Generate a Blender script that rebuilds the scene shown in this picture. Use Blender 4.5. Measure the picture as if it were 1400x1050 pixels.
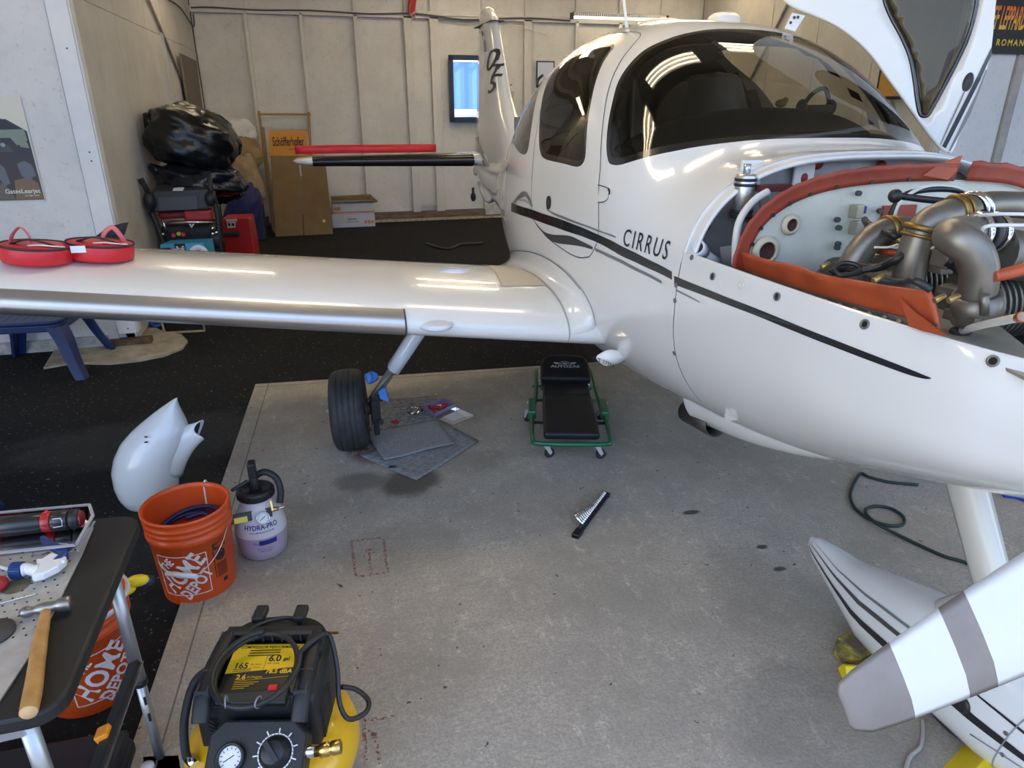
import bpy, bmesh, math, random
from math import sin, cos, pi, radians as rad
from mathutils import Vector as V, Matrix
from mathutils.geometry import delaunay_2d_cdt
random.seed(7)
SC = bpy.context.scene
COL = SC.collection
for o in list(bpy.data.objects):
    bpy.data.objects.remove(o)

# ------------------------------------------------------------------ camera
CAM = V((0, 0, 1.75)); FPX = 945.0
YAW, PIT = rad(15), rad(22)
FW = V((sin(YAW)*cos(PIT), cos(YAW)*cos(PIT), -sin(PIT)))
RT = V((cos(YAW), -sin(YAW), 0)); UP = RT.cross(FW)
cd = bpy.data.cameras.new('camera'); cd.sensor_width = 36; cd.lens = FPX/1400*36; cd.clip_start = .02; cd.clip_end = 300
co = bpy.data.objects.new('camera', cd); COL.objects.link(co)
co.matrix_world = Matrix(((RT.x, UP.x, -FW.x, CAM.x), (RT.y, UP.y, -FW.y, CAM.y), (RT.z, UP.z, -FW.z, CAM.z), (0, 0, 0, 1)))
SC.camera = co

# ------------------------------------------------------------------ world, sun, exposure
SC.view_settings.view_transform = 'Standard'; SC.view_settings.look = 'None'
SC.view_settings.exposure = -0.10; SC.view_settings.gamma = 1; SC.view_settings.use_curve_mapping = False
wd = bpy.data.worlds.new('sky'); SC.world = wd; wd.use_nodes = True
nt = wd.node_tree; nt.nodes.clear()
sky = nt.nodes.new('ShaderNodeTexSky'); sky.sky_type = 'NISHITA'; sky.sun_disc = False
sky.sun_elevation = rad(46); sky.sun_rotation = rad(-80); sky.air_density = 1.0; sky.dust_density = 1.5
bgn = nt.nodes.new('ShaderNodeBackground'); bgn.inputs[1].default_value = 0.72
wo = nt.nodes.new('ShaderNodeOutputWorld')
hz_ = nt.nodes.new('ShaderNodeMix'); hz_.data_type = 'RGBA'; hz_.blend_type = 'ADD'; hz_.inputs[0].default_value = 1
hz_.inputs[7].default_value = (.62, .58, .52, 1)          # bright thin cloud over the blue
nt.links.new(sky.outputs[0], hz_.inputs[6]); nt.links.new(hz_.outputs[2], bgn.inputs[0]); nt.links.new(bgn.outputs[0], wo.inputs[0])
sl = bpy.data.lights.new('sun', 'SUN'); sl.energy = 9.0; sl.angle = rad(.55); sl.color = (1, .94, .84)
so = bpy.data.objects.new('sun', sl); COL.objects.link(so)
SUND = V((-.78, .16, .72)).normalized()          # towards the sun: over the hangar's left end, never through the doorway
so.rotation_euler = SUND.to_track_quat('Z', 'Y').to_euler()
# portal on the hangar doorway: guides sky sampling only, emits nothing
pl = bpy.data.lights.new('doorway_portal', 'AREA'); pl.shape = 'RECTANGLE'; pl.size = 13; pl.size_y = 3.9
pl.cycles.is_portal = True
po = bpy.data.objects.new('doorway_portal', pl); COL.objects.link(po)
po.location = (1.7, -.55, 1.98); po.rotation_euler = (rad(90), 0, 0)   # faces +Y, into the hangar

# ------------------------------------------------------------------ measuring helpers (photo pixel -> real point at a known plane)
def ray(x, y): return FW + RT*((x-700)/FPX) + UP*((525-y)/FPX)
def gz(x, y, z=0.0):
    d = ray(x, y); return CAM + d*((z-CAM.z)/d.z)
def gy(x, y, Y):
    d = ray(x, y); return CAM + d*(Y/d.y)
def gx(x, y, X):
    d = ray(x, y); return CAM + d*(X/d.x)
def gp(x, y, p0, n):
    d = ray(x, y); n = V(n); return CAM + d*((V(p0)-CAM).dot(n)/d.dot(n))

# ------------------------------------------------------------------ object helpers
ORG = {}
def thing(name, label, cat, loc, group=None, rotz=0.0):
    o = bpy.data.objects.new(name, None); COL.objects.link(o)
    o.empty_display_size = .1
    o.location = loc; o.rotation_euler = (0, 0, rotz); o['label'] = label; o['category'] = cat
    if group: o['group'] = group
    ORG[o] = V(loc); return o
def tag(o, label=None, cat=None, group=None, kind=None):
    for k, v in (('label', label), ('category', cat), ('group', group), ('kind', kind)):
        if v: o[k] = v
    return o
def frame(loc, x=None, z=None):
    """4x4 frame with given x direction and z direction"""
    z = V(z or (0, 0, 1)).normalized(); x = V(x or (1, 0, 0)); x = (x - z*x.dot(z)).normalized(); y = z.cross(x)
    return Matrix(((x.x, y.x, z.x, loc[0]), (x.y, y.y, z.y, loc[1]), (x.z, y.z, z.z, loc[2]), (0, 0, 0, 1)))
def spline(pts, n=6, closed=False):
    P = [V(p) for p in pts]; N = len(P); out = []
    segs = N if closed else N-1
    for i in range(segs):
        if closed: a, b, c, d = P[i-1], P[i], P[(i+1) % N], P[(i+2) % N]
        else: a, b, c, d = P[max(i-1, 0)], P[i], P[i+1], P[min(i+2, N-1)]
        for k in range(n):
            t = k/n
            out.append(.5*((2*b)+(c-a)*t+(2*a-5*b+4*c-d)*t*t+(3*b-a-3*c+d)*t**3))
    if not closed: out.append(P[-1])
    return out

class MB:
    def __init__(s): s.v = []; s.f = []; s.mi = []; s.sm = []
    def add(s, vs, fs, m=0, smooth=False, M=None):
        b = len(s.v)
        s.v += [(M @ V(p)) if M is not None else V(p) for p in vs]
        s.f += [tuple(i+b for i in f) for f in fs]
        s.mi += [m]*len(fs); s.sm += [smooth]*len(fs); return s
    def box(s, c, size, rz=0.0, m=0, M=None):
        x, y, z = [q/2 for q in size]
        vs = [V((a*x, b*y, d*z)) for d in (-1, 1) for b in (-1, 1) for a in (-1, 1)]
        R = Matrix.Rotation(rz, 3, 'Z'); vs = [R @ p + V(c) for p in vs]
        return s.add(vs, [(0, 2, 3, 1), (4, 5, 7, 6), (0, 1, 5, 4), (2, 6, 7, 3), (0, 4, 6, 2), (1, 3, 7, 5)], m, False, M)
    def bar(s, p0, p1, w, h, up=(0, 0, 1), m=0):
        p0, p1 = V(p0), V(p1); d = (p1-p0); L = d.length; d.normalize()
        u = V(up); u = (u - d*u.dot(d)).normalized(); x = d.cross(u)
        M = Matrix(((d.x, x.x, u.x, (p0.x+p1.x)/2), (d.y, x.y, u.y, (p0.y+p1.y)/2), (d.z, x.z, u.z, (p0.z+p1.z)/2), (0, 0, 0, 1)))
        return s.box((0, 0, 0), (L, w, h), 0, m, M)
    def cyl(s, p0, p1, r0, r1=None, seg=16, cap=True, m=0, smooth=True):
        r1 = r0 if r1 is None else r1
        p0, p1 = V(p0), V(p1); d = (p1-p0).normalized()
        a = d.orthogonal().normalized(); b = d.cross(a)
        vs = []
        for p, r in ((p0, r0), (p1, r1)):
            vs += [p + a*(r*cos(2*pi*i/seg)) + b*(r*sin(2*pi*i/seg)) for i in range(seg)]
        s.add(vs, [(i, (i+1) % seg, seg+(i+1) % seg, seg+i) for i in range(seg)], m, smooth)
        if cap:
            s.add(vs[:seg], [tuple(range(seg-1, -1, -1))], m); s.add(vs[seg:], [tuple(range(seg))], m)
        return s
    def tube(s, pts, r, seg=8, closed=False, cap=True, m=0, n=0, flat=1.0):
        P = spline(pts, n, closed) if n else [V(p) for p in pts]
        N = len(P); vs = []; fs = []
        rr = r if isinstance(r, (list, tuple)) else None
        prev = None
        for i, p in enumerate(P):
            if closed: t = P[(i+1) % N]-P[i-1]
            else: t = P[min(i+1, N-1)]-P[max(i-1, 0)]
            t.normalize()
            if prev is None: a = t.orthogonal().normalized() if abs(t.z) > .9 else V((0, 0, 1)).cross(t).normalized()
            else: a = (prev - t*prev.dot(t)).normalized()
            prev = a; b = t.cross(a)
            if rr:
                q = i/(max(N-1, 1))*(len(rr)-1); k = min(int(q), len(rr)-2); R_ = rr[k]+(rr[k+1]-rr[k])*(q-k)
            else: R_ = r
            vs += [p + a*(R_*cos(2*pi*j/seg)) + b*(R_*flat*sin(2*pi*j/seg)) for j in range(seg)]
        for i in range(N if closed else N-1):
            for j in range(seg):
                i2 = (i+1) % N
                fs.append((i*seg+j, i*seg+(j+1) % seg, i2*seg+(j+1) % seg, i2*seg+j))
        s.add(vs, fs, m, True)
        if cap and not closed:
            s.add(vs[:seg], [tuple(range(seg-1, -1, -1))], m); s.add(vs[-seg:], [tuple(range(seg))], m)
        return s
    def lathe(s, prof, M=None, seg=32, m=0, smooth=True, close=False):
        n = len(prof); vs = []; fs = []
        for j in range(seg):
            a = 2*pi*j/seg; vs += [V((r*cos(a), r*sin(a), z)) for r, z in prof]
        for j in range(seg):
            k = (j+1) % seg
            for i in range(n if close else n-1):
                i2 = (i+1) % n
                fs.append((j*n+i, k*n+i, k*n+i2, j*n+i2))
        return s.add(vs, fs, m, smooth, M)
    def prism(s, poly, h, M=None, m=0, smooth=False):
        n = len(poly)
        h0, h1 = (h if isinstance(h, tuple) else (0, h))
        vs = [V((p[0], p[1], h0)) for p in poly]+[V((p[0], p[1], h1)) for p in poly]
        s.add(vs, [(i, (i+1) % n, n+(i+1) % n, n+i) for i in range(n)], m, smooth, M)
        s.add(vs, [tuple(range(n-1, -1, -1)), tuple(range(n, 2*n))], m, False, M); return s
    def ball(s, c, r, seg=16, rings=10, M=None, m=0):
        r = (r, r, r) if not isinstance(r, (tuple, list)) else r
        vs = []; fs = []
        for i in range(rings+1):
            a = pi*i/rings
            for j in range(seg):
                b = 2*pi*j/seg
                vs.append(V((c[0]+r[0]*sin(a)*cos(b), c[1]+r[1]*sin(a)*sin(b), c[2]+r[2]*cos(a))))
        for i in range(rings):
            for j in range(seg): fs.append((i*seg+j, (i+1)*seg+j, (i+1)*seg+(j+1) % seg, i*seg+(j+1) % seg))
        return s.add(vs, fs, m, True, M)
    def grid(s, fn, nu, nv, cu=False, m=0, smooth=True, M=None):
        vs = [V(fn(i/(nu if cu else nu-1), j/(nv-1))) for i in range(nu) for j in range(nv)]
        fs = []
        for i in range(nu if cu else nu-1):
            for j in range(nv-1):
                k = (i+1) % nu
                fs.append((i*nv+j, k*nv+j, k*nv+j+1, i*nv+j+1))
        return s.add(vs, fs, m, smooth, M)
    def build(s, name, mats, parent=None, bevel=0, seg=2, loc=None, local=False, weld=True, normals=None, solid=0):
        me = bpy.data.meshes.new(name)
        org = V(loc) if loc else (ORG.get(parent, V((0, 0, 0))) if parent and not local else V((0, 0, 0)))
        me.from_pydata([tuple(p-org) for p in s.v], [], s.f)
        if not isinstance(mats, (list, tuple)): mats = [mats]
        for q in mats: me.materials.append(q)
        me.polygons.foreach_set('material_index', s.mi)
        me.polygons.foreach_set('use_smooth', s.sm)
        if weld and normals is None:
            b = bmesh.new(); b.from_mesh(me); bmesh.ops.remove_doubles(b, verts=b.verts, dist=2e-5); bmesh.ops.delete(b, geom=[v for v in b.verts if not v.link_faces], context='VERTS')
            bmesh.ops.recalc_face_normals(b, faces=b.faces); b.to_mesh(me); b.free()
        me.update()
        if normals is not None: me.normals_split_custom_set_from_vertices([tuple(n) for n in normals])
        o = bpy.data.objects.new(name, me); COL.objects.link(o)
        if loc: o.location = loc
        if parent:
            o.parent = parent; ORG[o] = ORG.get(parent, V((0, 0, 0)))
        if solid:
            q = o.modifiers.new('solid', 'SOLIDIFY'); q.thickness = solid; q.offset = -1
        if bevel:
            q = o.modifiers.new('bevel', 'BEVEL'); q.width = bevel; q.segments = seg; q.limit_method = 'ANGLE'; q.angle_limit = rad(40)
            q.harden_normals = False
        return o
def dup(o, loc=None, rotz=None, label=None):
    r = o.copy(); COL.objects.link(r); ORG[r] = ORG.get(o, V((0, 0, 0)))
    if loc is not None: r.location = loc
    if rotz is not None: r.rotation_euler = (0, 0, rotz)
    if label: r['label'] = label
    for ch in list(o.children):
        c = ch.copy(); COL.objects.link(c); c.parent = r
        for g in list(ch.children):
            d = g.copy(); COL.objects.link(d); d.parent = c
    return r

def text_polys(body, size=1.0, bold=0.0, align='CENTER', xs=1.0, slices=0.0, shear=0.0, space=1.0):
    cu = bpy.data.curves.new('txt', 'FONT'); cu.body = body; cu.size = size; cu.align_x = align; cu.align_y = 'CENTER'
    cu.offset = bold*size; cu.shear = shear; cu.resolution_u = 3; cu.space_character = space
    ob = bpy.data.objects.new('txt', cu); COL.objects.link(ob)
    bpy.context.view_layer.update()
    me = bpy.data.meshes.new_from_object(ob.evaluated_get(bpy.context.evaluated_depsgraph_get()))
    bpy.data.objects.remove(ob); bpy.data.curves.remove(cu)
    b = bmesh.new(); b.from_mesh(me); bpy.data.meshes.remove(me)
    if slices:
        xsv = [v.co.x for v in b.verts]
        if xsv:
            x = min(xsv)+slices
            while x < max(xsv):
                bmesh.ops.bisect_plane(b, geom=b.verts[:]+b.edges[:]+b.faces[:], plane_co=(x, 0, 0), plane_no=(1, 0, 0)); x += slices
    b.verts.ensure_lookup_table(); b.verts.index_update()
    vs = [(v.co.x*xs, v.co.y) for v in b.verts]; fs = [tuple(v.index for v in f.verts) for f in b.faces]
    b.free(); return vs, fs
def add_text(mb, body, fn, size, m=0, **k):
    """fn maps flat (x, y) to a point in space"""
    vs, fs = text_polys(body, size, **k)
    mb.add([fn(x, y) for x, y in vs], fs, m)
def flat(M, h=.0008): return lambda x, y: M @ V((x, y, h))

# ------------------------------------------------------------------ materials
MATS = {}
def mat(name, col, rough=.5, metal=0.0, coat=0.0, var=0.0, vscale=8.0, bump=0.0, bscale=60.0, emit=None, estr=1.0, spec=.5, col2=None, stretch=None, trans=0.0, alpha=1.0, detail=5.0, c0=.35, c1=.7, rvar=0.0):
    if name in MATS: return MATS[name]
    m = bpy.data.materials.new(name); m.use_nodes = True; n = m.node_tree; L = n.links
    p = n.nodes['Principled BSDF']
    p.inputs['Base Color'].default_value = (*col, 1); p.inputs['Roughness'].default_value = rough; p.inputs['Metallic'].default_value = metal
    p.inputs['Coat Weight'].default_value = coat; p.inputs['Coat Roughness'].default_value = .04
    p.inputs['Specular IOR Level'].default_value = spec
    if trans: p.inputs['Transmission Weight'].default_value = trans
    if alpha < 1: p.inputs['Alpha'].default_value = alpha
    if emit: p.inputs['Emission Color'].default_value = (*emit, 1); p.inputs['Emission Strength'].default_value = estr
    if var or bump or col2 or rvar:
        tc = n.nodes.new('ShaderNodeTexCoord'); mp = n.nodes.new('ShaderNodeMapping')
        if stretch: mp.inputs['Scale'].default_value = stretch
        L.new(tc.outputs['Object'], mp.inputs[0])
        if var or col2 or rvar:
            nz = n.nodes.new('ShaderNodeTexNoise'); nz.inputs['Scale'].default_value = vscale; nz.inputs['Detail'].default_value = detail; nz.inputs['Roughness'].default_value = .6
            L.new(mp.outputs[0], nz.inputs['Vector'])
            cr = n.nodes.new('ShaderNodeValToRGB')
            e = cr.color_ramp.elements; e[0].position = c0; e[1].position = c1
            c2 = col2 or tuple(min(1, c*(1+var)) for c in col)
            c1_ = col if col2 else tuple(c*(1-var) for c in col)
            e[0].color = (*c1_, 1); e[1].color = (*c2, 1)
            L.new(nz.outputs['Fac'], cr.inputs[0])
            if var or col2: L.new(cr.outputs[0], p.inputs['Base Color'])
            if rvar:
                mr = n.nodes.new('ShaderNodeMapRange'); mr.inputs[3].default_value = rough-rvar; mr.inputs[4].default_value = rough+rvar
                L.new(nz.outputs['Fac'], mr.inputs[0]); L.new(mr.outputs[0], p.inputs['Roughness'])
        if bump:
            nb = n.nodes.new('ShaderNodeTexNoise'); nb.inputs['Scale'].default_value = bscale; nb.inputs['Detail'].default_value = 4
            L.new(mp.outputs[0], nb.inputs['Vector'])
            bp = n.nodes.new('ShaderNodeBump'); bp.inputs['Strength'].default_value = bump; bp.inputs['Distance'].default_value = .01
            L.new(nb.outputs['Fac'], bp.inputs['Height']); L.new(bp.outputs[0], p.inputs['Normal'])
    MATS[name] = m; return m
def glass_mat(name, tint, refl=1.0, rough=0.0):
    m = bpy.data.materials.new(name); m.use_nodes = True; n = m.node_tree; n.nodes.clear(); L = n.links
    tr = n.nodes.new('ShaderNodeBsdfTransparent'); tr.inputs[0].default_value = (*tint, 1)
    gl = n.nodes.new('ShaderNodeBsdfGlossy'); gl.inputs['Roughness'].default_value = rough
    fr = n.nodes.new('ShaderNodeFresnel'); fr.inputs[0].default_value = 1.5
    mx = n.nodes.new('ShaderNodeMixShader'); ou = n.nodes.new('ShaderNodeOutputMaterial')
    mu = n.nodes.new('ShaderNodeMath'); mu.operation = 'MULTIPLY'; mu.inputs[1].default_value = refl
    L.new(fr.outputs[0], mu.inputs[0]); L.new(mu.outputs[0], mx.inputs[0])
    L.new(tr.outputs[0], mx.inputs[1]); L.new(gl.outputs[0], mx.inputs[2]); L.new(mx.outputs[0], ou.inputs[0])
    return m

WHITE = mat('white_gloss_paint', (.73, .725, .71), .22, coat=.6, var=.015, vscale=3)
WHITE_B = mat('white_fairing_paint', (.69, .70, .71), .25, coat=.5, var=.02, vscale=5)
BLACKP = mat('black_stripe', (.012, .012, .013), .25, coat=.4)
GREYP = mat('grey_stripe', (.17, .175, .18), .3, coat=.3)
BLACK = mat('black_plastic', (.014, .014, .016), .45, bump=.05, bscale=300)
BLACKR = mat('black_rubber', (.02, .02, .022), .6, var=.25, vscale=20)
DARK = mat('dark_grey_plastic', (.045, .047, .052), .5)
STEEL = mat('bare_steel', (.55, .55, .56), .3, 1.0, var=.08, vscale=40)
CHROME = mat('chrome', (.75, .75, .77), .12, 1.0)
ALU = mat('brushed_aluminium', (.62, .63, .65), .38, 1.0, var=.06, vscale=25, stretch=(1, 1, 12))
BRASS = mat('brass', (.65, .45, .16), .28, 1.0)
RED = mat('red_plastic', (.55, .02, .02), .4)
WHITEP = mat('white_plastic', (.78, .78, .78), .4)
YELLOWP = mat('yellow_paint', (.78, .50, .01), .4, var=.08, vscale=9)

# ================================================================== SETTING
def wall_mat(name, base, dirt, streak=(1, 1, 1), amt=.55):
    m = bpy.data.materials.new(name); m.use_nodes = True; n = m.node_tree; L = n.links; p = n.nodes['Principled BSDF']
    tc = n.nodes.new('ShaderNodeTexCoord'); mp = n.nodes.new('ShaderNodeMapping'); mp.inputs['Scale'].default_value = streak
    L.new(tc.outputs['Object'], mp.inputs[0])
    def noise_(sc, det, vec): 
        q = n.nodes.new('ShaderNodeTexNoise'); q.inputs['Scale'].default_value = sc; q.inputs['Detail'].default_value = det; q.inputs['Roughness'].default_value = .65
        L.new(vec, q.inputs['Vector']); return q.outputs['Fac']
    def ramp(f, a, b, lo=0, hi=1):
        r = n.nodes.new('ShaderNodeMapRange'); r.inputs[1].default_value = a; r.inputs[2].default_value = b; r.inputs[3].default_value = lo; r.inputs[4].default_value = hi; r.interpolation_type = 'SMOOTHSTEP'
        L.new(f, r.inputs[0]); return r.outputs[0]
    big = ramp(noise_(1.3, 6, tc.outputs['Object']), .35, .72, 0, amt)
    fleck = ramp(noise_(34, 5, mp.outputs[0]), .60, .70, 0, .42)
    mid = ramp(noise_(9, 6, mp.outputs[0]), .48, .75, 0, .45)
    def mix(f, a, b):
        x = n.nodes.new('ShaderNodeMix'); x.data_type = 'RGBA'; L.new(f, x.inputs[0])
        for sock, c in ((x.inputs[6], a), (x.inputs[7], b)):
            if isinstance(c, tuple): sock.default_value = (*c, 1)
            else: L.new(c, sock)
        return x.outputs[2]
    c = mix(big, base, tuple(base[i]*.62+dirt[i]*.38 for i in range(3)))
    c = mix(mid, c, tuple(base[i]*.6+dirt[i]*.4 for i in range(3)))
    c = mix(fleck, c, dirt)
    L.new(c, p.inputs['Base Color']); p.inputs['Roughness'].default_value = .75
    bp = n.nodes.new('ShaderNodeBump'); bp.inputs['Strength'].default_value = .25; bp.inputs['Distance'].default_value = .01
    L.new(noise_(45, 4, mp.outputs[0]), bp.inputs['Height']); L.new(bp.outputs[0], p.inputs['Normal'])
    MATS[name] = m; return m
WALLM = wall_mat('painted_plywood', (.66, .65, .61), (.22, .20, .17))
WALLL = wall_mat('grimy_painted_plywood', (.60, .58, .54), (.24, .21, .18), (1, 2.2, .5), .8)
WALLF = wall_mat('white_painted_board', (.72, .73, .74), (.30, .29, .27), (1, 1, 1), .3)
STUDM = wall_mat('painted_stud', (.63, .62, .58), (.25, .22, .18), (3, 3, .6), .5)
TRIMM = mat('white_trim', (.74, .76, .79), .5, var=.04, vscale=6)
WOODD = mat('dirty_wood', (.16, .12, .085), .8, var=.5, vscale=14, stretch=(.4, 4, 4))

def struct(name, mb, m, parent=None, **k):
    o = mb.build(name, m, parent, **k)
    if parent is None: o['kind'] = 'structure'
    return o

# --- ground materials
def ground_mat(name, base, tint, speck, stains=(), brush=None, rough=.85, bump=.3, speck_t=(.66, .72), speck_s=55, blotch=.5):
    m = bpy.data.materials.new(name); m.use_nodes = True; n = m.node_tree; L = n.links; p = n.nodes['Principled BSDF']
    tc = n.nodes.new('ShaderNodeTexCoord'); O = tc.outputs['Object']
    def mapped(s):
        mp = n.nodes.new('ShaderNodeMapping'); mp.inputs['Scale'].default_value = s; mp.inputs['Rotation'].default_value = (0, 0, rad(4)); L.new(O, mp.inputs[0]); return mp.outputs[0]
    def nz(sc, det, vec, ro=.6):
        q = n.nodes.new('ShaderNodeTexNoise'); q.inputs['Scale'].default_value = sc; q.inputs['Detail'].default_value = det; q.inputs['Roughness'].default_value = ro
        L.new(vec, q.inputs['Vector']); return q.outputs['Fac']
    def ramp(f, a, b, lo=0, hi=1):
        r = n.nodes.new('ShaderNodeMapRange'); r.interpolation_type = 'SMOOTHSTEP'
        r.inputs[1].default_value = a; r.inputs[2].default_value = b; r.inputs[3].default_value = lo; r.inputs[4].default_value = hi
        L.new(f, r.inputs[0]); return r.outputs[0]
    def mix(f, a, b):
        x = n.nodes.new('ShaderNodeMix'); x.data_type = 'RGBA'
        if isinstance(f, float): x.inputs[0].default_value = f
        else: L.new(f, x.inputs[0])
        for sock, c in ((x.inputs[6], a), (x.inputs[7], b)):
            if isinstance(c, tuple): sock.default_value = (*c, 1)
            else: L.new(c, sock)
        return x.outputs[2]
    def mul(a, b):
        q = n.nodes.new('ShaderNodeMath'); q.operation = 'MULTIPLY'
        L.new(a, q.inputs[0])
        if isinstance(b, float): q.inputs[1].default_value = b
        else: L.new(b, q.inputs[1])
        return q.outputs[0]
    c = mix(ramp(nz(1.6, 8, O, .7), .36, .68, 0, blotch), base, tint)
    if brush:
        c = mix(ramp(nz(9, 5, mapped((1.2, 26, 1)), .8), .44, .62, 0, .7), c, tuple(q*.66 for q in base))
        c = mix(ramp(nz(4, 8, mapped((3, 1.6, 1)), .85), .53, .68, 0, .6), c, tuple(min(1, q*1.6) for q in base))
        c = mix(ramp(nz(15, 5, O, .7), .58, .8, 0, .45), c, tuple(q*.6 for q in base))
        c = mix(ramp(nz(110, 4, O, .8), .40, .62, 0, .75), c, tuple(q*.58 for q in base))
        c = mix(ramp(nz(34, 2, O, .5), .735, .755, 0, .85), c, (.045, .04, .036))
    c = mix(ramp(nz(speck_s, 3, O), *speck_t, 0, .8), c, speck)
    for (x, y, rx, ry, st, colr) in stains:
        mp = n.nodes.new('ShaderNodeMapping'); mp.vector_type = 'TEXTURE'
        mp.inputs['Location'].default_value = (x, y, 0); mp.inputs['Scale'].default_value = (rx, ry, 1)
        L.new(O, mp.inputs[0])
        ln = n.nodes.new('ShaderNodeVectorMath'); ln.operation = 'LENGTH'; L.new(mp.outputs[0], ln.inputs[0])
        ad = n.nodes.new('ShaderNodeMath'); ad.operation = 'MULTIPLY_ADD'; L.new(nz(7, 4, O), ad.inputs[0]); ad.inputs[1].default_value = .7; L.new(ln.outputs['Value'], ad.inputs[2])
        c = mix(ramp(ad.outputs[0], 1.5, .95, 0, st), c, colr)
    L.new(c, p.inputs['Base Color']); p.inputs['Roughness'].default_value = rough; p.inputs['Specular IOR Level'].default_value = .3
    bp = n.nodes.new('ShaderNodeBump'); bp.inputs['Strength'].default_value = bump; bp.inputs['Distance'].default_value = .012
    L.new(nz(120 if not brush else 70, 5, O), bp.inputs['Height']); L.new(bp.outputs[0], p.inputs['Normal'])
    MATS[name] = m; return m
OIL = (.075, .06, .045)
ASPH = ground_mat('black_asphalt', (.0085, .0088, .0098), (.017, .0172, .018), (.26, .25, .235), speck_t=(.635, .70), speck_s=48, bump=.9, rough=.95,
    stains=[(-1.0, 3.9, .9, .35, .35, (.10, .097, .09)), (-.75, 3.0, .3, .6, .25, (.09, .087, .08))])
CONC = ground_mat('brushed_concrete', (.50, .455, .390), (.27, .248, .215), (.5, .49, .47), brush=True, speck_t=(.7, .76), speck_s=30, blotch=.75,
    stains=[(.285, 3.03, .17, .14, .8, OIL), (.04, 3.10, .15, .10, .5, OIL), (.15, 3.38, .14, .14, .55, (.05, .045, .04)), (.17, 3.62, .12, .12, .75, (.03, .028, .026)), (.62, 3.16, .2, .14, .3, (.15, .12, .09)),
            (1.5, 1.7, .25, .5, .3, (.16, .15, .135)), (1.35, 1.25, .35, .3, .38, (.13, .12, .105)), (1.52, 1.36, .03, .03, .9, (.07, .065, .06)), (1.5, 2.42, .05, .02, .9, (.05, .05, .045)), (1.64, 1.95, .035, .018, .9, (.05, .05, .045)), (1.66, 2.1, .03, .018, .9, (.05, .05, .045)),
            (1.9, 3.3, .5, .5, .3, (.17, .16, .145)), (.2, 2.5, .3, .2, .25, (.19, .17, .14)), (.75, 3.9, .25, .3, .28, (.16, .15, .135))])
APRON = ground_mat('apron_concrete', (.46, .43, .37), (.38, .35, .30), (.5, .48, .44), blotch=.5)

mb = MB(); mb.add([(-9, -.5, 0), (12, -.5, 0), (12, 12, 0), (-9, 12, 0)], [(0, 1, 2, 3)])
struct('floor', mb, ASPH, weld=False)
# concrete slab let into the asphalt, a hair proud of it
A, B_ = V((-.55, 4.60, 0)), V((9.5, 3.78, 0)); C_, D_ = V((9.5, -.5, 0)), V((-.80, -.5, 0))
mb = MB(); mb.prism([(A.x, A.y), (D_.x, D_.y), (C_.x, C_.y), (B_.x, B_.y)], (-.05, .012))
slab = struct('floor', mb, CONC)
SZ = .012
grv = mat('saw_cut', (.16, .15, .135), .9)
e1 = (D_-A).normalized(); e2 = (B_-A).normalized()
mb = MB(); mb.bar(A+e2*.085+e1*.0+V((0, 0, .0115)), A+e2*.085+e1*5.1+V((0, 0, .0115)), .006, .002); mb.build('joint', grv, slab)
mb = MB(); mb.bar(A+e1*.055+V((0, 0, .0115)), A+e1*.055+e2*9.9+V((0, 0, .0115)), .006, .002); mb.build('joint', grv, slab)
# red paint marks sprayed on the slab
rp = mat('worn_red_paint', (.33, .10, .08), .9); nn = rp.node_tree; pb = nn.nodes['Principled BSDF']
tz = nn.nodes.new('ShaderNodeTexNoise'); tz.inputs['Scale'].default_value = 90; tz.inputs['Detail'].default_value = 3
tcn = nn.nodes.new('ShaderNodeTexCoord'); nn.links.new(tcn.outputs['Object'], tz.inputs['Vector'])
mr = nn.nodes.new('ShaderNodeMapRange'); mr.inputs[1].default_value = .46; mr.inputs[2].default_value = .6; mr.inputs[4].default_value = .75
nn.links.new(tz.outputs['Fac'], mr.inputs[0]); nn.links.new(mr.outputs[0], pb.inputs['Alpha'])
def floor_mark(lines, w=.012):
    mb = MB()
    for a, b in lines:
        a = gz(*a, SZ); b = gz(*b, SZ); d = (b-a).normalized(); s = V((-d.y, d.x, 0))*w/2; h = V((0, 0, .0009))
        mb.add([a-s+h, b-s+h, b+s+h, a+s+h], [(0, 1, 2, 3)])
    mb.build('paint_mark', rp, slab, weld=False)
floor_mark([((480, 740), (487, 789)), ((480, 740), (524, 735)), ((524, 735), (530, 783)), ((487, 789), (530, 783)), ((504, 752), (508, 788)), ((496, 762), (504, 750)), ((504, 750), (515, 759))])
floor_mark([((476, 612), (479, 625)), ((490, 612), (494, 626)), ((500, 614), (506, 622)), ((479, 625), (510, 618)), ((478, 618), (506, 614))], .03)
floor_mark([((497, 985), (500, 1045)), ((497, 985), (540, 980)), ((512, 1000), (520, 1045)), ((506, 1012), (512, 998))])
# pale footing round the corner post
mb = MB(); mb.prism([tuple(gz(*p)[:2]) for p in ((60, 505), (100, 498), (150, 499), (190, 495), (225, 488), (250, 478), (257, 468), (248, 459), (225, 455), (190, 440), (100, 440))], (-.03, .015))
struct('floor', mb, mat('pale_concrete', (.40, .37, .29), .9, var=.25, vscale=9, bump=.3))
# apron outside
mb = MB(); mb.add([(-60, -60, -.02), (60, -60, -.02), (60, -.5, -.02), (-60, -.5, -.02)], [(0, 1, 2, 3)]); struct('floor', mb, APRON, weld=False)

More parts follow.
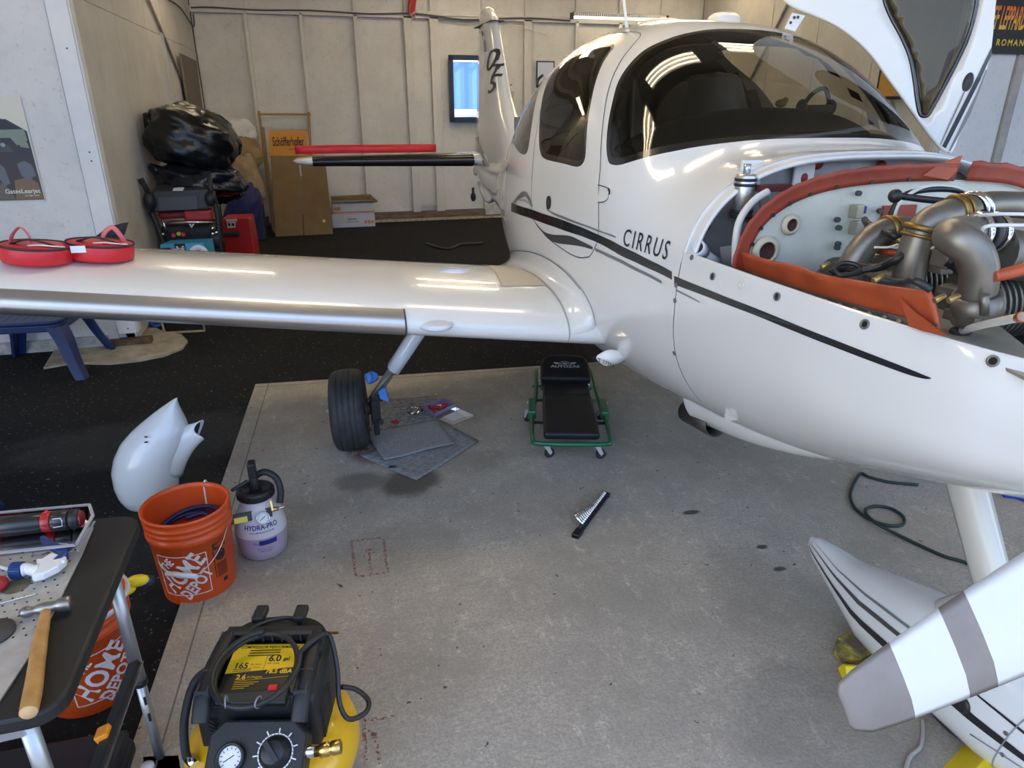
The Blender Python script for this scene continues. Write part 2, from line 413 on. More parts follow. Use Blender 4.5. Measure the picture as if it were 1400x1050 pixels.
# --- back wall (Y = 11.5)
YB = 11.5; XL, XR = -1.5, 6.34; CEIL = 4.1
mb = MB(); mb.box(((XL+XR)/2, YB+.09, CEIL/2), (XR-XL+.3, .06, CEIL)); wb = struct('wall_back', mb, WOODD)
studs = [(-.79, .05), (-.04, .05), (.72, .055), (1.48, .12), (1.87, .13), (2.62, .05), (3.33, .12), (4.13, .055), (4.86, .055), (5.58, .055)]
edges = [XL]+[s[0] for s in studs]+[XR]
RAIL = 2.97
for i in range(len(edges)-1):
    a, b = edges[i], edges[i+1]
    for z0, z1 in ((.14, RAIL), (RAIL, CEIL)):
        mb = MB(); off = random.uniform(-.004, .004)
        mb.box(((a+b)/2, YB+.05+off, (z0+z1)/2), (b-a-.012, .02, z1-z0-.008)); mb.build('panel', WALLM, wb)
for x, w in studs:
    mb = MB(); mb.box((x, YB+.0, RAIL/2+.02), (w, .10, RAIL-.06)); mb.build('stud', STUDM, wb, bevel=.004)
    mb = MB(); mb.box((x, YB+.012, (RAIL+CEIL)/2), (w*.8, .045, CEIL-RAIL-.05)); mb.build('stud', STUDM, wb, bevel=.004)
mb = MB(); mb.box(((XL+XR)/2, YB-.005, RAIL), (XR-XL, .09, .075)); mb.build('girt', STUDM, wb, bevel=.004)
mb = MB(); mb.box((2.35, YB-.06, RAIL+.03), (1.45, .03, .055)); mb.build('girt_splice', STUDM, wb, bevel=.004)
mb = MB(); mb.box((1.68, YB-.01, .24), (.5, .03, .035)); mb.build('blocking', STUDM, wb)
cab = mat('dirty_cable', (.10, .09, .08), .6)
pts = [(XL+.03, YB-.06, 2.98), (-1.2, YB-.07, 2.99), (-.6, YB-.065, 2.975), (.1, YB-.07, 2.99), (.9, YB-.065, 2.97), (1.6, YB-.09, 2.99), (2.3, YB-.09, 2.93), (2.95, YB-.08, 2.965), (3.4, YB-.07, 2.98), (4.0, YB-.07, 2.96)]
mb = MB(); mb.tube(pts, .011, 6, n=5); mb.build('cable', cab, wb)
mb = MB(); mb.tube([(2.75, YB-.07, 2.98), (3.05, YB-.09, 2.9), (3.6, YB-.09, 2.75)], .006, 5, n=5); mb.build('cable', mat('white_cable', (.6, .58, .52), .6), wb)
mb = MB(); mb.box(((.6+XR)/2, YB-.03, .075), (XR-.6, .07, .13)); bb = struct('baseboard_back', mb, WOODD, bevel=.006)
mb = MB(); mb.box((1.9, YB-.075, .02), (2.6, .05, .035), rad(.6)); mb.build('debris_strip', mat('straw', (.42, .34, .22), .9, var=.4, vscale=40), bb)
mb = MB(); mb.box((2.86, YB-.075, .14), (.5, .02, .17)); mb.build('patch_plate', mat('whitewashed', (.52, .50, .46), .8, var=.25, vscale=12), bb)

# --- recess left wall (X = -1.5), front left wall (Y = 5.77), their mirror on the right
def quadwall(name, p0, p1, z0, z1, m, n, parent=None, th=.06):
    p0, p1 = V((*p0, 0)), V((*p1, 0)); d = (p1-p0).normalized(); nrm = V(n)
    mb = MB(); mb.add([p0+V((0, 0, z0)), p1+V((0, 0, z0)), p1+V((0, 0, z1)), p0+V((0, 0, z1))]+[q-nrm*th for q in (p0+V((0, 0, z0)), p1+V((0, 0, z0)), p1+V((0, 0, z1)), p0+V((0, 0, z1)))],
        [(0, 1, 2, 3), (7, 6, 5, 4), (0, 4, 5, 1), (1, 5, 6, 2), (2, 6, 7, 3), (3, 7, 4, 0)])
    return struct(name, mb, m, parent)
wl = quadwall('wall_left', (XL-.02, 5.77), (XL-.02, YB+.1), 0, CEIL, WALLL, (1, 0, 0))
for a, b in ((5.80, 7.02), (7.02, 8.24), (8.24, 8.98), (8.98, 10.2), (10.2, 11.46)):
    for z0, z1 in ((.04, 2.44), (2.44, CEIL)):
        mb = MB(); mb.box((XL-.008, (a+b)/2, (z0+z1)/2), (.016, b-a-.005, z1-z0-.005)); mb.build('panel', WALLL, wl)
mb = MB(); mb.bar((XL+.012, 8.98, .02), (XL+.012, 8.98, CEIL), .045, .025, (1, 0, 0)); mb.build('batten', STUDM, wl)
mb = MB(); mb.bar((XL+.02, 8.35, 2.82), (XL+.02, 11.3, 1.2), .035, .02, (1, 0, 0)); mb.build('diagonal_brace', mat('grey_wood', (.30, .27, .23), .8, var=.3, vscale=10), wl)
mb = MB(); mb.tube([(XL+.03, 9.6, 2.86), (XL+.04, 10.4, 2.86), (XL+.04, 11.3, 2.74), (XL+.05, 11.42, 2.9)], .011, 6, n=5); mb.build('cable', cab, wl)
wf = quadwall('wall_front_left', (-7.5, 5.77), (XL-.01, 5.77), 0, CEIL, WALLF, (0, -1, 0))
for a, b in ((-4.1, -2.87), (-2.87, XL-.13)):
    mb = MB(); mb.box(((a+b)/2, 5.76, CEIL/2+.03), (b-a-.004, .02, CEIL-.06)); mb.build('panel', WALLF, wf)
mb = MB(); mb.box((XL-.06, 5.745, CEIL/2+.05), (.13, .03, CEIL-.1)); mb.box((XL+.005, 5.80, CEIL/2+.05), (.02, .1, CEIL-.1)); t1 = struct('trim_1', mb, TRIMM, bevel=.003)
sc_ = MB()
for z in (.14, .26, .7, 1.38, 1.44, 2.1): sc_.cyl((XL-.05, 5.728, z), (XL-.05, 5.732, z), .006, seg=8)
sc_.build('screw', DARK, t1)
mb = MB(); mb.box((XL-.05, 5.74, .035), (.3, .09, .05)); struct('trim_2', mb, mat('rusty_plate', (.12, .07, .045), .8, var=.4, vscale=20), bevel=.004)
mb = MB(); mb.box((-5, 5.74, .05), (6.6, .03, .09)); struct('baseboard_left', mb, mat('flaked_board', (.5, .49, .46), .8, var=.35, vscale=16))
wr = quadwall('wall_right', (XR+.02, YB+.1), (5.85, 5.85), 0, CEIL, WALLL, (-1, 0, 0))
dR = (V((5.85, 5.85, 0))-V((XR, YB, 0))).normalized()
for i in range(5):
    a = V((XR-.005, YB, 0))+dR*(1.13*i+.01); b = V((XR-.005, YB, 0))+dR*(1.13*(i+1)-.005)
    mb = MB(); mb.bar(a+V((0, 0, CEIL/2)), b+V((0, 0, CEIL/2)), .02, CEIL-.02); mb.build('panel', WALLL, wr)
for s0, s1, z0, z1 in ((.4, 3.2, .4, 3.6), (3.6, 5.4, 3.7, 1.2)):
    a = V((XR-.03, YB, z0))+dR*s0; b = V((XR-.03, YB, z1))+dR*s1
    mb = MB(); mb.bar(a, b, .02, .05, (1, 0, 0)); mb.build('diagonal_brace', MATS['grey_wood'], wr)
wfr = quadwall('wall_front_right', (5.85, 5.8), (11.2, 5.8), 0, CEIL, WALLF, (0, -1, 0))
for a, b in ((5.86, 6.52), (6.63, 7.8), (7.8, 9.0)):
    mb = MB(); mb.box(((a+b)/2, 5.79, CEIL/2), (b-a-.004, .02, CEIL-.04)); mb.build('panel', WALLF, wfr)
mb = MB(); mb.box((6.575, 5.775, CEIL/2), (.10, .05, CEIL-.04)); mb.build('stud', mat('grey_primed_wood', (.42, .40, .36), .7, var=.15, vscale=10), wfr, bevel=.004)
quadwall('wall_side_left', (-7.5, -.55), (-7.5, 5.9), 0, CEIL, WALLF, (1, 0, 0))
quadwall('wall_side_right', (11.2, 5.9), (11.2, -.55), 0, CEIL, WALLF, (-1, 0, 0))
# header over the doorway and roof deck with purlins
mb = MB(); mb.box((1.85, -.5, CEIL-.08), (18.8, .14, .16)); struct('trim_3', mb, WALLM)
mb = MB(); mb.box((1.85, 5.6, CEIL+.05), (19.4, 12.4, .1)); ce = struct('ceiling', mb, mat('ceiling_boards', (.50, .46, .38), .85, var=.12, vscale=3))
for i in range(9):
    mb = MB(); mb.box((1.85, .5+i*1.25, CEIL-.07), (18.6, .07, .14)); mb.build('purlin', mat('timber', (.42, .34, .23), .8, var=.2, vscale=8), ce)

# ================================================================== LAMPS OF THE HANGAR AND ADDED REAR FILL LAMPS
TUBE = mat('lit_tube', (1, .9, .7), .4, emit=(1, .82, .56), estr=25.0)
TUBE2 = mat('lit_led', (1, .95, .85), .4, emit=(1, .86, .62), estr=4.0)
FIXM = mat('fixture_enamel', (.7, .69, .65), .35)
def ceiling_lamp(loc, rz, label):
    t = thing('ceiling_light', label, 'ceiling light', loc, 'warm triple tube lights under the roof', rz)
    mb = MB(); mb.box((0, 0, .05), (1.24, .42, .05)); mb.build('housing', FIXM, t, bevel=.006, local=True)
    for k in (-.13, 0, .13):
        mb = MB(); mb.cyl((-.58, k, .0), (.58, k, .0), .019, seg=12); mb.build('tube', TUBE, t, local=True)
    for k in (-.6, .6):
        mb = MB(); mb.box((k, 0, .0), (.03, .4, .05)); mb.build('lamp_holder', FIXM, t, local=True)
    for k in (-.5, .5):
        mb = MB(); mb.cyl((k, 0, .07), (k, 0, CEIL-loc[2]-.13), .006, seg=6); mb.build('hanger_rod', STEEL, t, local=True)
LAMPS = [((1.45, 3.42, 3.55), 0, 'over the cabin'), ((3.15, 3.78, 3.55), 0, 'over the left wing root'), ((-.1, 3.05, 3.55), 0, 'over the right wing'), ((2.0, 7.5, 3.6), 0, 'over the rear cabin, added as fill'), ((4.3, 8.6, 3.6), 0, 'over the tail, added as fill'), ((2.3, 9.9, 3.6), 0, 'in front of the back wall, added as fill'), ((5.3, 10.0, 3.6), 0, 'in the back right corner, added as fill'), ((-.85, 8.7, 3.6), 0, 'in the back left corner, added as fill'), ((-4.0, 2.4, 3.55), 0, 'over the right wing tip')]  # the rear five are added fill lamps to brighten the back wall
for l, r, nm in LAMPS:
    ceiling_lamp(l, r, 'warm three-tube ceiling light hung from the roof '+nm)

# LED bar on the back wall
t = thing('shop_light', 'long silver linear light with glowing strip on the back wall girt', 'light', (4.8, YB-.14, 2.99))
mb = MB(); mb.box((4.8, YB-.13, 3.045), (1.62, .09, .05)); mb.build('reflector', CHROME, t, bevel=.004)
mb = MB(); mb.cyl((4.02, YB-.16, 3.0), (5.58, YB-.16, 3.0), .016, seg=10); mb.build('lit_strip', TUBE2, t)
for x in (4.0, 5.6):
    mb = MB(); mb.box((x, YB-.14, 3.02), (.03, .1, .09)); mb.build('end_cap', BLACK, t)
fin = MB()
for i in range(44): fin.box((4.05+i*.035, YB-.18, 3.045), (.006, .012, .042))
f_ = fin.build('fins', ALU, t); f_['kind'] = 'stuff'

# ================================================================== PICTURES AND PRINTS ON THE WALLS
def panel_poly(mb, pts, M, m, h): mb.prism(pts, (h-.0008, h), M, m)
# mirror in a black frame on the back wall
mx0, mx1, mz0, mz1 = 2.06, 2.70, 1.50, 2.45
MT = frame(((mx0+mx1)/2, YB-.07, (mz0+mz1)/2), (1, 0, 0), (0, -1, -.02))
t = thing('wall_mirror', 'black framed mirror on the back wall reflecting a blue corrugated wall', 'mirror', ((mx0+mx1)/2, YB-.05, mz0))
mirm = mat('mirror_glass', (.86, .88, .9), .0, 1.0)
mb = MB(); mb.prism([(-.26, -.42), (.26, -.42), (.26, .42), (-.26, .42)], (-.008, .004), MT); mb.build('mirror_pane', mirm, t)
mb = MB()
for c, s in (((-.285, 0), (.07, .95)), ((.285, 0), (.07, .95)), ((0, .44), (.64, .07)), ((0, -.44), (.64, .07))): mb.box((c[0], c[1], .005), (s[0], s[1], .035), 0, 0, MT)
mb.build('frame', mat('black_frame', (.012, .012, .015), .3), t, bevel=.003)
paper = mat('old_paper', (.62, .58, .55), .8, var=.06, vscale=12)
ink = mat('black_ink', (.015, .015, .015), .7)
# aircraft print
PX = frame((3.045, YB+.022, 1.95), (1, 0, 0), (0, -1, 0))
t = thing('print', 'pinkish paper print of a small dark aircraft between fin and cabin', 'poster', (3.045, YB+.02, 1.76))
mb = MB(); mb.prism([(-.095, -.19), (.095, -.19), (.095, .19), (-.095, .19)], .004, PX); mb.build('sheet', paper, t)
mb = MB(); mb.prism([(-.06, .115), (-.02, .105), (.0, .09), (.03, .1), (.055, .1), (.04, .088), (.012, .08), (.0, .068), (-.01, .085), (-.03, .095)], (.004, .005), PX)
for k in range(7): mb.box((0, .03-.02*k, .0045), (.05 if k < 2 else .14, .006, .001), 0, 0, PX)
mb.build('ink', ink, t)
# small framed notice half hidden behind the cabin
PX = frame((3.62, YB-.03, 2.2), (1, 0, 0), (0, -1, 0))
t = thing('framed_notice', 'small black framed notice on the back wall above the cabin rear', 'notice', (3.62, YB-.03, 2.02))
mb = MB(); mb.box((0, 0, 0), (.3, .38, .012), 0, 0, PX); mb.build('frame', MATS['black_frame'], t)
mb = MB(); mb.box((0, 0, .008), (.26, .34, .006), 0, 0, PX); mb.build('sheet', mat('blue_white_sheet', (.55, .6, .72), .3), t)
# cockpit poster on the front left wall
PX = frame((-2.32, 5.742, 1.46), (1, 0, 0), (0, -1, 0))
t = thing('poster', 'unframed poster of a jet cockpit on the white wall at left', 'poster', (-2.32, 5.74, 1.12))
w2, h2 = .42, .34
mb = MB(); mb.prism([(-w2, -h2), (w2, -h2), (w2-.0, h2), (-w2, h2)], .002, PX); mb.build('sheet', mat('poster_cream', (.70, .68, .58), .35), t)
mb = MB()
panel_poly(mb, [(-w2, .20), (.30, .20), (w2-.02, .13), (w2-.01, .12), (w2-.005, -h2+.005), (-w2, -h2+.005)], PX, 0, .0030)
panel_poly(mb, [(-w2, .33), (-.1, .33), (.08, .29), (.25, .22), (.37, .13), (-w2, .13)], PX, 1, .0034)
panel_poly(mb, [(-w2, .12), (.395, .135), (.40, .06), (.33, .03), (.30, .08), (-w2, .08)], PX, 2, .0038)
panel_poly(mb, [(.32, .09), (.395, .05), (.40, .01), (.35, .02)], PX, 2, .0040)
panel_poly(mb, [(-w2, .07), (.2, .07), (.28, .03), (.3, -.01), (-w2, -.02)], PX, 3, .0038)
panel_poly(mb, [(-w2, -.03), (.10, -.03), (.17, -.06), (.22, -.12), (.23, -.22), (.19, -.24), (.16, -.15), (.10, -.1), (-w2, -.09)], PX, 4, .0038)
panel_poly(mb, [(.30, -.09), (.35, -.07), (.39, -.1), (.40, -.17), (.35, -.2), (.31, -.17)], PX, 4, .0038)
panel_poly(mb, [(.26, -.2), (.35, -.18), (.40, -.22), (.412, -.33), (.24, -.33)], PX, 5, .0036)
panel_poly(mb, [(-w2, -.15), (.12, -.17), (.22, -.26), (.24, -.33), (-w2, -.33)], PX, 6, .0034)
for i in range(6): mb.cyl(PX @ V((.02+.045*i, .035, .0038)), PX @ V((.02+.045*i, .035, .0042)), .014, seg=12, m=7)
mb.build('print', [mat('poster_dark', (.02, .02, .024), .3), mat('poster_hood', (.008, .008, .01), .3), mat('poster_green', (.22, .27, .2), .3), mat('poster_panel', (.05, .055, .07), .3), mat('poster_seat', (.11, .13, .17), .3), mat('poster_tan', (.18, .12, .06), .3), mat('poster_floor', (.12, .10, .08), .3), mat('poster_dial', (.3, .33, .36), .3)], t)
mb = MB(); add_text(mb, 'GatesLearjet 55', lambda x, y: PX @ V((.32+x, -.275+y, .0046)), .042, bold=.01)
add_text(mb, 'the flight deck', lambda x, y: PX @ V((.345+x, -.305+y, .0046)), .016)
mb.build('lettering', WHITEP, t)
# rock tour poster on the right
PX = frame((6.45, 5.735, 2.52), (1, 0, 0), (0, -1, 0))
t = thing('tour_poster', 'black poster with jagged orange lettering on the right wall beside the raised door', 'poster', (6.80, 5.77, 2.19))
mb = MB(); mb.prism([(-.36, -.33), (.36, -.33), (.36, .33), (-.36, .33)], .004, PX); mb.build('sheet', mat('poster_black', (.006, .006, .007), .35), t)
def orange_grad():
    m = mat('flame_orange', (.75, .2, .02), .4); n = m.node_tree; tc = n.nodes.new('ShaderNodeTexCoord'); sp = n.nodes.new('ShaderNodeSeparateXYZ')
    n.links.new(tc.outputs['Object'], sp.inputs[0]); mr = n.nodes.new('ShaderNodeMapRange'); mr.inputs[1].default_value = .18; mr.inputs[2].default_value = .40
    n.links.new(sp.outputs['Z'], mr.inputs[0]); cr = n.nodes.new('ShaderNodeValToRGB'); e = cr.color_ramp.elements
    e[0].color = (.9, .55, .05, 1); e[1].color = (.75, .12, .01, 1); n.links.new(mr.outputs[0], cr.inputs[0]); n.links.new(cr.outputs[0], n.nodes['Principled BSDF'].inputs['Base Color']); return m
mb = MB(); add_text(mb, 'DEF LEPPARD', lambda x, y: PX @ V((-.20+x, -.04+y*3.4, .005)), .078, bold=.02, shear=.12, xs=.95); mb.build('lettering', orange_grad(), t)
mb = MB(); add_text(mb, 'ROMANIA', lambda x, y: PX @ V((-.05+x, -.235+y, .005)), .075, bold=.02, space=1.35, xs=1.0); mb.build('lettering', mat('letter_yellow', (.8, .55, .03), .4), t)
mb = MB(); mb.prism([(-.36, .34), (.36, .34), (.36, .36), (-.36, .36)], .004, PX); mb.build('white_margin', WHITEP, t)
# orange picture glimpsed under the raised door
PX = frame((5.55, 6.6, 2.05), (-.15, -1, 0), (-1, .15, 0)); 
t = thing('framed_picture', 'orange picture in a black frame behind the raised cabin door', 'picture', (5.83, 6.8, 1.8))
PX = frame((5.79, 6.42, 1.98), (.085, -1, 0), (-1, -.085, 0))
mb = MB(); mb.box((0, 0, .03), (.42, .36, .02), 0, 0, PX); mb.build('frame', MATS['black_frame'], t)
mb = MB(); mb.box((0, 0, .043), (.36, .30, .006), 0, 0, PX); mb.build('print', mat('orange_art', (.55, .24, .04), .5, col2=(.25, .22, .05), vscale=4), t)
# flag hung on the girt
t = MB(); t.grid(lambda u, v: (1.50+.10*u+.02*sin(v*5), YB-.12+.02*sin(u*9+v*4), 3.42-.44*v-.05*u*v), 8, 12)
o = t.build('pennant', mat('red_cloth', (.42, .05, .05), .8, col2=(.6, .5, .45), vscale=9, c0=.55, c1=.6), solid=.003, loc=(1.55, YB-.12, 3.0)); tag(o, 'crumpled red and white cloth pennant hanging from the back girt', 'flag')
# building across the apron, seen in the mirror
t = thing('hangar_building', 'blue corrugated hangar front across the apron, seen only in the mirror', 'building', (12, -26, 0))
mb = MB(); N = 220; vs = []; fs = []
for i in range(N+1):
    x = -18+60*i/N; y = -26+(.06 if i % 4 in (1, 2) else 0); vs += [(x, y, 0), (x, y, 6.2)]
fs = [(2*i, 2*i+1, 2*i+3, 2*i+2) for i in range(N)]
mb.add(vs, fs); mb.build('corrugated_front', mat('blue_steel', (.12, .26, .62), .5), t, weld=False)
for z in (2.9, 6.2):
    mb = MB(); mb.box((12, -25.88, z), (60, .05, .12)); mb.build('white_rail', WHITEP, t)
mb = MB(); mb.box((12, -30, 6.3), (60.5, 8.2, .15)); mb.build('roof', mat('pale_roof', (.5, .5, .5), .5), t)

# ================================================================== AIRPLANE
CL = 1.73
PLANE = thing('airplane', 'white low-wing propeller airplane with open engine bay and raised cabin door', 'airplane', (CL, 1.22, 0))
ST = [  # y, half width, z of max width, z top, z bottom, top exponent, bottom exponent
(0.62,.34,1.16,1.36,1.09,2.4,2.1),(0.72,.47,1.16,1.42,1.03,2.6,2.1),(0.90,.55,1.14,1.48,.955,2.8,2.1),(1.20,.605,1.12,1.54,.835,2.9,2.1),
(1.60,.635,1.12,1.58,.69,3.0,2.1),(1.97,.655,1.11,1.612,.605,3.0,2.1),(2.26,.685,1.10,1.650,.57,3.2,2.1),(2.40,.70,1.11,1.77,.555,3.2,2.15),
(2.60,.715,1.12,1.925,.54,3.1,2.2),(2.85,.73,1.13,2.045,.52,2.9,2.2),(3.20,.74,1.13,2.108,.51,2.65,2.2),(3.60,.735,1.12,2.112,.50,2.6,2.2),
(4.00,.69,1.11,2.055,.51,2.5,2.2),(4.50,.595,1.10,1.90,.56,2.35,2.1),(5.00,.48,1.10,1.68,.64,2.2,2.1),(5.60,.36,1.10,1.45,.72,2.,2.),
(6.40,.24,1.10,1.30,.82,2.,2.),(7.20,.15,1.11,1.22,.92,2.,2.),(7.90,.05,1.12,1.18,1.02,2.,2.)]
def _herm():
    xs = [s[0] for s in ST]; out = []
    for k in range(1, 7):
        ys = [s[k] for s in ST]; h = [xs[i+1]-xs[i] for i in range(len(xs)-1)]; d = [(ys[i+1]-ys[i])/h[i] for i in range(len(h))]
        m = [d[0]]+[(d[i-1]*h[i]+d[i]*h[i-1])/(h[i]+h[i-1]) for i in range(1, len(h))]+[d[-1]]
        out.append((ys, m, h))
    return xs, out
_XS, _HM = _herm()
_cache = {}
def prm(Y):
    k = round(Y, 5)
    if k in _cache: return _cache[k]
    i = 0
    while i < len(_XS)-2 and Y > _XS[i+1]: i += 1
    r = []
    for ys, m, h in _HM:
        t = (Y-_XS[i])/h[i]
        r.append((2*t**3-3*t*t+1)*ys[i]+(t**3-2*t*t+t)*h[i]*m[i]+(-2*t**3+3*t*t)*ys[i+1]+(t**3-t*t)*h[i]*m[i+1])
    _cache[k] = r; return r
def sgp(a, e): return math.copysign(abs(a)**e, a)
def S(t, Y, off=0.0):
    """point on the fuselage skin: t 0 = roof, -pi..0 the right side; Y = station"""
    w, zc, zt, zb, n1, n2 = prm(Y); c, s = cos(t), sin(t); n = n1 if c >= 0 else n2
    p = V((CL+w*sgp(s, 2/n), Y, zc+(zt-zc if c >= 0 else zc-zb)*sgp(c, 2/n)))
    if off: p += SN(t, Y)*off
    return p
def SN(t, Y):
    e = 2e-3; n = (S(t+e, Y)-S(t-e, Y)).cross(S(t, min(Y+e, 7.9))-S(t, Y-e))
    if n.length < 1e-12: return V((0, 0, 1))
    n.normalize(); w, zc, zt, zb, *_ = prm(Y)
    o = S(t, Y)-V((CL, Y, zc))
    return n if n.dot(o) > 0 else -n
def inside(p):
    if not .62 < p.y < 7.9: return False
    w, zc, zt, zb, n1, n2 = prm(p.y); x = abs(p.x-CL)/w; dz = p.z-zc
    return x**n1+(dz/(zt-zc))**n1 < 1 if dz >= 0 else x**n2+(-dz/(zc-zb))**n2 < 1
def tY(p):
    w, zc, zt, zb, n1, n2 = prm(p.y); dz = p.z-zc; n = n1 if dz >= 0 else n2
    s = sgp((p.x-CL)/w, n/2); c = sgp(dz/(zt-zc if dz >= 0 else zc-zb), n/2)
    return (math.atan2(s, c), p.y)
def hit(x, y):
    d = ray(x, y); a = .8
    while a < 9 and not inside(CAM+d*a): a += .01
    lo, hi = a-.01, a
    for _ in range(22):
        m = (lo+hi)/2
        if inside(CAM+d*m): hi = m
        else: lo = m
    return tY(CAM+d*hi)
def onskin(pts, off=0.0): return [S(t, y, off) for t, y in pts]
KT = .6
def sm(loop, n=4): return [(p.x, p.y) for p in spline([V((a, b, 0)) for a, b in loop], n, True)]
def inset(loop, d):
    """shrink a closed (t, Y) loop by d metres"""
    N = len(loop); P = [V((a*KT, b)) for a, b in loop]; area = sum(P[i-1].x*P[i].y-P[i].x*P[i-1].y for i in range(N)); sg = 1 if area > 0 else -1
    out = []
    for i in range(N):
        e = (P[(i+1) % N]-P[i-1]).normalized(); q = P[i]+V((-e.y, e.x))*(d*sg); out.append((q.x/KT, q.y))
    return out
def pip(x, y, L):
    r = False; j = len(L)-1
    for i in range(len(L)):
        xi, yi = L[i]; xj, yj = L[j]
        if (yi > y) != (yj > y) and x < (xj-xi)*(y-yi)/(yj-yi)+xi: r = not r
        j = i
    return r
def bb(L): return (min(p[0] for p in L), max(p[0] for p in L), min(p[1] for p in L), max(p[1] for p in L))

# outlines in (t, Y), read off the skin
WS_R = [hit(*p) for p in [(990, 38), (950, 43), (908, 55), (880, 69), (858, 91), (845, 112), (837, 140), (831, 172), (829, 200), (831, 218), (836, 225), (850, 225), (875, 217.5), (905, 210), (940, 203), (1000, 194.5), (1050, 190)]]
WS_R[0] = (0, 2.835); WS_R[-1] = (0, 2.243)
WS = sm(WS_R+[(-t, y) for t, y in WS_R[-2:0:-1]], 3)
FWIN = sm([hit(*p) for p in [(737, 195), (738, 160), (742, 132), (750, 108), (762, 92), (783, 78), (806, 67)]]+[(-.54, 3.12), (-.57, 3.03)]+[hit(*p) for p in [(825, 85), (815, 110), (808, 140), (803, 172), (801, 205), (799, 219), (793, 227), (782, 227), (760, 221.5), (743, 216), (738.5, 207)]], 3)
RWIN = sm([(-1.26, 3.52), (-1.19, 3.51), (-1.05, 3.58), (-.88, 3.72), (-.76, 3.86), (-.73, 3.98), (-.78, 4.10), (-.90, 4.2), (-1.05, 4.22), (-1.14, 4.14), (-1.21, 3.9), (-1.26, 3.66)], 3)
DOOR = sm([hit(*p) for p in [(818, 325), (818.5, 285), (819, 250), (821, 225), (825, 164), (835, 113), (851, 80), (866, 61)]]+[(-.40, 2.98), (-.40, 3.2), (-.42, 3.5), (-.5, 3.66), (-.66, 3.66), (-.85, 3.56), (-1.05, 3.455), (-1.25, 3.385)]+[hit(*p) for p in [(727, 255), (727, 290), (733, 306), (750, 326), (770, 341), (788, 351), (800, 352), (809, 347)]], 3)
mir = lambda L: [(-t, y) for t, y in L]
WS_I, FW_I, RW_I = inset(WS, .024), inset(FWIN, .016), inset(RWIN, .016)
LRW, LRW_I = mir(RWIN), mir(RW_I)
LDOOR = mir(DOOR)
loops = [WS, WS_I, FWIN, FW_I, RWIN, RW_I, DOOR, LDOOR, LRW, LRW_I]
pts = []; edges_ = []
for L in loops:
    b = len(pts); pts += [V((a*KT, c)) for a, c in L]; edges_ += [(b+i, b+(i+1) % len(L)) for i in range(len(L))]
Y0 = 1.97
border = []
NT = 96
ys = [Y0]
while ys[-1] < 7.88: ys.append(ys[-1]+(.05 if ys[-1] < 4.6 else .12))
ys[-1] = 7.9
near = {}
for p in pts:
    near.setdefault((int(p.x/.03), int(p.y/.03)), []).append(p)
def close(x, y):
    i, j = int(x/.03), int(y/.03)
    return any((q.x-x)**2+(q.y-y)**2 < 1.6e-4 for a in (-1, 0, 1) for b in (-1, 0, 1) for q in near.get((i+a, j+b), ()))
for Y in ys:
    for k in range(NT+1):
        t = -pi+2*pi*k/NT
        if not close(t*KT, Y): pts.append(V((t*KT, Y)))
vo, eo, fo, *_ = delaunay_2d_cdt(pts, edges_, [], 0, 1e-6)
regs = [('trimw', WS, WS_I), ('glassw', WS_I, None), ('trimf', FWIN, FW_I), ('glassf', FW_I, None), ('trimr', RWIN, RW_I), ('glassr', RW_I, None), ('triml', LRW, LRW_I), ('glassl', LRW_I, None), ('door', DOOR, None), ('hole', LDOOR, None)]
boxes = [bb(r[1]) for r in regs]
faces = {r[0]: [] for r in regs}; faces['body'] = []
for f in fo:
    cx = sum(vo[i].x for i in f)/len(f)/KT; cy = sum(vo[i].y for i in f)/len(f); key = 'body'
    for (nm, L, hole), B in zip(regs, boxes):
        if B[0] < cx < B[1] and B[2] < cy < B[3] and pip(cx, cy, L) and not (hole and pip(cx, cy, hole)):
            key = nm; break
    faces[key].append(f)
P3 = [S(v.x/KT, v.y) for v in vo]; N3 = [SN(v.x/KT, min(max(v.y, Y0+.003), 7.88)) for v in vo]
def skin(name, key, m, parent, off=0.0, solid=0):
    ids = sorted({i for f in faces[key] for i in f}); mp = {a: b for b, a in enumerate(ids)}
    mb = MB(); fl = []
    for f in faces[key]:
        f = [mp[i] for i in f]; a, b, c = (P3[ids[f[0]]], P3[ids[f[1]]], P3[ids[f[2]]])
        n = (b-a).cross(c-a)
        if n.dot(N3[ids[f[0]]]) < 0: f = f[::-1]
        if n.length > 1e-10: fl.append(f)
    mb.add([P3[i]+N3[i]*off for i in ids], fl, 0, True)
    return mb.build(name, m, parent, normals=[N3[i] for i in ids], solid=solid)
TINT = glass_mat('tinted_acrylic', (.46, .44, .38), 1.3)
TINTS = glass_mat('dark_tinted_acrylic', (.30, .285, .25), 1.5)
FRIT = mat('black_window_band', (.01, .01, .011), .2, coat=.5)
skin('fuselage', 'body', WHITE, PLANE)
DR = skin('cabin_door', 'door', WHITE, PLANE)
w_ = skin('windshield', 'glassw', TINT, PLANE); skin('window_seal', 'trimw', FRIT, w_)
w_ = skin('window_pane', 'glassf', TINTS, DR); skin('window_seal', 'trimf', FRIT, DR)
w_ = skin('side_window', 'glassr', TINTS, PLANE); skin('window_seal', 'trimr', FRIT, w_)
w_ = skin('side_window', 'glassl', TINTS, PLANE); skin('window_seal', 'triml', FRIT, w_)

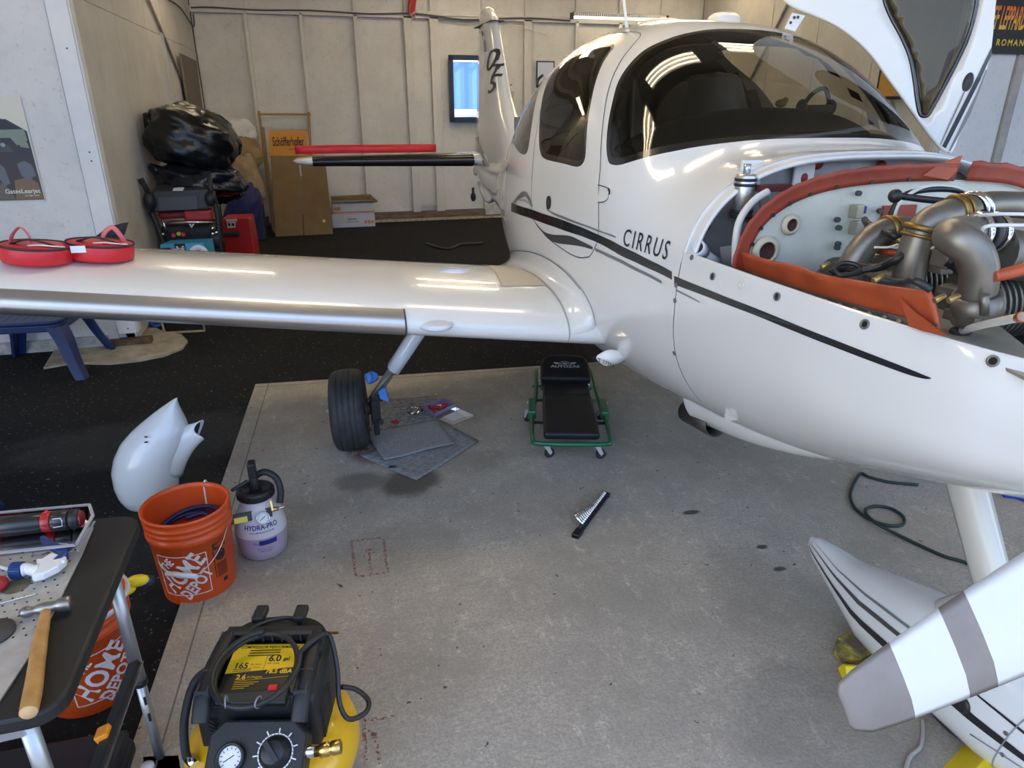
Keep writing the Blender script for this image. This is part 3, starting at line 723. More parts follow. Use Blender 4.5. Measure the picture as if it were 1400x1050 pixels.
def ribbon(name, A, B, m, parent, off=.0012, n=5, smooth_=True):
    """thin band lying on the skin between two (t, Y) polylines"""
    A = spline([V((a, b, 0)) for a, b in A], n); B = spline([V((a, b, 0)) for a, b in B], n)
    vs = []; nr = []
    for a, b in zip(A, B):
        for k in (0, .5, 1):
            q = a.lerp(b, k); vs.append(S(q.x, q.y, off)); nr.append(SN(q.x, q.y))
    fs = []
    for i in range(len(A)-1):
        for k in (0, 1): fs.append((3*i+k, 3*i+3+k, 3*i+4+k, 3*i+1+k))
    mb = MB()
    a, b, c = vs[0], vs[3], vs[4]
    a, b, c = vs[3*(len(A)//2)], vs[3*(len(A)//2)+3], vs[3*(len(A)//2)+4]
    if (b-a).cross(c-a).dot(nr[3*(len(A)//2)]) < 0: fs = [f[::-1] for f in fs]
    mb.add(vs, fs, 0, True); return mb.build(name, m, parent, normals=nr)
def line(name, L, w, m, parent, off=.001, n=3):
    P = spline([V((a, b, 0)) for a, b in L], n); Q = [S(p.x, p.y, off) for p in P]; NN = [SN(p.x, p.y) for p in P]; vs = []
    for i in range(len(Q)):
        d = (Q[min(i+1, len(Q)-1)]-Q[max(i-1, 0)]).normalized(); s = NN[i].cross(d).normalized()*w/2; vs += [Q[i]+s, Q[i]-s]
    mb = MB(); mb.add(vs, [(2*i, 2*i+1, 2*i+3, 2*i+2) for i in range(len(Q)-1)], 0, True); return mb.build(name, m, parent, normals=[k for k in NN for _ in (0, 1)])
SEAM = mat('dark_seam', (.05, .05, .05), .6)  # plain dark colour for the drawn joint lines
line('door_seam', DOOR[:]+[DOOR[0]], .0045, SEAM, DR, n=1)
H = lambda L: [hit(*p) for p in L]
def tz(z, Y):
    w, zc, zt, zb, n1, n2 = prm(Y); n = n1 if z >= zc else n2; h = zt-zc if z >= zc else zc-zb
    return tY(V((CL-w*max(0, 1-(abs(z-zc)/h)**n)**(1/n), Y, z)))
# stripes: main black band (split at the firewall seam), swooshes and thin lines
ribbon('stripe', H([(699, 277), (712, 282), (730, 287.5), (768.5, 300.4), (797, 311.5), (820, 321.5), (845.6, 334), (870, 346), (897, 359.5), (919, 371.5)]), H([(699, 289), (712, 294), (730, 300), (768.5, 314), (797, 323.5), (820, 333), (845.6, 347.5), (870, 359), (897, 371.5), (919, 382.5)]), BLACKP, PLANE)
ribbon('stripe', H([(746.7, 285), (757, 290.5), (768.5, 295), (794, 305.2), (820, 315), (842, 323.2)]), H([(748, 287), (758, 294), (770, 299), (794, 307.6), (820, 317.2), (842, 325.4)]), GREYP, PLANE, .0016)
ribbon('swoosh', H([(732.5, 304), (743, 316), (758, 321), (779, 322.5), (794, 329), (811, 337.7)]), H([(734, 307), (748, 325), (763, 332.5), (779, 334.5), (794, 336.8), (810, 341.2)]), mat('dark_grey_fade_stripe', (.05, .052, .055), .3, coat=.3), PLANE, .0014)
ribbon('stripe', H([(814, 339), (836, 348.8), (858.5, 359.5), (882, 371.5), (905, 384)]), H([(814, 343), (836, 353.4), (858.5, 364.6), (882, 376), (905, 388)]), GREYP, PLANE, .0014)
ribbon('swoosh', H([(701, 279), (708, 268), (716, 261.5), (721, 264), (726, 274), (728, 282)]), H([(702, 280), (709, 273), (716, 269), (720, 270), (725, 278), (727.5, 283)]), GREYP, PLANE, .0018)
ribbon('swoosh', H([(706, 274), (714, 272), (722, 274), (726, 280)]), H([(706, 275), (714, 275), (721, 277), (725, 282)]), mat('mid_grey_stripe', (.3, .31, .32), .3), PLANE, .0016)
# maker's lettering on the cowl side, sliced so it follows the skin
def skin_text(mb, body, Yc, zc, size, m=0, off=.002, **k):
    vs, fs = text_polys(body, size, **k)
    out = []
    for x, y in vs:
        t, Y = tz(zc+y, Yc-x); out.append(S(t, Y, off))
    mb.add(out, fs, m)
mb = MB(); skin_text(mb, 'CIRRUS', 2.190, 1.303, .086, bold=.006, slices=.02, space=1.28, xs=.82); mb.build('lettering', mat('lettering_black', (.02, .02, .022), .3), PLANE)
# right door hinge plate, lock, access dots
mb = MB(); mb.prism([(0, .028), (.07, .022), (.085, .008), (.085, -.022), (.06, -.04), (0, -.036)], (-.004, .003), frame(S(*hit(819, 264), 0), S(*hit(833, 262))-S(*hit(819, 264)), SN(*hit(826, 264))))
mb.build('hinge_plate', WHITE, DR, bevel=.002)
q = [hit(*p) for p in [(818.5, 253), (826, 255), (833, 258.5), (833.5, 266), (831, 273), (825, 276.5), (818.5, 276.5)]]
line('hinge_seam', q, .004, SEAM, DR, .004)
line('hinge_seam', H([(833, 258), (834.5, 262), (834, 266)]), .012, FRIT, DR, .0045)
mb = MB(); c = hit(750.5, 277); M = frame(S(*c), (0, -1, 0), SN(*c)); mb.cyl(M @ V((0, 0, -.002)), M @ V((0, 0, .004)), .03, seg=20, m=0); mb.cyl(M @ V((0, 0, .004)), M @ V((0, 0, .006)), .017, seg=16, m=1); mb.build('door_lock', [BLACK, DARK], DR)
scr = MB()
for p in [(924.5, 390), (923, 411), (922, 483), (946, 352)]:
    c = hit(*p); M = frame(S(*c), (0, -1, 0), SN(*c)); scr.cyl(M @ V((0, 0, -.001)), M @ V((0, 0, .0022)), .0085, seg=12)
scr.build('fastener', mat('fastener_grey', (.2, .2, .2), .4, .6), PLANE)
# cabin lining, floor, seats and glareshield seen through the tint
LIN = mat('cabin_lining', (.20, .185, .16), .8)
def lining_fn(u, v):
    Y = 2.3+2.4*v; t = -pi*.86+2*pi*.86*u; return S(t, Y, -.045)
mb = MB(); vs_, fs_ = [], []; NU, NV = 64, 30
lw = MB()
G = [[(-pi*.86+2*pi*.86*i/NU, 2.3+2.45*j/NV) for j in range(NV+1)] for i in range(NU+1)]
allw = [(WS, bb(WS)), (FWIN, bb(FWIN)), (RWIN, bb(RWIN)), (LRW, bb(LRW)), (LDOOR, bb(LDOOR))]
fl = []
for i in range(NU):
    for j in range(NV):
        cx, cy = G[i][j][0]+pi*.86/NU, G[i][j][1]+1.2/NV
        if any(b[0] < cx < b[1] and b[2] < cy < b[3] and pip(cx, cy, L) for L, b in allw): continue
        fl.append((i*(NV+1)+j, (i+1)*(NV+1)+j, (i+1)*(NV+1)+j+1, i*(NV+1)+j+1))
lw.add([S(t, y, -.04) for r in G for t, y in r], fl, 0, True); lw.build('cabin_lining', LIN, PLANE)
mb = MB(); mb.box((CL, 3.4, .80), (.8, 2.0, .04)); mb.build('cabin_floor', mat('dark_carpet', (.05, .045, .04), .9), PLANE)
mb = MB(); mb.box((CL, 4.7, 1.2), (.9, .04, .95)); mb.build('aft_bulkhead', LIN, PLANE)
# glareshield / instrument panel
mb = MB()
def gs(u, v):
    x = (u-.5)*2; Y = 2.33+.04*x*x+.42*v+.12*abs(x)**3*(1-v)
    return V((CL+x*.56, Y, 1.615-.06*abs(x)**4+.125*sin(pi*min(1, v*1.02)*.9)*(1-.55*x*x)-(.05 if v > .98 else 0)))
mb.grid(gs, 28, 12); mb.build('glareshield', mat('black_vinyl', (.012, .012, .012), .65, bump=.05, bscale=200), PLANE)
mb = MB(); mb.box((CL, 2.76, 1.42), (1.1, .05, .36)); mb.build('instrument_panel', BLACK, PLANE, bevel=.01)
LEA = mat('black_leather', (.018, .017, .017), .42, bump=.08, bscale=150)
def seat(x, Y):
    s = MB()
    def back(u, v):
        a = (u-.5)*2; w = .25-.10*max(0, v-.62)/.38; 
        return V((x+w*sgp(a, .8), Y+.22*v-.05*cos(pi*a/2), .98+.92*v-.03*abs(a)**3))
    s.grid(back, 16, 18); s.grid(lambda u, v: back(u, v)+V((0, .09*(1-abs((u-.5)*2)**4)+.01, 0)), 16, 18)
    s.ball((x, Y+.22, 1.80), (.125, .05, .11), 16, 10)
    o = s.build('seat_back', LEA, PLANE)
    q = MB(); q.box((x, Y-.24, .93), (.48, .5, .14)); q.build('seat_cushion', LEA, PLANE, bevel=.04, seg=3)
for x in (CL-.30, CL+.30):
    seat(x, 3.28)
for x in (CL-.28, CL+.28): 
    q = MB(); q.box((x, 4.35, 1.25), (.46, .14, .62)); q.build('seat_back', LEA, PLANE, bevel=.05, seg=3)
b = MB(); b.tube([(CL-.18, 3.45, 1.86), (CL-.22, 3.35, 1.55), (CL-.34, 3.12, 1.2)], .022, 6, n=6, flat=.2); b.build('seat_belt', mat('grey_webbing', (.16, .16, .16), .8), PLANE)
# headset on the glareshield and yellow gloves
t = thing('headset', 'black pilot headset lying on the glareshield behind the windshield', 'headset', (CL+.30, 2.66, 1.70))
mb = MB(); mb.tube([(CL+.22, 2.66, 1.735), (CL+.26, 2.66, 1.79), (CL+.32, 2.66, 1.81), (CL+.36, 2.66, 1.735)], .009, 8, n=6); mb.build('headband', BLACK, t)
for x in (.22, .36):
    mb = MB(); mb.ball((CL+x, 2.66, 1.74), (.018, .03, .032)); mb.build('ear_cup', BLACK, t)
mb = MB(); mb.box((CL+.30, 2.65, 1.735), (.11, .04, .03)); mb.build('microphone_box', [DARK], t, bevel=.008)
t = MB(); t.ball((CL+.12, 2.66, 1.755), (.024, .02, .016)); t.ball((CL+.14, 2.66, 1.768), (.012, .012, .012)); tag(t.build('ribbon_tag', mat('yellow_cloth', (.7, .5, .05), .7), loc=(CL+.12, 2.66, 1.74)), 'yellow tag lying on the glareshield behind the windshield', 'tag')

# roof aerials
mb = MB(); mb.ball((CL-.07, 3.45, 2.112), (.10, .16, .022), 24, 10); mb.build('roof_antenna', WHITE, PLANE)
mb = MB(); mb.grid(lambda u, v: V((CL+.165+(.068*sgp(cos(2*pi*u), .6))*(1 if v < .7 else 1-(v-.7)*1.0), 3.25+.06*sgp(sin(2*pi*u), .6)*(1 if v < .7 else 1-(v-.7)*1.2), 2.095+.05*v)), 28, 6, True)
mb.cyl((CL+.165, 3.25, 2.143), (CL+.165, 3.25, 2.146), .045, seg=20); mb.build('roof_antenna', mat('antenna_white', (.82, .81, .78), .35), PLANE)
mb = MB(); a = gx(857, 38, CL-.30); b = gx(843, -8, CL-.30); a = S(*hit(857, 39)); mb.tube([a, a+V((.0, .06, .14)), a+V((0, .13, .3))], [.014, .010, .006], 8, n=3, flat=.6); mb.build('roof_antenna', MATS['antenna_white'], PLANE)
mb = MB(); q = S(-.75, 4.02); mb.tube([q, q+V((.01, .03, .035)), q+V((.03, .0, .06))], .008, 6, n=3); mb.build('roof_antenna', BLACK, PLANE)

# ---------------------------------------------------------------- cowling (lower half only; the top half is off)
ZE = 1.316
def te(Y):
    w, zc, zt, zb, n1, n2 = prm(Y); return math.acos(min(1, ((ZE-zc)/(zt-zc))**(n1/2)))
YC0 = .80
mb = MB(); nr = []; vs = []; fs = []
NU, NV = 72, 44
for j in range(NV+1):
    Y = YC0+(1.966-YC0)*(j/NV); a = te(Y)
    for i in range(NU+1):
        t = -a-(2*pi-2*a)*i/NU
        vs.append(S(t, Y)); nr.append(SN(t, Y))
for j in range(NV):
    for i in range(NU): fs.append((j*(NU+1)+i, (j+1)*(NU+1)+i, (j+1)*(NU+1)+i+1, j*(NU+1)+i+1))
mb.add(vs, fs, 0, True); LC = mb.build('lower_cowling', WHITE, PLANE, normals=nr)
# nose closure with rounded lip
mb = MB(); a = te(YC0)
def nose(u, v):
    t = -a-(2*pi-2*a)*u; p = S(t, YC0); c = V((CL, YC0-.16, 1.17)); k = v
    q = p.lerp(c, 1-(1-k)**1.0*1); 
    return V((CL+(p.x-CL)*cos(k*pi/2), YC0-.17*sin(k*pi/2), 1.17+(p.z-1.17)*cos(k*pi/2)))
mb.grid(nose, 40, 10); mb.build('cowl_nose', WHITE, LC)
# inturned mounting flange along the split line, with the row of holes
yy = [YC0+(1.96-YC0)*i/40 for i in range(41)]
for s in (-1, 1):
    mb = MB(); vs = []; fs = []; b = 0
    for Y in yy:
        p = S(s*te(Y), Y); n = SN(s*te(Y), Y); vs += [p, p+V((-s*.003, 0, .003)), p+V((-s*.008, 0, .003)), p+V((-s*.012, 0, -.002)), p+V((-s*.012, 0, -.06))]
    for i in range(40):
        for k in range(4): fs.append((b+5*i+k, b+5*i+5+k, b+5*i+6+k, b+5*i+1+k))
    mb.add(vs, fs, 0, False); mb.build('cowl_flange', WHITE, LC)
for p in [(975, 378), (1063, 405.5), (1183, 443.5), (1358, 494), (1014, 390)]:
    Yp = gx(p[0], p[1], CL-.61)
    t_, Yq = hit(*p); c = S(t_, Yq, .001); c = V((c.x, c.y, c.z)); n = SN(t_, Yq)
    mb = MB(); mb.lathe([(.0075, 0), (.0115, 0), (.0115, .003), (.0075, .003)], frame(c, (0, 1, 0), n), 14, close=True); mb.cyl(c-n*.002, c+n*.001, .0075, seg=10, m=1)
    mb.build('fastener', [MATS['fastener_grey'] if p[0] != 1014 else WHITE, FRIT if p[0] != 1014 else WHITE], LC)
ribbon('stripe', H([(922, 377), (960, 392.5), (1000, 408.5), (1050, 428), (1100, 448.5), (1150, 468), (1200, 487.5), (1240, 503), (1262, 512), (1273, 516.5)]), H([(922, 389), (960, 403), (1000, 418.5), (1050, 438), (1100, 458.5), (1150, 478), (1200, 497), (1240, 511.5), (1262, 517.5), (1273, 518)]), BLACKP, LC)
ribbon('stripe', H([(924, 395), (940, 403), (957, 412.5)]), H([(924, 397.5), (940, 405.5), (957, 414)]), GREYP, LC)
# firewall seam ring, recessed joggle flange and firewall
mb = MB(); vs = []; fs = []; N = 100
prof = [(1.969, -.0005), (1.966, -.006), (1.955, -.007), (1.925, -.008), (1.918, -.010), (1.918, -.018), (1.96, -.03), (2.01, -.03)]
for i in range(N+1):
    t = -te(1.97)-.06+(2*te(1.97)+.12)*i/N
    for Y, o in prof: vs.append(S(t, 1.97, o)+V((0, Y-1.97, 0)))
k = len(prof)
for i in range(N):
    for j in range(k-1): fs.append((i*k+j, (i+1)*k+j, (i+1)*k+j+1, i*k+j+1))
mb.add(vs, fs, 0, True); mb.build('cowl_joint_flange', WHITE, PLANE)
FIRE = mat('firewall_steel', (.36, .38, .41), .42, .55, var=.12, vscale=12, rvar=.08)
mb = MB(); loop = [S(-pi+2*pi*i/72, 2.03, -.03) for i in range(72)]
mb.add(loop+[V((CL, 2.03, 1.1))], [(i, (i+1) % 72, 72) for i in range(72)]); FWL = mb.build('firewall', FIRE, PLANE, weld=False)
SEALR = mat('red_sealant', (.24, .022, .02), .5, bump=.3, bscale=80)
for p, r in [((1118, 221), .022), ((962, 306), .026), ((1096, 243), .02), ((1028, 238), .018), ((1004, 292), .016), ((1245, 236), .018), ((1205, 226), .014)]:
    c = gy(*p, 2.02); mb = MB(); mb.ball(c, (r, .02, r*1.15), 14, 8); mb.build('sealant_blob', SEALR, PLANE)
for p in ((1098, 242), (1026, 238)): mb = MB(); c = gy(*p, 2.012); mb.box(c, (.075, .012, .085)); mb.build('bracket', mat('white_bracket', (.7, .71, .72), .4), PLANE, bevel=.004)

# ---------------------------------------------------------------- engine bay
BAF = mat('baffle_paint', (.54, .54, .475), .45, .15, var=.10, vscale=6, bump=.03, bscale=30)
RUB = mat('red_silicone_seal', (.29, .045, .022), .55, var=.18, vscale=10, bump=.08, bscale=40)
RUB2 = mat('orange_silicone_seal', (.42, .075, .025), .5, var=.15, vscale=9, bump=.08, bscale=40)
YBF = 1.78
rim = [gy(*p, YBF) for p in [(1016, 376), (1019, 352), (1027, 330), (1040, 309), (1058, 292), (1082, 277), (1112, 265), (1150, 256), (1200, 250), (1250, 247), (1300, 247)]]
rim = [V((p.x, YBF, p.z)) for p in spline(rim, 4)]
rim = [p for p in rim if p.x < CL+.30]; rimr = [V((2*CL-p.x+.06, YBF, p.z)) for p in rim[::-1]]
full = rim+[p for p in rimr if p.x > rim[-1].x]
poly = [(p.x, p.z) for p in full]
poly += [(poly[-1][0], .80), (poly[0][0]-.0, .80)]
M = Matrix(((1, 0, 0, 0), (0, 0, 1, YBF), (0, 1, 0, 0), (0, 0, 0, 1)))
mb = MB(); mb.prism(poly, (0, .006), M); BP = mb.build('engine_baffle', BAF, PLANE, weld=False)
# flexible seal standing off the baffle rim
def seal(name, base, outv, w, m, fwd=V((0, -.02, 0)), wav=0.0, th=.006, parent=None):
    mb = MB(); N = len(base); vs = []; fs = []
    for i, p in enumerate(base):
        d = (base[min(i+1, N-1)]-base[max(i-1, 0)]).normalized(); o = outv(i/(N-1), d, p); wv = w*(1+wav*sin(i*1.9))
        for k in range(5):
            kk = k/4; q = p+o*(wv*kk)+fwd*(kk**2)+V((0, .012*wav*sin(i*1.3+k), 0)); vs.append(q)
    for i in range(N-1):
        for k in range(4): fs.append((5*i+k, 5*i+5+k, 5*i+6+k, 5*i+1+k))
    mb.add(vs, fs, 0, True); return mb.build(name, m, parent or PLANE, solid=th)
up_out = lambda u, d, p: (V((-d.z, 0, d.x)) if V((-d.z, 0, d.x)).dot(p-V((CL, YBF, 1.1))) > 0 else V((d.z, 0, -d.x)))
riml = [p+V((0, -.006, 0)) for p in rim if p.x < CL+.28]
seal('baffle_seal', riml, up_out, .052, RUB, V((0, -.012, 0)), .03)
seal('baffle_seal', [p+V((0, -.012, .0)) for p in full if CL+.16 < p.x], up_out, .058, RUB, V((0, -.01, 0)), .05)
mb = MB(); a = [gy(*p, YBF-.02) for p in [(1262, 240), (1282, 226), (1316, 213), (1308, 234), (1296, 246)]]
mb.add(a+[p+V((0, .006, 0)) for p in a], [(0, 1, 2, 3, 4), (9, 8, 7, 6, 5)]+[(i, (i+1) % 5, 5+(i+1) % 5, 5+i) for i in range(5)]); mb.build('seal_flap', RUB2, PLANE)
riv = MB()
for i, p in enumerate(rim[3::4]): riv.cyl(p+V((0, -.008, .006)), p+V((0, -.016, .006)), .006, seg=8)
riv.build('rivets', BLACK, PLANE)['kind'] = 'stuff'
# right side baffle: grey plate, rivets, orange seal strip
XS_ = CL-.545
def gxs(x, y): return gx(x, y, XS_)
lo = [gxs(*p) for p in [(1008, 374), (1060, 393), (1120, 413), (1180, 431), (1240, 447), (1284, 457)]]
hi_px = [(1014, 341), (1060, 356), (1098, 365), (1118, 371), (1150, 379), (1200, 388), (1240, 393), (1278, 399)]
hi = [gxs(*p) for p in hi_px]
lo = spline(lo, 4); hi = spline(hi, 4)
mb = MB(); n = 24; vs = []; fs = []
L2 = lambda P, u: P[min(int(u*(len(P)-1)), len(P)-2)].lerp(P[min(int(u*(len(P)-1)), len(P)-2)+1], u*(len(P)-1)-min(int(u*(len(P)-1)), len(P)-2))
for i in range(n+1):
    u = i/n; a, b = L2(lo, u), L2(hi, u)
    for k in range(6):
        kk = k/5; q = a.lerp(b, kk); q = q+V((-.02*kk*kk-.008*sin(u*17)*kk, 0, 0)); vs.append(q)
for i in range(n):
    for k in range(5): fs.append((6*i+k, 6*i+6+k, 6*i+7+k, 6*i+1+k))
mb.add(vs, fs, 0, True); sd = mb.build('side_seal', RUB2, PLANE, solid=.006)
mb = MB(); w0 = [p+V((-.012, 0, .022)) for p in lo]; w1 = [p+V((-.012, 0, -.06)) for p in lo]
mb.add(w0+w1, [(i, i+1, len(lo)+i+1, len(lo)+i) for i in range(len(lo)-1)]); SBF = mb.build('side_baffle', mat('grimy_grey_metal', (.13, .13, .11), .5, .4, var=.3, vscale=15), PLANE, solid=.004)
riv = MB()
for i in range(14):
    p = L2(lo, .04+i*.068)+V((-.012, 0, .012)); riv.cyl(p, p+V((-.008, 0, .002)), .005, seg=8)
riv.build('rivets', mat('tan_rivet', (.4, .33, .22), .4, .8), PLANE)['kind'] = 'stuff'
mb = MB(); a = [gx(*p, XS_-.03) for p in [(1230, 408), (1246, 425), (1270, 443), (1292, 459), (1262, 453), (1243, 446)]]
mb.add(a+[p+V((.006, 0, 0)) for p in a], [(0, 1, 2, 3, 4, 5), (11, 10, 9, 8, 7, 6)]+[(i, (i+1) % 6, 6+(i+1) % 6, 6+i) for i in range(6)]); mb.build('seal_flap', RUB2, PLANE)
mb = MB(); a = [gx(*p, XS_) for p in [(1015, 342), (1006, 372), (1018, 378), (1019, 352)]]
mb.add(a+[p+V((.006, .004, 0)) for p in a], [(0, 1, 2, 3), (7, 6, 5, 4)]+[(i, (i+1) % 4, 4+(i+1) % 4, 4+i) for i in range(4)]); mb.build('seal_flap', RUB2, PLANE)
# baffle fittings: two cream flanged ports, fuse holders, screws
CREAM = mat('cream_fitting', (.50, .46, .34), .5)
for p, r in (((1080, 307), .030), ((1046, 343), .045)):
    c = gy(*p, YBF-.003); Mx = frame(c, (1, 0, 0), (0, -1, 0)); mb = MB()
    mb.lathe([(r*.62, 0), (r, 0), (r, .006), (r*.72, .014), (r*.62, .014)], Mx, 24, close=True); mb.build('duct_port', CREAM, PLANE)
    mb = MB(); mb.lathe([(.0005, .002), (r*.62, .002), (r*.62, .010)], Mx, 24); mb.build('duct_opening', mat('dark_red_hole', (.05, .012, .01), .8), PLANE)
for p in ((1145, 311), (1144, 333), (1143, 338), (1201, 288), (1143, 300), (1172, 264)):
    c = gy(*p, YBF-.008); mb = MB(); mb.cyl(c, c+V((0, -.012, 0)), .008, seg=10); mb.build('screw', DARK, PLANE)
c = gy(1172, 264, YBF-.004)
for y0, cc in ((289, 0), (311, 1)):
    mb = MB(); c = gy(1171, y0, YBF-.018); mb.box(c, (.028, .03, .04)); mb.box(c+V((.022, 0, .005)), (.012, .02, .022), 0, 1); mb.build('sensor_block', [mat('cad_plate', (.40, .38, .30), .35, .7), mat('blue_sleeve', (.03, .04, .22), .4) if cc == 0 else DARK], PLANE, bevel=.003)
mb = MB(); mb.box(gy(1228, 292, YBF-.005), (.12, .01, .05)); mb.build('red_gasket', RUB, PLANE); 
# hose, canister and pipe between baffle and firewall
mb = MB(); c = gy(1017, 268, 1.93); mb.lathe([(.0, -.075), (.031, -.075), (.031, .06), (.026, .066), (.0, .066)], Matrix.Translation(c), 20); mb.cyl(c+V((0, 0, .066)), c+V((0, 0, .095)), .011, seg=10); can = mb.build('filter_canister', ALU, PLANE)
mb = MB()
for z in (.045, .03, -.05, -.065): mb.lathe([(.031, z), (.0335, z), (.0335, z+.009), (.031, z+.009)], Matrix.Translation(c), 20, close=True)
mb.build('clamp_band', BLACK, can)
mb = MB(); mb.tube([gy(*p, Y) for p, Y in (((1050, 262), 1.86), ((1030, 275), 1.85), ((1012, 300), 1.83), ((1006, 330), 1.82), ((1005, 362), 1.82))], .011, 10, n=6); mb.build('hose', mat('white_hose', (.66, .66, .64), .45), PLANE)
mb = MB(); a = gy(959, 345, 1.95); b = gy(985, 362, 1.95); mb.lathe([(.019, 0), (.026, 0), (.026, .05), (.019, .05)], frame(a, (1, 0, 0), (-.6, -.5, .4)), 18, close=True); mb.cyl(a+V((.005, 0, -.005)), b, .018, .016, 14); pipe = mb.build('drain_pipe', mat('pale_blue_pipe', (.55, .58, .62), .35), PLANE)
mb = MB(); mb.cyl(b, b+(b-a).normalized()*.03, .02, seg=14); mb.cyl(b+(b-a).normalized()*.03, b+(b-a)*1.3, .016, seg=14, m=1); mb.build('clamp_band', [BLACK, CREAM], pipe)
mb = MB(); mb.box(gy(1058, 257, 1.9), (.11, .03, .02)); mb.build('mount_bracket', mat('maroon_metal', (.10, .02, .02), .5), PLANE)
mb = MB(); mb.bar(gy(1042, 262, 1.9), gy(1055, 330, 1.88), .03, .012, (0, 1, 0)); mb.bar(gy(1000, 335, 1.9), gy(1004, 372, 1.88), .05, .05); mb.build('engine_mount_strut', mat('grey_metal', (.22, .22, .23), .5, .5), PLANE)
# dark sump floor of the bay, crankcase, cylinders
mb = MB(); mb.box((CL, 1.43, 1.0), (.86, .62, .05)); mb.build('bay_floor', mat('oily_black', (.02, .019, .018), .6), PLANE)
CAST = mat('cast_grey', (.17, .165, .15), .5, .5, var=.3, vscale=14)
mb = MB(); mb.box((CL+.12, 1.45, 1.09), (.28, .60, .24)); mb.build('crankcase', CAST, PLANE, bevel=.03, seg=2)
mb = MB(); mb.box((CL+.03, 1.45, 1.13), (.84, .60, .18)); mb.build('engine_block', mat('grimy_dark_cast', (.035, .033, .03), .6, .3, var=.4, vscale=18), PLANE, bevel=.02)
FINM = mat('fin_aluminium', (.20, .185, .155), .45, .65, var=.25, vscale=25)
for k, (px_, z) in enumerate((((1192, 390), 1.26), ((1268, 384), 1.30), ((1384, 410), 1.315))):
    q = gz(*px_, z)
    for s in (-1, 1):
        c = q if s < 0 else V((2*CL-q.x+.04, q.y+.03, 1.22)); mb = MB()
        for i in range(15):
            x = c.x+s*(-.11+.0165*i); mb.cyl((x, c.y, c.z), (x+s*.006, c.y, c.z), .088, seg=28)
        mb.cyl((c.x-s*.14, c.y, c.z), (c.x+s*.14, c.y, c.z), .076, seg=22); o = mb.build('cylinder', FINM, PLANE)
        mb = MB(); mb.box((c.x+s*.15, c.y, c.z-.02), (.06, .13, .12)); mb.build('rocker_cover', CAST, o, bevel=.02)
# intake pipes
PIPE = mat('weathered_pipe', (.235, .215, .185), .42, .75, var=.2, vscale=7, rvar=.08)
CLB = mat('bronze_clamp', (.27, .165, .055), .42, .85)
def gg(L): return [gy(x, y, Y) for x, y, Y in L]
def pipe_(L, r, n=8):
    mb = MB(); mb.tube(gg(L), r, 18, n=n); return mb.build('intake_pipe', PIPE, PLANE)
pipe_([(1160, 380, 1.48), (1165, 362, 1.48), (1180, 338, 1.48), (1198, 322, 1.48), (1222, 314, 1.48), (1248, 316, 1.48)], .034)
pipe_([(1241, 392, 1.30), (1244, 370, 1.30), (1250, 345, 1.30), (1262, 315, 1.30), (1280, 300, 1.30), (1304, 292, 1.32), (1322, 288, 1.34)], .036)
pipe_([(1335, 428, 1.08), (1336, 400, 1.08), (1339, 372, 1.08), (1330, 344, 1.09), (1310, 328, 1.11), (1302, 322, 1.14), (1318, 318, 1.18), (1345, 318, 1.2), (1400, 322, 1.2), (1440, 322, 1.2)], .036)
pipe_([(1315, 290, 1.38), (1350, 281, 1.40), (1400, 281, 1.42), (1450, 284, 1.44)], .034)
pipe_([(1360, 345, 1.18), (1400, 350, 1.18), (1450, 356, 1.18)], .055)
def band(a, b, r, m, w=.014):
    a = V(a); d = (V(b)-a).normalized(); mb = MB(); mb.lathe([(r-.006, -w/2), (r+.004, -w/2), (r+.006, 0), (r+.004, w/2), (r-.006, w/2)], frame(a, d.orthogonal(), d), 22, close=True); return mb
for p, q, Y, r in (((1213, 317), (1230, 315), 1.48, .037), ((1262, 313), (1255, 330), 1.30, .039), ((1306, 291), (1320, 288), 1.32, .038)):
    mb = band(gy(*p, Y), gy(*q, Y), r, 0)
    mb2 = band(gy(*p, Y)+(gy(*q, Y)-gy(*p, Y)).normalized()*.018, gy(*q, Y)+(gy(*q, Y)-gy(*p, Y)).normalized()*.018, r-.002, 0, .008)
    mb.add(mb2.v, mb2.f, 0, True); mb.build('clamp_band', CLB, PLANE)
for x in (1334, 1346, 1358): band(gy(x, 318, 1.19), gy(x+10, 318.5, 1.19), .039, 0, .012).build('clamp_band', CHROME if x != 1346 else DARK, PLANE)
for x in (1326, 1333): band(gy(x, 287, 1.35), gy(x+10, 284, 1.36), .038, 0, .012).build('clamp_band', CHROME, PLANE)
mb = band(gy(1335, 420, 1.08), gy(1335.4, 410, 1.08), .041, 0, .06); mb.build('pipe_flange', PIPE, PLANE)
mb = MB(); mb.cyl(gy(1346, 430, 1.03), gy(1346, 403, 1.03), .009, seg=10); mb.box(gy(1334, 433, 1.08), (.09, .075, .02)); mb.build('flange_bolt', PIPE, PLANE)
# front inter-cylinder cover plate near the cowl lip
mb = MB(); a = [gz(x, y, 1.298) for x, y in [(1262, 412), (1318, 424), (1370, 448), (1410, 480), (1410, 520), (1310, 470), (1270, 452)]]
mb.add(a+[p-V((0, 0, .006)) for p in a], [tuple(range(7)), tuple(range(13, 6, -1))]+[(i, (i+1) % 7, 7+(i+1) % 7, 7+i) for i in range(7)]); mb.build('cover_plate', mat('olive_grey_plate', (.37, .35, .28), .45, .35, var=.15, vscale=10), PLANE)
rv = MB()
for p in ((1270, 416), (1282, 418), (1297, 420), (1309, 422), (1320, 427)): c = gz(*p, 1.300); rv.ball(c, (.006, .006, .005), 8, 5)
rv.build('rivets', STEEL, PLANE)['kind'] = 'stuff'
mb = MB(); c = gz(1313, 453, 1.302); mb.ball(c, (.024, .020, .010), 16, 8); mb.build('grommet', BLACKR, PLANE)
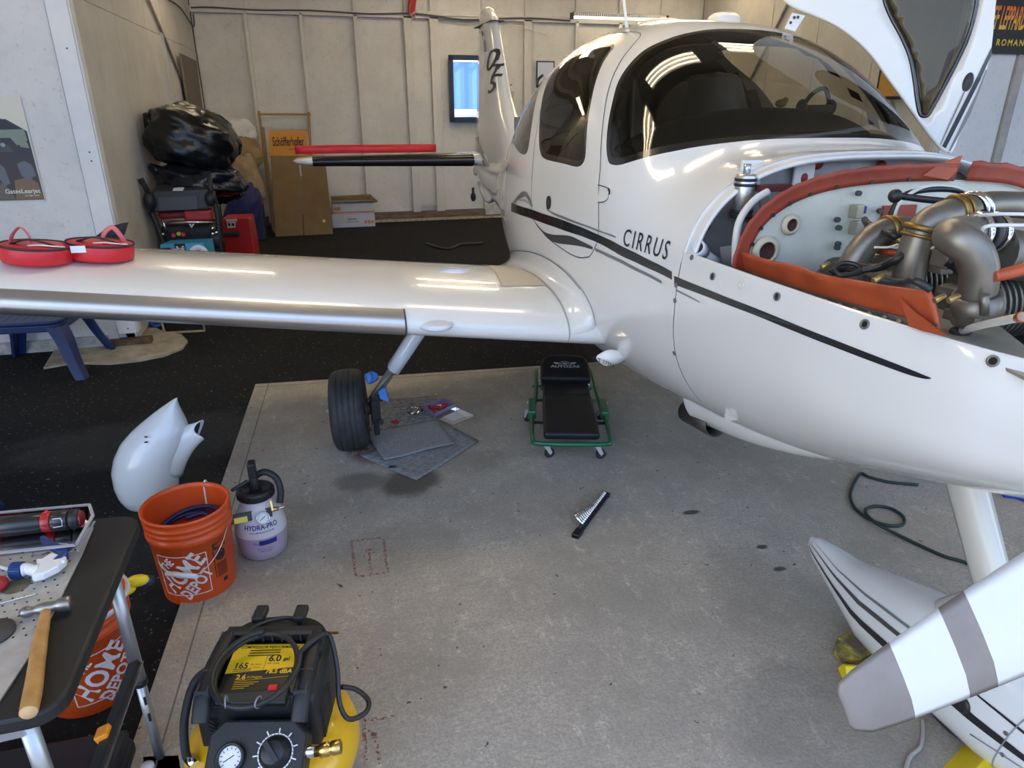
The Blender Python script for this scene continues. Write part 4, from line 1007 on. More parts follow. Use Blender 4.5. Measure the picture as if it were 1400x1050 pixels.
mb = MB(); mb.tube([c, gz(1345, 444, 1.365), gz(1400, 433, 1.43), gz(1440, 428, 1.465)], .0075, 10, n=5); hz = mb.build('hose', MATS['white_hose'], PLANE)
mb = MB(); mb.cyl(gz(1393, 434.5, 1.422), gz(1399, 433.3, 1.429), .0088, seg=10); mb.build('copper_crimp', mat('copper', (.5, .16, .08), .35, .9), hz)
# wiring
mbk = MB()
for L, r in (([(1196, 345, 1.55), (1215, 300, 1.55), (1232, 270, 1.55), (1262, 260, 1.55), (1300, 259, 1.55), (1325, 266, 1.55), (1345, 281, 1.55)], .008),
             ([(1222, 267, 1.45), (1260, 272, 1.42), (1300, 277, 1.38), (1345, 292, 1.30), (1400, 310, 1.2), (1440, 322, 1.15)], .0085),
             ([(1182, 300, 1.6), (1186, 306, 1.55), (1200, 312, 1.5), (1216, 320, 1.42), (1232, 326, 1.4)], .009),
             ([(1140, 372, 1.45), (1160, 365, 1.4), (1200, 366, 1.35), (1232, 350, 1.3), (1262, 330, 1.36), (1290, 316, 1.4)], .010),
             ([(1136, 372, 1.4), (1150, 360, 1.4), (1170, 362, 1.38), (1176, 372, 1.36), (1150, 376, 1.36), (1140, 368, 1.38)], .006),
             ([(1150, 366, 1.42), (1180, 370, 1.36), (1220, 356, 1.33), (1250, 336, 1.34)], .007),
             ([(1190, 380, 1.2), (1230, 386, 1.15), (1250, 384, 1.1), (1272, 396, 1.08)], .008),
             ([(1296, 355, 1.22), (1310, 362, 1.2), (1322, 372, 1.15)], .016)):
    mbk = MB(); mbk.tube(gg(L), r, 7, n=6); mbk.build('wiring_harness', BLACK, PLANE)
mbk = MB(); c = gy(1224, 268, 1.44); mbk.ball(c, .017, 12, 8); mbk.build('breather_knob', BLACK, PLANE)
mbw = MB()
for L, r in (([(1222, 300, 1.53), (1232, 275, 1.53), (1262, 256.5, 1.55), (1300, 255, 1.55), (1330, 265, 1.54), (1342, 275, 1.53)], .005),
             ([(1305, 310, 1.25), (1330, 297, 1.2), (1360, 293, 1.15), (1400, 293, 1.12), (1440, 296, 1.1)], .004),
             ([(1345, 335, 1.15), (1342, 318, 1.13), (1352, 309, 1.12), (1400, 308, 1.1), (1440, 309, 1.1)], .004),
             ([(1195, 338, 1.42), (1215, 338, 1.4), (1230, 333, 1.38)], .003), ([(1268, 343, 1.28), (1280, 336, 1.25)], .003)):
    mbw = MB(); mbw.tube(gg(L), r, 6, n=6); mbw.build('white_wiring', MATS['white_hose'], PLANE)
for p, Y in (((1128, 363), 1.4), ((1232, 328), 1.35), ((1200, 381), 1.15), ((1284, 408), 1.02), ((1303, 408), 1.0)):
    c = gy(*p, Y); mb = MB(); mb.cyl(c+V((-.010, 0, -.004)), c+V((.012, .0, .005)), .006, .005, 8); mb.build('hose_fitting', mat('dull_brass', (.35, .25, .10), .4, .8), PLANE)
mb = MB(); mb.box(gy(1298, 353, 1.24), (.06, .05, .04)); mb.box(gy(1285, 358, 1.26), (.03, .05, .05)); mb.build('fuel_block', PIPE, PLANE, bevel=.004)
mb = MB(); mb.tube(gg([(1356, 378, 1.05), (1380, 373, 1.05), (1420, 362, 1.05)]), .013, 8, n=4); mb.build('red_wrapped_hose', RUB2, PLANE); mb = MB(); mb.tube(gg([(1200, 342, 1.5), (1230, 346, 1.45), (1250, 344, 1.45)]), .01, 8, n=4); mb.build('red_wrapped_hose', RUB2, PLANE)

# exhaust stack and its fairing under the cowl
mb = MB()
def exf(u, v):
    Y = 2.30-.85*v; x = -.30+.10*(1-v*.75)*sin(-pi*.5+pi*u); w, zc, zt, zb, n1, n2 = prm(Y); a = -pi*.5+pi*1.0*u
    return V((CL+x, Y, zc-(zc-zb)*(1-(abs(x)/w)**n2)**(1/n2)+.02-.105*(1-v)**.7*cos(a)))
mb.grid(exf, 16, 14); mb.build('exhaust_fairing', WHITE, PLANE)
mb = MB(); mb.lathe([(.045, 0), (.05, 0), (.05, .22), (.045, .22)], frame((CL-.31, 2.18, .575), (1, 0, 0), (0, 1, -.15)), 20, close=True); mb.build('exhaust_pipe', mat('sooty_steel', (.09, .08, .075), .5, .7), PLANE)
# belly antenna, white teardrop blade
YBA = S(*hit(848, 487)).y-.03
mb = MB(); L = [gy(*p, YBA) for p in [(815, 489), (822, 483), (832, 479), (843, 479), (851, 483), (855, 489), (850, 494), (840, 498), (829, 500), (821, 496)]]
dpt = V((.4, 1, 0)).normalized()*.018; L = [p for p in spline(L, 3, True)]; n = len(L); ctr = sum(L, V((0, 0, 0)))/n
mb.add([p-dpt*.2 for p in L]+[p+dpt*.4 for p in L]+[ctr-dpt, ctr+dpt], [(i, (i+1) % n, 2*n) for i in range(n)]+[(i, (i+1) % n, n+(i+1) % n, n+i) for i in range(n)]+[((i+1) % n+n, i+n, 2*n+1) for i in range(n)], 0, True)
BA = mb.build('belly_antenna', WHITEP, PLANE)
def tagfn(x, y): return gy(823.5+x*430, 492.3-y*430+x*160, YBA)-dpt*.75+V((0, -.006, 0))
mb = MB(); add_text(mb, 'ALT 375N', tagfn, .016, bold=.012); mb.build('lettering', ink, BA)

# ---------------------------------------------------------------- wings
NACA = [(0, 0), (.004, .0145), (.0125, .0265), (.03, .042), (.06, .058), (.10, .072), (.17, .086), (.25, .094), (.35, .097), (.45, .092), (.55, .082), (.65, .068), (.75, .051), (.85, .032), (.93, .016), (1, .002)]
LOW = [(0, 0), (.004, -.012), (.0125, -.020), (.03, -.029), (.06, -.037), (.10, -.044), (.2, -.051), (.35, -.052), (.5, -.046), (.65, -.034), (.8, -.019), (.92, -.008), (1, -.002)]
AIR = NACA[::-1]+LOW[1:]            # trailing edge, over the top, round the nose, back underneath
def wsec(xl):
    """station at lateral distance xl from the centreline: leading edge Y, z, chord, twist drop"""
    k = (xl-.73)/(5.84-.73)
    return 2.575+.20*k+.035*max(0, k-.2), .855+.122*(xl-.73), 1.50-.70*k
def wpt(xl, c, h, s, off=0.0):
    Y, z, ch = wsec(xl); return V((CL+s*xl, Y+c*ch, z+h*ch*1.04-.022*c*ch))
def nrm2(i):
    a, b = AIR[max(i-1, 0)], AIR[min(i+1, len(AIR)-1)]; d = V((b[0]-a[0], b[1]-a[1])); d.normalize(); return V((-d.y, d.x)) if True else d
LEM = mat('leading_edge_metal', (.50, .48, .46), .32, .85, var=.05, vscale=3)
PADM = mat('walkway_grit', (.55, .50, .41), .8, bump=.4, bscale=300)
def wing(s):
    mb = MB(); xs = [.60, .74, .9, 1.2, 1.46]+[1.8+.45*i for i in range(9)]+[5.65, 5.8, 5.84]
    def f(u, v):
        i = round(u*(len(xs)-1)); j = round(v*(len(AIR)-1)); c, h = AIR[j]
        if i >= len(xs)-2: h *= (.75, .15)[i-(len(xs)-2)]
        return wpt(xs[i], c, h, s)
    mb.grid(f, len(xs), len(AIR)); W = mb.build('wing', WHITE, PLANE)
    # porous metal strip wrapping the leading edge
    iu = [i for i in range(len(AIR)) if AIR[i][0] <= .031]
    xs2 = [1.46]+[1.8+.45*i for i in range(9)]+[5.6]
    def g(u, v):
        xl = xs2[round(u*(len(xs2)-1))]; j = iu[round(v*(len(iu)-1))]; c, h = AIR[j]; n = nrm2(j); p = wpt(xl, c, h, s); return V((p.x, p.y+(-.003 if c < .02 else 0)-0*n.x, p.z+(.002 if h > 0 else -.002)))
    mb = MB(); mb.grid(g, len(xs2), len(iu)); mb.build('leading_edge_strip', LEM, W)
    mb = MB()
    for xl in (1.458,): mb.tube([g(0, k/(len(iu)-1)) for k in range(len(iu))], .0035, 6)
    mb.build('strip_end', SEAM, W)
    return W
RW = wing(-1); LW = wing(1)
def wtop(x, y, off=.0015):
    """photo pixel -> point on the right wing's upper skin"""
    d = ray(x, y); a = 1.5; prev = None
    while a < 7:
        p = CAM+d*a; xl = CL-p.x
        if xl > .5:
            Y, z, ch = wsec(xl); c = (p.y-Y)/ch
            if 0 <= c <= 1:
                h = 0
                for i in range(len(NACA)-1):
                    if NACA[i][0] <= c <= NACA[i+1][0]: h = NACA[i][1]+(NACA[i+1][1]-NACA[i][1])*(c-NACA[i][0])/(NACA[i+1][0]-NACA[i][0])
                zz = z+h*ch*1.04-.022*c*ch
                if p.z <= zz: return V((p.x, p.y, zz+off))
        a += .004
    return CAM+d*4
def wz(X, Y):
    xl = CL-X; y0, z, ch = wsec(xl); c = min(1, max(0, (Y-y0)/ch)); h = 0
    for i in range(len(NACA)-1):
        if NACA[i][0] <= c <= NACA[i+1][0]: h = NACA[i][1]+(NACA[i+1][1]-NACA[i][1])*(c-NACA[i][0])/(NACA[i+1][0]-NACA[i][0])
    return z+h*ch*1.04-.022*c*ch
def wsheet(name, corners, m, parent, n=10, off=.0015):
    A, B, C, D = [V(c) for c in corners]; mb = MB()
    def f(u, v):
        p = A.lerp(B, u).lerp(D.lerp(C, u), v); return V((p.x, p.y, wz(p.x, p.y)+off))
    mb.grid(f, n, n); return mb.build(name, m, parent)
q = [wtop(*p) for p in ((657, 359), (709, 358.5), (752, 391), (687, 391.5))]
wsheet('walkway_pad', q, PADM, RW, 12, .0018)
for a, b in ((0, 3), (3, 2)):
    wsheet('pad_border', [q[a], q[b], q[b]+V((-.006, -.004, 0)), q[a]+V((-.006, -.004, 0))], mat('pad_edge', (.35, .32, .27), .8), RW, 10, .0022)
# flap gap line and filler cap
mb = MB(); pts = [V((x, 2.575+1.50*.78+.0, 0)) for x in (1.0, .6, .2, -.3, -.8, -1.2)]; mb.tube([V((p.x, wsec(CL-p.x)[0]+wsec(CL-p.x)[2]*.80, wz(p.x, wsec(CL-p.x)[0]+wsec(CL-p.x)[2]*.80)+.0005)) for p in pts], .0025, 5); mb.build('flap_gap', SEAM, RW)
c = V((-.75, 3.78, 0)); c.z = wz(c.x, c.y)+.002
mb = MB(); mb.lathe([(.066, 0), (.07, 0), (.07, .003), (.066, .003)], frame(c, (1, 0, .122), (-.12, .08, 1)), 28, close=True); mb.lathe([(.0, .003), (.028, .003), (.03, 0)], frame(c, (1, 0, 0), (-.12, .08, 1)), 20, m=1); mb.build('filler_cap', [DARK, STEEL], RW)
for a in ((640, 354.5, 604, 355.5),):
    p0, p1 = wtop(a[0], a[1]+3), wtop(a[2], a[3]+3)
# landing gear leg entry blister on the leading edge
c = gy(589, 446, 2.60); mb = MB(); mb.ball((CL-1.34, 2.64, wsec(1.34)[1]+.012), (.075, .10, .022), 22, 10); mb.build('leg_blister', mat('pale_blue_white', (.62, .68, .76), .25, coat=.4), RW)
# wing root fillet with its bulbous nose
for s in (-1, 1):
    mb = MB(); cs = [1.0, .93, .85, .75, .65, .55, .45, .35, .25, .17, .10, .06, .03, .0125, .004, 0]
    def f(u, v):
        i = round(v*(len(cs)+1)); c, h, dz_ = (cs[i], dict(NACA)[cs[i]], .085) if i < len(cs) else ((.0125, -.020, .045), (.06, -.037, .012))[i-len(cs)]
        p0 = wpt(.785, c, h, s)
        Y = p0.y; w = prm(Y)
        z1 = p0.z+dz_; tt, _ = tz(z1, Y); p2 = S(tt, Y, .003); p2 = V((CL+s*abs(CL-p2.x), Y, p2.z))
        tt, _ = tz(p0.z+.015, Y); pm = S(tt, Y, .0); pm = V((CL+s*(abs(CL-pm.x)+.005), Y, p0.z+.004))
        return p0*(1-u)**2+pm*2*u*(1-u)+p2*u*u+V((0, 0, .002))
    mb.grid(f, 9, len(cs)+2); FL = mb.build('root_fillet', WHITE, PLANE)
    mb = MB(); mb.tube([wpt(.792, c, h, s)+V((0, 0, .002)) for c, h in AIR[:26]], .0028, 6); mb.build('fillet_joint', mat('joint_grey', (.35, .35, .35), .6), FL)
line('fillet_seam', [tz(wpt(.785, c, dict(NACA)[c], -1).z+.083, wpt(.785, c, 0, -1).y) for c in (.93, .75, .55, .35, .17, .06)], .004, SEAM, PLANE, .005)

# ---------------------------------------------------------------- tail
def foil(mb, stations, th, axis='z'):
    sec = [(1, 0), (.8, .035), (.55, .075), (.3, .098), (.12, .082), (.04, .05), (0, 0), (.04, -.05), (.12, -.082), (.3, -.098), (.55, -.075), (.8, -.035)]
    def f(u, v):
        st = stations[round(v*(len(stations)-1))]; c, h = sec[round(u*len(sec)) % len(sec)]; h *= th
        if axis == 'z': return V((CL+h*(st[2]-st[1])*st[3], st[1]+c*(st[2]-st[1]), st[0]))
        return V((st[0], st[1]+c*(st[2]-st[1]), st[4]+h*(st[2]-st[1])*st[3]))
    mb.grid(f, len(sec), len(stations), True)
LEF = [(p.z, p.y) for p in (gx(*q, CL+.0) for q in ((672, 12), (678, 24), (682, 55), (687, 90), (692, 125), (699, 155), (708, 178)))]
st = [(1.12, 6.1, 8.12, .55)]
for z, y in LEF[::-1]: st.append((z, y, 8.05-.28*(z-1.2)/1.3, 1))
st.append((LEF[0][0]+.03, LEF[0][1]+.12, 7.72, .5))
mb = MB(); foil(mb, st, .85); FINO = mb.build('vertical_fin', WHITE, PLANE)
mb = MB(); mb.box((CL, 7.35, LEF[0][0]-.12), (.125, .75, .006)); mb.build('fin_tip_seam', SEAM, FINO)
# registration lettering and swooshes on the fin's right side
def finside(y, z):
    le = LEF[0][1]
    for (z0, y0), (z1, y1) in zip(LEF, LEF[1:]):
        if z1 <= z <= z0: le = y1+(y0-y1)*(z-z1)/(z0-z1)
    if z < LEF[-1][0]: le = 6.15
    ch = 8.05-.28*(z-1.2)/1.3-le; c = min(1, max(0, (y-le)/ch)); P_ = [(0, 0), (.04, .05), (.12, .082), (.3, .098), (.55, .075), (.8, .035), (1, 0)]; h = 0
    for (a, b), (c2, d) in zip(P_, P_[1:]):
        if a <= c <= c2: h = b+(d-b)*(c-a)/(c2-a)
    return V((CL-h*.85*ch-.007, y, z))
mb = MB()
for ch, px_, s_ in (('0', (671, 84), .27), ('T', (675, 101), .22), ('5', (675, 116), .24)):
    q = gx(*px_, CL-.065); vs, fs = text_polys(ch, s_, bold=.004, shear=.25, slices=.015); mb.add([finside(q.y-x*1.7, q.z+y) for x, y in vs], fs)
mb.build('registration_lettering', mat('registration_grey', (.05, .05, .045), .4), FINO)
def curve_tube(name, pts, r, m, parent): mb = MB(); mb.tube(pts, r, 6, n=5, flat=.3); return mb.build(name, m, parent)
curve_tube('swoosh', [finside(7.55, 2.42), finside(7.35, 2.41), finside(7.2, 2.33), finside(7.12, 2.22)], .012, GREYP, FINO)
curve_tube('swoosh', [finside(7.9, 1.42), finside(7.5, 1.36), finside(7.0, 1.26), finside(6.6, 1.16)], .014, GREYP, FINO)
curve_tube('swoosh', [finside(7.9, 1.38), finside(7.5, 1.32), finside(7.0, 1.21), finside(6.6, 1.12)], .008, GREYP, FINO)
# tailplane
for s in (-1, 1):
    mb = MB(); foil(mb, [(CL+s*x, y0, y1, k, z) for x, y0, y1, k, z in ((.03, 7.08, 7.85, 1, 1.235), (.8, 7.16, 7.82, 1, 1.235), (1.82, 7.27, 7.78, 1, 1.235), (1.93, 7.32, 7.75, .8, 1.235), (1.965, 7.42, 7.7, .2, 1.235))], .9, 'x')
    TP = mb.build('tailplane', WHITE, PLANE)
    sec = [(.2, .088), (.12, .082), (.04, .05), (0, 0), (.04, -.05), (.12, -.082), (.2, -.088)]
    def f(u, v):
        k = v; x = .22+1.56*k; y0 = 7.082+.18*k; ch = .755-.245*k; c, h = sec[round(u*6)]; return V((CL+s*x, y0+c*ch-.006, 1.235+h*.95*ch+(.003 if h > 0 else -.003)))
    mb = MB(); mb.grid(f, 7, 8); mb.build('leading_edge_strip', mat('dark_boot', (.03, .03, .03), .2, .3), TP)
mb = MB(); c = V((CL-.10, 7.75, .80)); mb.cyl(c+V((0, 0, .1)), c+V((0, 0, .0)), .014, seg=8); mb.ball(c, (.03, .05, .05), 10, 8); mb.build('tail_tie_down', BLACKR, PLANE)
def tailcone_fn(u, v): return V((CL+.05*sin(2*pi*u)*(1-.4*v), 7.86+.22*v, 1.10+.09*cos(2*pi*u)*(1-.4*v)-.05*v))
mb = MB(); mb.grid(tailcone_fn, 14, 4, True); mb.build('tail_cone', WHITE, PLANE)
mb = MB(); L = [(CL-.06, 7.2, .93), (CL-.03, 7.3, .72), (CL, 7.75, .66), (CL, 8.0, .9)]; mb.grid(lambda u, v: V((CL+(.02)*(u*2-1), 7.0+.9*v, .93-.16*sin(pi*v)*1)), 3, 8); mb.build('ventral_fin', WHITE_B, PLANE, solid=.02)

# ---------------------------------------------------------------- main landing gear
TYRE = mat('tyre_rubber', (.028, .029, .032), .62, var=.3, vscale=16, bump=.08, bscale=90)
def main_gear(s, X0):
    xw = X0; Yw = 3.52; R = .222; W = .088
    prof = [(.105, -W*.78), (.15, -W), (.185, -W*1.0), (.207, -W*.86), (.217, -W*.66), (.2195, -W*.50), (.213, -W*.47), (.2195, -W*.44), (.2225, -W*.16), (.2155, -W*.13), (.2225, -W*.10), (.2225, W*.20), (.2155, W*.23), (.2225, W*.26), (.2195, W*.52), (.213, W*.55), (.2195, W*.58), (.217, W*.68), (.207, W*.86), (.185, W), (.15, W), (.105, W*.78)]
    M = frame((xw, Yw, R), (0, 1, 0), (1, -.1*s*-1, .03))
    mb = MB(); mb.lathe(prof, M, 48); T = mb.build('tyre', TYRE, PLANE)
    mb = MB(); mb.lathe([(.0, -.055), (.06, -.055), (.09, -.065), (.106, -.072), (.106, .072), (.09, .06), (.05, .04), (0, .04)], M, 28); RM = mb.build('wheel_rim', mat('rim_white', (.6, .6, .6), .4), T)
    mb = MB(); a = M @ V((0, 0, s*.07)); b = M @ V((0, 0, s*.125)); mb.cyl(a, b, .011, seg=12); mb.cyl(M @ V((0, 0, s*.05)), M @ V((0, 0, s*.075)), .03, seg=14); mb.build('axle_stub', STEEL, RM)
    # brake disc, caliper, dirty axle plate
    i_ = -s
    mb = MB(); mb.lathe([(.05, i_*.088), (.095, i_*.088), (.095, i_*.096), (.05, i_*.096)], M, 24, close=True); mb.cyl(M @ V((0, 0, i_*.05)), M @ V((0, 0, i_*.13)), .035, seg=16); mb.build('brake_disc', mat('grimy_iron', (.07, .06, .052), .6, .6, var=.3, vscale=20), PLANE)
    mb = MB(); c = V((xw-s*.135, Yw-.045, .22)); mb.box(c, (.05, .055, .13)); mb.box(c+V((-s*.01, .0, .075)), (.06, .04, .04)); mb.cyl(c+V((-.02*s, -.03, -.05)), c+V((-.02*s, -.05, -.05)), .016, seg=10); mb.box(c+V((0, .02, -.10)), (.03, .03, .1)); mb.build('brake_caliper', mat('brake_black', (.03, .028, .027), .55, .3), PLANE, bevel=.006)
    # leg: composite strut under a white streamlined cuff, bare at the foot
    a = V((xw-s*.12, 3.50, .27)); b = V((CL+s*1.16, 3.42, wsec(1.16)[1]-.02)); d = (b-a)
    mb = MB(); mb.tube([a, a.lerp(b, .40)], [.030, .027], 12, flat=.8); mb.tube([a+V((s*-.0, -.05, .05)), a.lerp(b, .33)+V((0, -.035, 0))], .009, 8); mb.build('gear_leg', mat('raw_leg', (.22, .20, .16), .5, .2, var=.3, vscale=15), PLANE)
    sec = [(.085, 0), (.06, .018), (.02, .032), (-.03, .036), (-.055, .026), (-.068, 0), (-.055, -.026), (-.03, -.036), (.02, -.032), (.06, -.018)]
    dn = d.normalized(); ay = V((0, 1, 0)); ay = (ay-dn*ay.dot(dn)).normalized(); az = dn.cross(ay)
    def f(u, v):
        c, h = sec[round(u*10) % 10]; k = .30+.72*v; sc = 1.0+.12*v; return a.lerp(b, k)+ay*(c*sc)+az*(h*sc)
    mb = MB(); mb.grid(f, 10, 6, True); lo_ = [f(i/10, 0) for i in range(10)]; mb.add(lo_, [tuple(range(10))]); CU = mb.build('leg_fairing', mat('leg_fairing_white', (.66, .71, .78), .25, coat=.5), PLANE)
    mb = MB(); p = a.lerp(b, .335)-ay*.04+az*(.03 if s < 0 else -.03); mb.bar(p-az*.02-ay*.015, p+az*.0+ay*.02-ay*.005, .006, .004); mb.build('slot', FRIT, CU)
    return a, b
ga, gb = main_gear(-1, .035)
main_gear(1, 2*CL-.035)
# blue shop towels stuffed at the brake
bl = mat('blue_towel', (.07, .22, .62), .8, var=.15, vscale=12)
def rag(name, ctr, r, label, seed):
    rr = random.Random(seed); mb = MB()
    def f(u, v):
        a = 2*pi*u; b = pi*v; k = 1+.35*sin(3*a+seed)*sin(b)+.2*sin(5*a+2*b+seed)
        return V((ctr[0]+r[0]*k*sin(b)*cos(a), ctr[1]+r[1]*k*sin(b)*sin(a), ctr[2]+r[2]*(cos(b)*(1+.2*sin(2*a)))))
    mb.grid(f, 20, 10, True); return tag(mb.build(name, bl, loc=ctr), label, 'rag')
rag('paper_towel', tuple(gy(507, 516, 3.47)), (.035, .03, .03), 'blue paper towel tucked above the brake beside the tyre', 1)
mb = MB(); L = [gy(*p, 3.42) for p in [(520, 545), (517, 536), (526, 530), (529, 540), (532, 549), (524, 547)]]
mb.add(L+[p+V((.004, .03, -.002)) for p in L], [tuple(range(6)), tuple(range(11, 5, -1))]+[(i, (i+1) % 6, 6+(i+1) % 6, 6+i) for i in range(6)])
tag(mb.build('paper_towel', bl, loc=tuple(gy(524, 540, 3.42))), 'folded blue paper towel hanging under the gear leg', 'rag')

# ---------------------------------------------------------------- nose gear
PANT = WHITE_B
PT = [(1.875, .178, .010, .03), (1.83, .178, .030, .052), (1.66, .165, .072, .084), (1.50, .162, .108, .138), (1.33, .190, .132, .162), (1.18, .212, .138, .180), (1.02, .220, .136, .182), (.88, .225, .116, .162), (.78, .232, .075, .115), (.72, .24, .03, .05), (.705, .24, .006, .01)]   # y, z centre, half width, half height
def pant(u, v):
    q = v*(len(PT)-1); i = min(int(q), len(PT)-2); k = q-i; y, zc, w, h = [PT[i][j]+(PT[i+1][j]-PT[i][j])*k for j in range(4)]
    a = 2*pi*u; return V((CL-.03+w*sgp(sin(a), .85), y, zc+h*sgp(cos(a), .9)))
mb = MB(); mb.grid(pant, 36, 41, True); NP = mb.build('nose_wheel_pant', PANT, PLANE)
NWM = frame((CL-.03, 1.16, .165), (0, 1, 0), (1, 0, 0))
mb = MB(); mb.lathe([(.08, -.05), (.13, -.06), (.155, -.045), (.163, -.02), (.163, .02), (.155, .045), (.13, .06), (.08, .05)], NWM, 36); mb.build('nose_tyre', TYRE, PLANE)
# stripes on the pant: bands along constant angle
def pant_ribbon(name, au, av, v0, v1, m, off=.002, n=24):
    mb = MB(); vs = []; fs = []
    for i in range(n+1):
        k = i/n; v = v0+(v1-v0)*k; a = au(k); b = av(k)
        for kk in (0, .5, 1):
            u = a+(b-a)*kk; p = pant(u, v); c = pant(u+.5, v); o = (p-c).normalized(); vs.append(p+o*off)
    for i in range(n):
        for kk in (0, 1): fs.append((3*i+kk, 3*i+3+kk, 3*i+4+kk, 3*i+1+kk))
    mb.add(vs, fs, 0, True); return mb.build(name, m, NP)
wv = lambda k: .02*sin(pi*k)
pant_ribbon('stripe', lambda k: .735-.0*k, lambda k: .735+.016*sin(pi*min(1, k*.9+.1))+.004, .02, .93, BLACKP)
pant_ribbon('stripe', lambda k: .80-.01*k, lambda k: .80-.01*k+.015*sin(pi*k)+.002, .04, .56, mat('charcoal_stripe', (.06, .06, .065), .3, coat=.3))
pant_ribbon('stripe', lambda k: .86-.04*k, lambda k: .86-.04*k+.008*sin(pi*k)+.002, .10, .60, GREYP)
pant_ribbon('stripe', lambda k: .80-.02*k, lambda k: .80-.02*k+.005*sin(pi*k)+.003, .55, .92, BLACKP)
# panel split, tow hole, screws
for v in (.66, .80):
    pant_ribbon('panel_seam', lambda k, v=v: .62+.3*k, lambda k, v=v: .62+.3*k, v, v, SEAM) if False else None
mb = MB(); mb.tube([pant(.60+.33*i/12, .635+.05*i/12)+V((-.0015, 0, 0)) for i in range(13)], .002, 5); mb.tube([pant(.70+.004*i, .60+.028*i)+V((-.0015, 0, 0)) for i in range(12)], .002, 5); mb.build('panel_seam', mat('fine_seam', (.25, .26, .28), .5), NP)
def on_pant(x, y): return gp(x, y, (CL-.15, 1.1, .22), (-1, 0, .25))
c = on_pant(1331, 970); 
mb = MB(); mb.lathe([(.0, .006), (.019, .008), (.024, .004), (.024, -.006)], frame(pant(.755, .575)+V((-.001, 0, 0)), (0, 1, 0), (-1, 0, .05)), 20); mb.build('tow_bar_socket', BLACK, NP)
sc_ = MB()
for u, v in ((.745, .555), (.765, .655), (.735, .70), (.79, .74), (.72, .78), (.71, .66)): p = pant(u, v); sc_.cyl(p+V((.002, 0, 0)), p+V((-.003, 0, 0)), .006, seg=10)
sc_.build('screw', MATS['fastener_grey'], NP)
# strut with streamlined section
a = V((CL-.03, 1.375, prm(1.345)[3]+.05)); b = V((CL, 1.08, .33)); d = (b-a).normalized(); ay = V((0, 1, 0)); ay = (ay-d*ay.dot(d)).normalized(); ax = d.cross(ay)
sec = [(.085, 0), (.055, .022), (.0, .038), (-.035, .034), (-.05, 0), (-.035, -.034), (.0, -.038), (.055, -.022)]
mb = MB(); mb.grid(lambda u, v: a.lerp(b, v)+ay*sec[round(u*8) % 8][0]*(1-.12*v)+ax*sec[round(u*8) % 8][1]*(1-.12*v), 8, 5, True); NS = mb.build('nose_strut', mat('strut_cream', (.70, .69, .64), .35, coat=.2), PLANE)
mb = MB()
def boot(u, v): 
    aa = 2*pi*u; k = v; return V((CL-.03+(.045+.055*(1-k))*sin(aa), 1.12-.03*k+(.09+.10*(1-k))*cos(aa), .36+.16*k))
mb.grid(boot, 20, 5, True); mb.build('strut_cuff', PANT, NP)

# ---------------------------------------------------------------- propeller
HUB = V((CL, .70, 1.14)); 
PBM = mat('blade_white', (.66, .66, .655), .42, var=.02, vscale=9); PGM = mat('blade_grey', (.235, .205, .19), .5, .1, var=.10, vscale=10); 
def blade(ang):
    e = V((cos(ang), 0, sin(ang))); tq = V((-sin(ang), 0, cos(ang)))
    R = 1.03
    # radius, chord, lead offset toward one edge, twist
    stn = [(.10, .07, .035, 60), (.16, .10, .05, 52), (.25, .165, .083, 42), (.36, .205, .10, 34), (.50, .215, .105, 27), (.64, .205, .100, 22), (.76, .188, .092, 19), (.84, .172, .084, 17.5), (.925, .150, .074, 16), (.985, .128, .062, 15), (1.012, .100, .044, 15), (1.02, .07, .03, 15)]
    cuts = [.80, .86, .93]
    def P(i, j):
        r, c, o, tw = stn[i]; tw = rad(tw)
        sec = [(0, 0), (.08, .45), (.3, 1), (.6, .8), (.88, .3), (1, 0), (.88, -.06), (.5, -.12), (.1, -.12)]
        x, h = sec[j]; th = .11*c if r > .3 else .4*c
        lead = o-x*c; hh = h*th*.6
        cdir = tq*cos(tw)+V((0, -1, 0))*sin(tw); nd = V((0, -1, 0))*cos(tw)-tq*sin(tw)
        return HUB+e*r+cdir*lead+nd*hh
    mb = MB(); n = 9
    # resample rows so the paint bands fall on exact rows
    rows = []
    rs = [s[0] for s in stn]
    want = sorted(set([.10, .13, .16, .20, .25, .30, .36, .43, .50, .57, .64, .70, .745, .80, .86, .905, .925, .96, .985, 1.0, 1.012, 1.02]))
    def at(r, j):
        i = 0
        while i < len(rs)-2 and r > rs[i+1]: i += 1
        k = (r-rs[i])/(rs[i+1]-rs[i]); return P(i, j).lerp(P(i+1, j), k)
    # band edges slant across the chord
    for r in want: mb.v += [at(r, j) for j in range(n)]
    for i in range(len(want)-1):
        mid = (want[i]+want[i+1])/2
        m = 1 if (.745 < mid < .80+.025) or mid > .905 else 0
        m = 1 if .745 < mid < .825 or mid > .905 else 0
        for j in range(n):
            mb.f.append((i*n+j, (i+1)*n+j, (i+1)*n+(j+1) % n, i*n+(j+1) % n)); mb.mi.append(m); mb.sm.append(True)
    mb.f.append(tuple((len(want)-1)*n+j for j in range(n))); mb.mi.append(1); mb.sm.append(False)
    return mb.build('propeller_blade', [PBM, PGM], PLANE)
for a in (199.5, 319.5, 79.5): blade(rad(a))
mb = MB(); mb.lathe([(.0, -.34), (.03, -.335), (.07, -.30), (.115, -.22), (.145, -.12), (.155, -.02), (.155, .04), (.0, .04)], frame(HUB, (1, 0, 0), (0, 1, 0)), 36); mb.build('spinner', WHITE, PLANE)

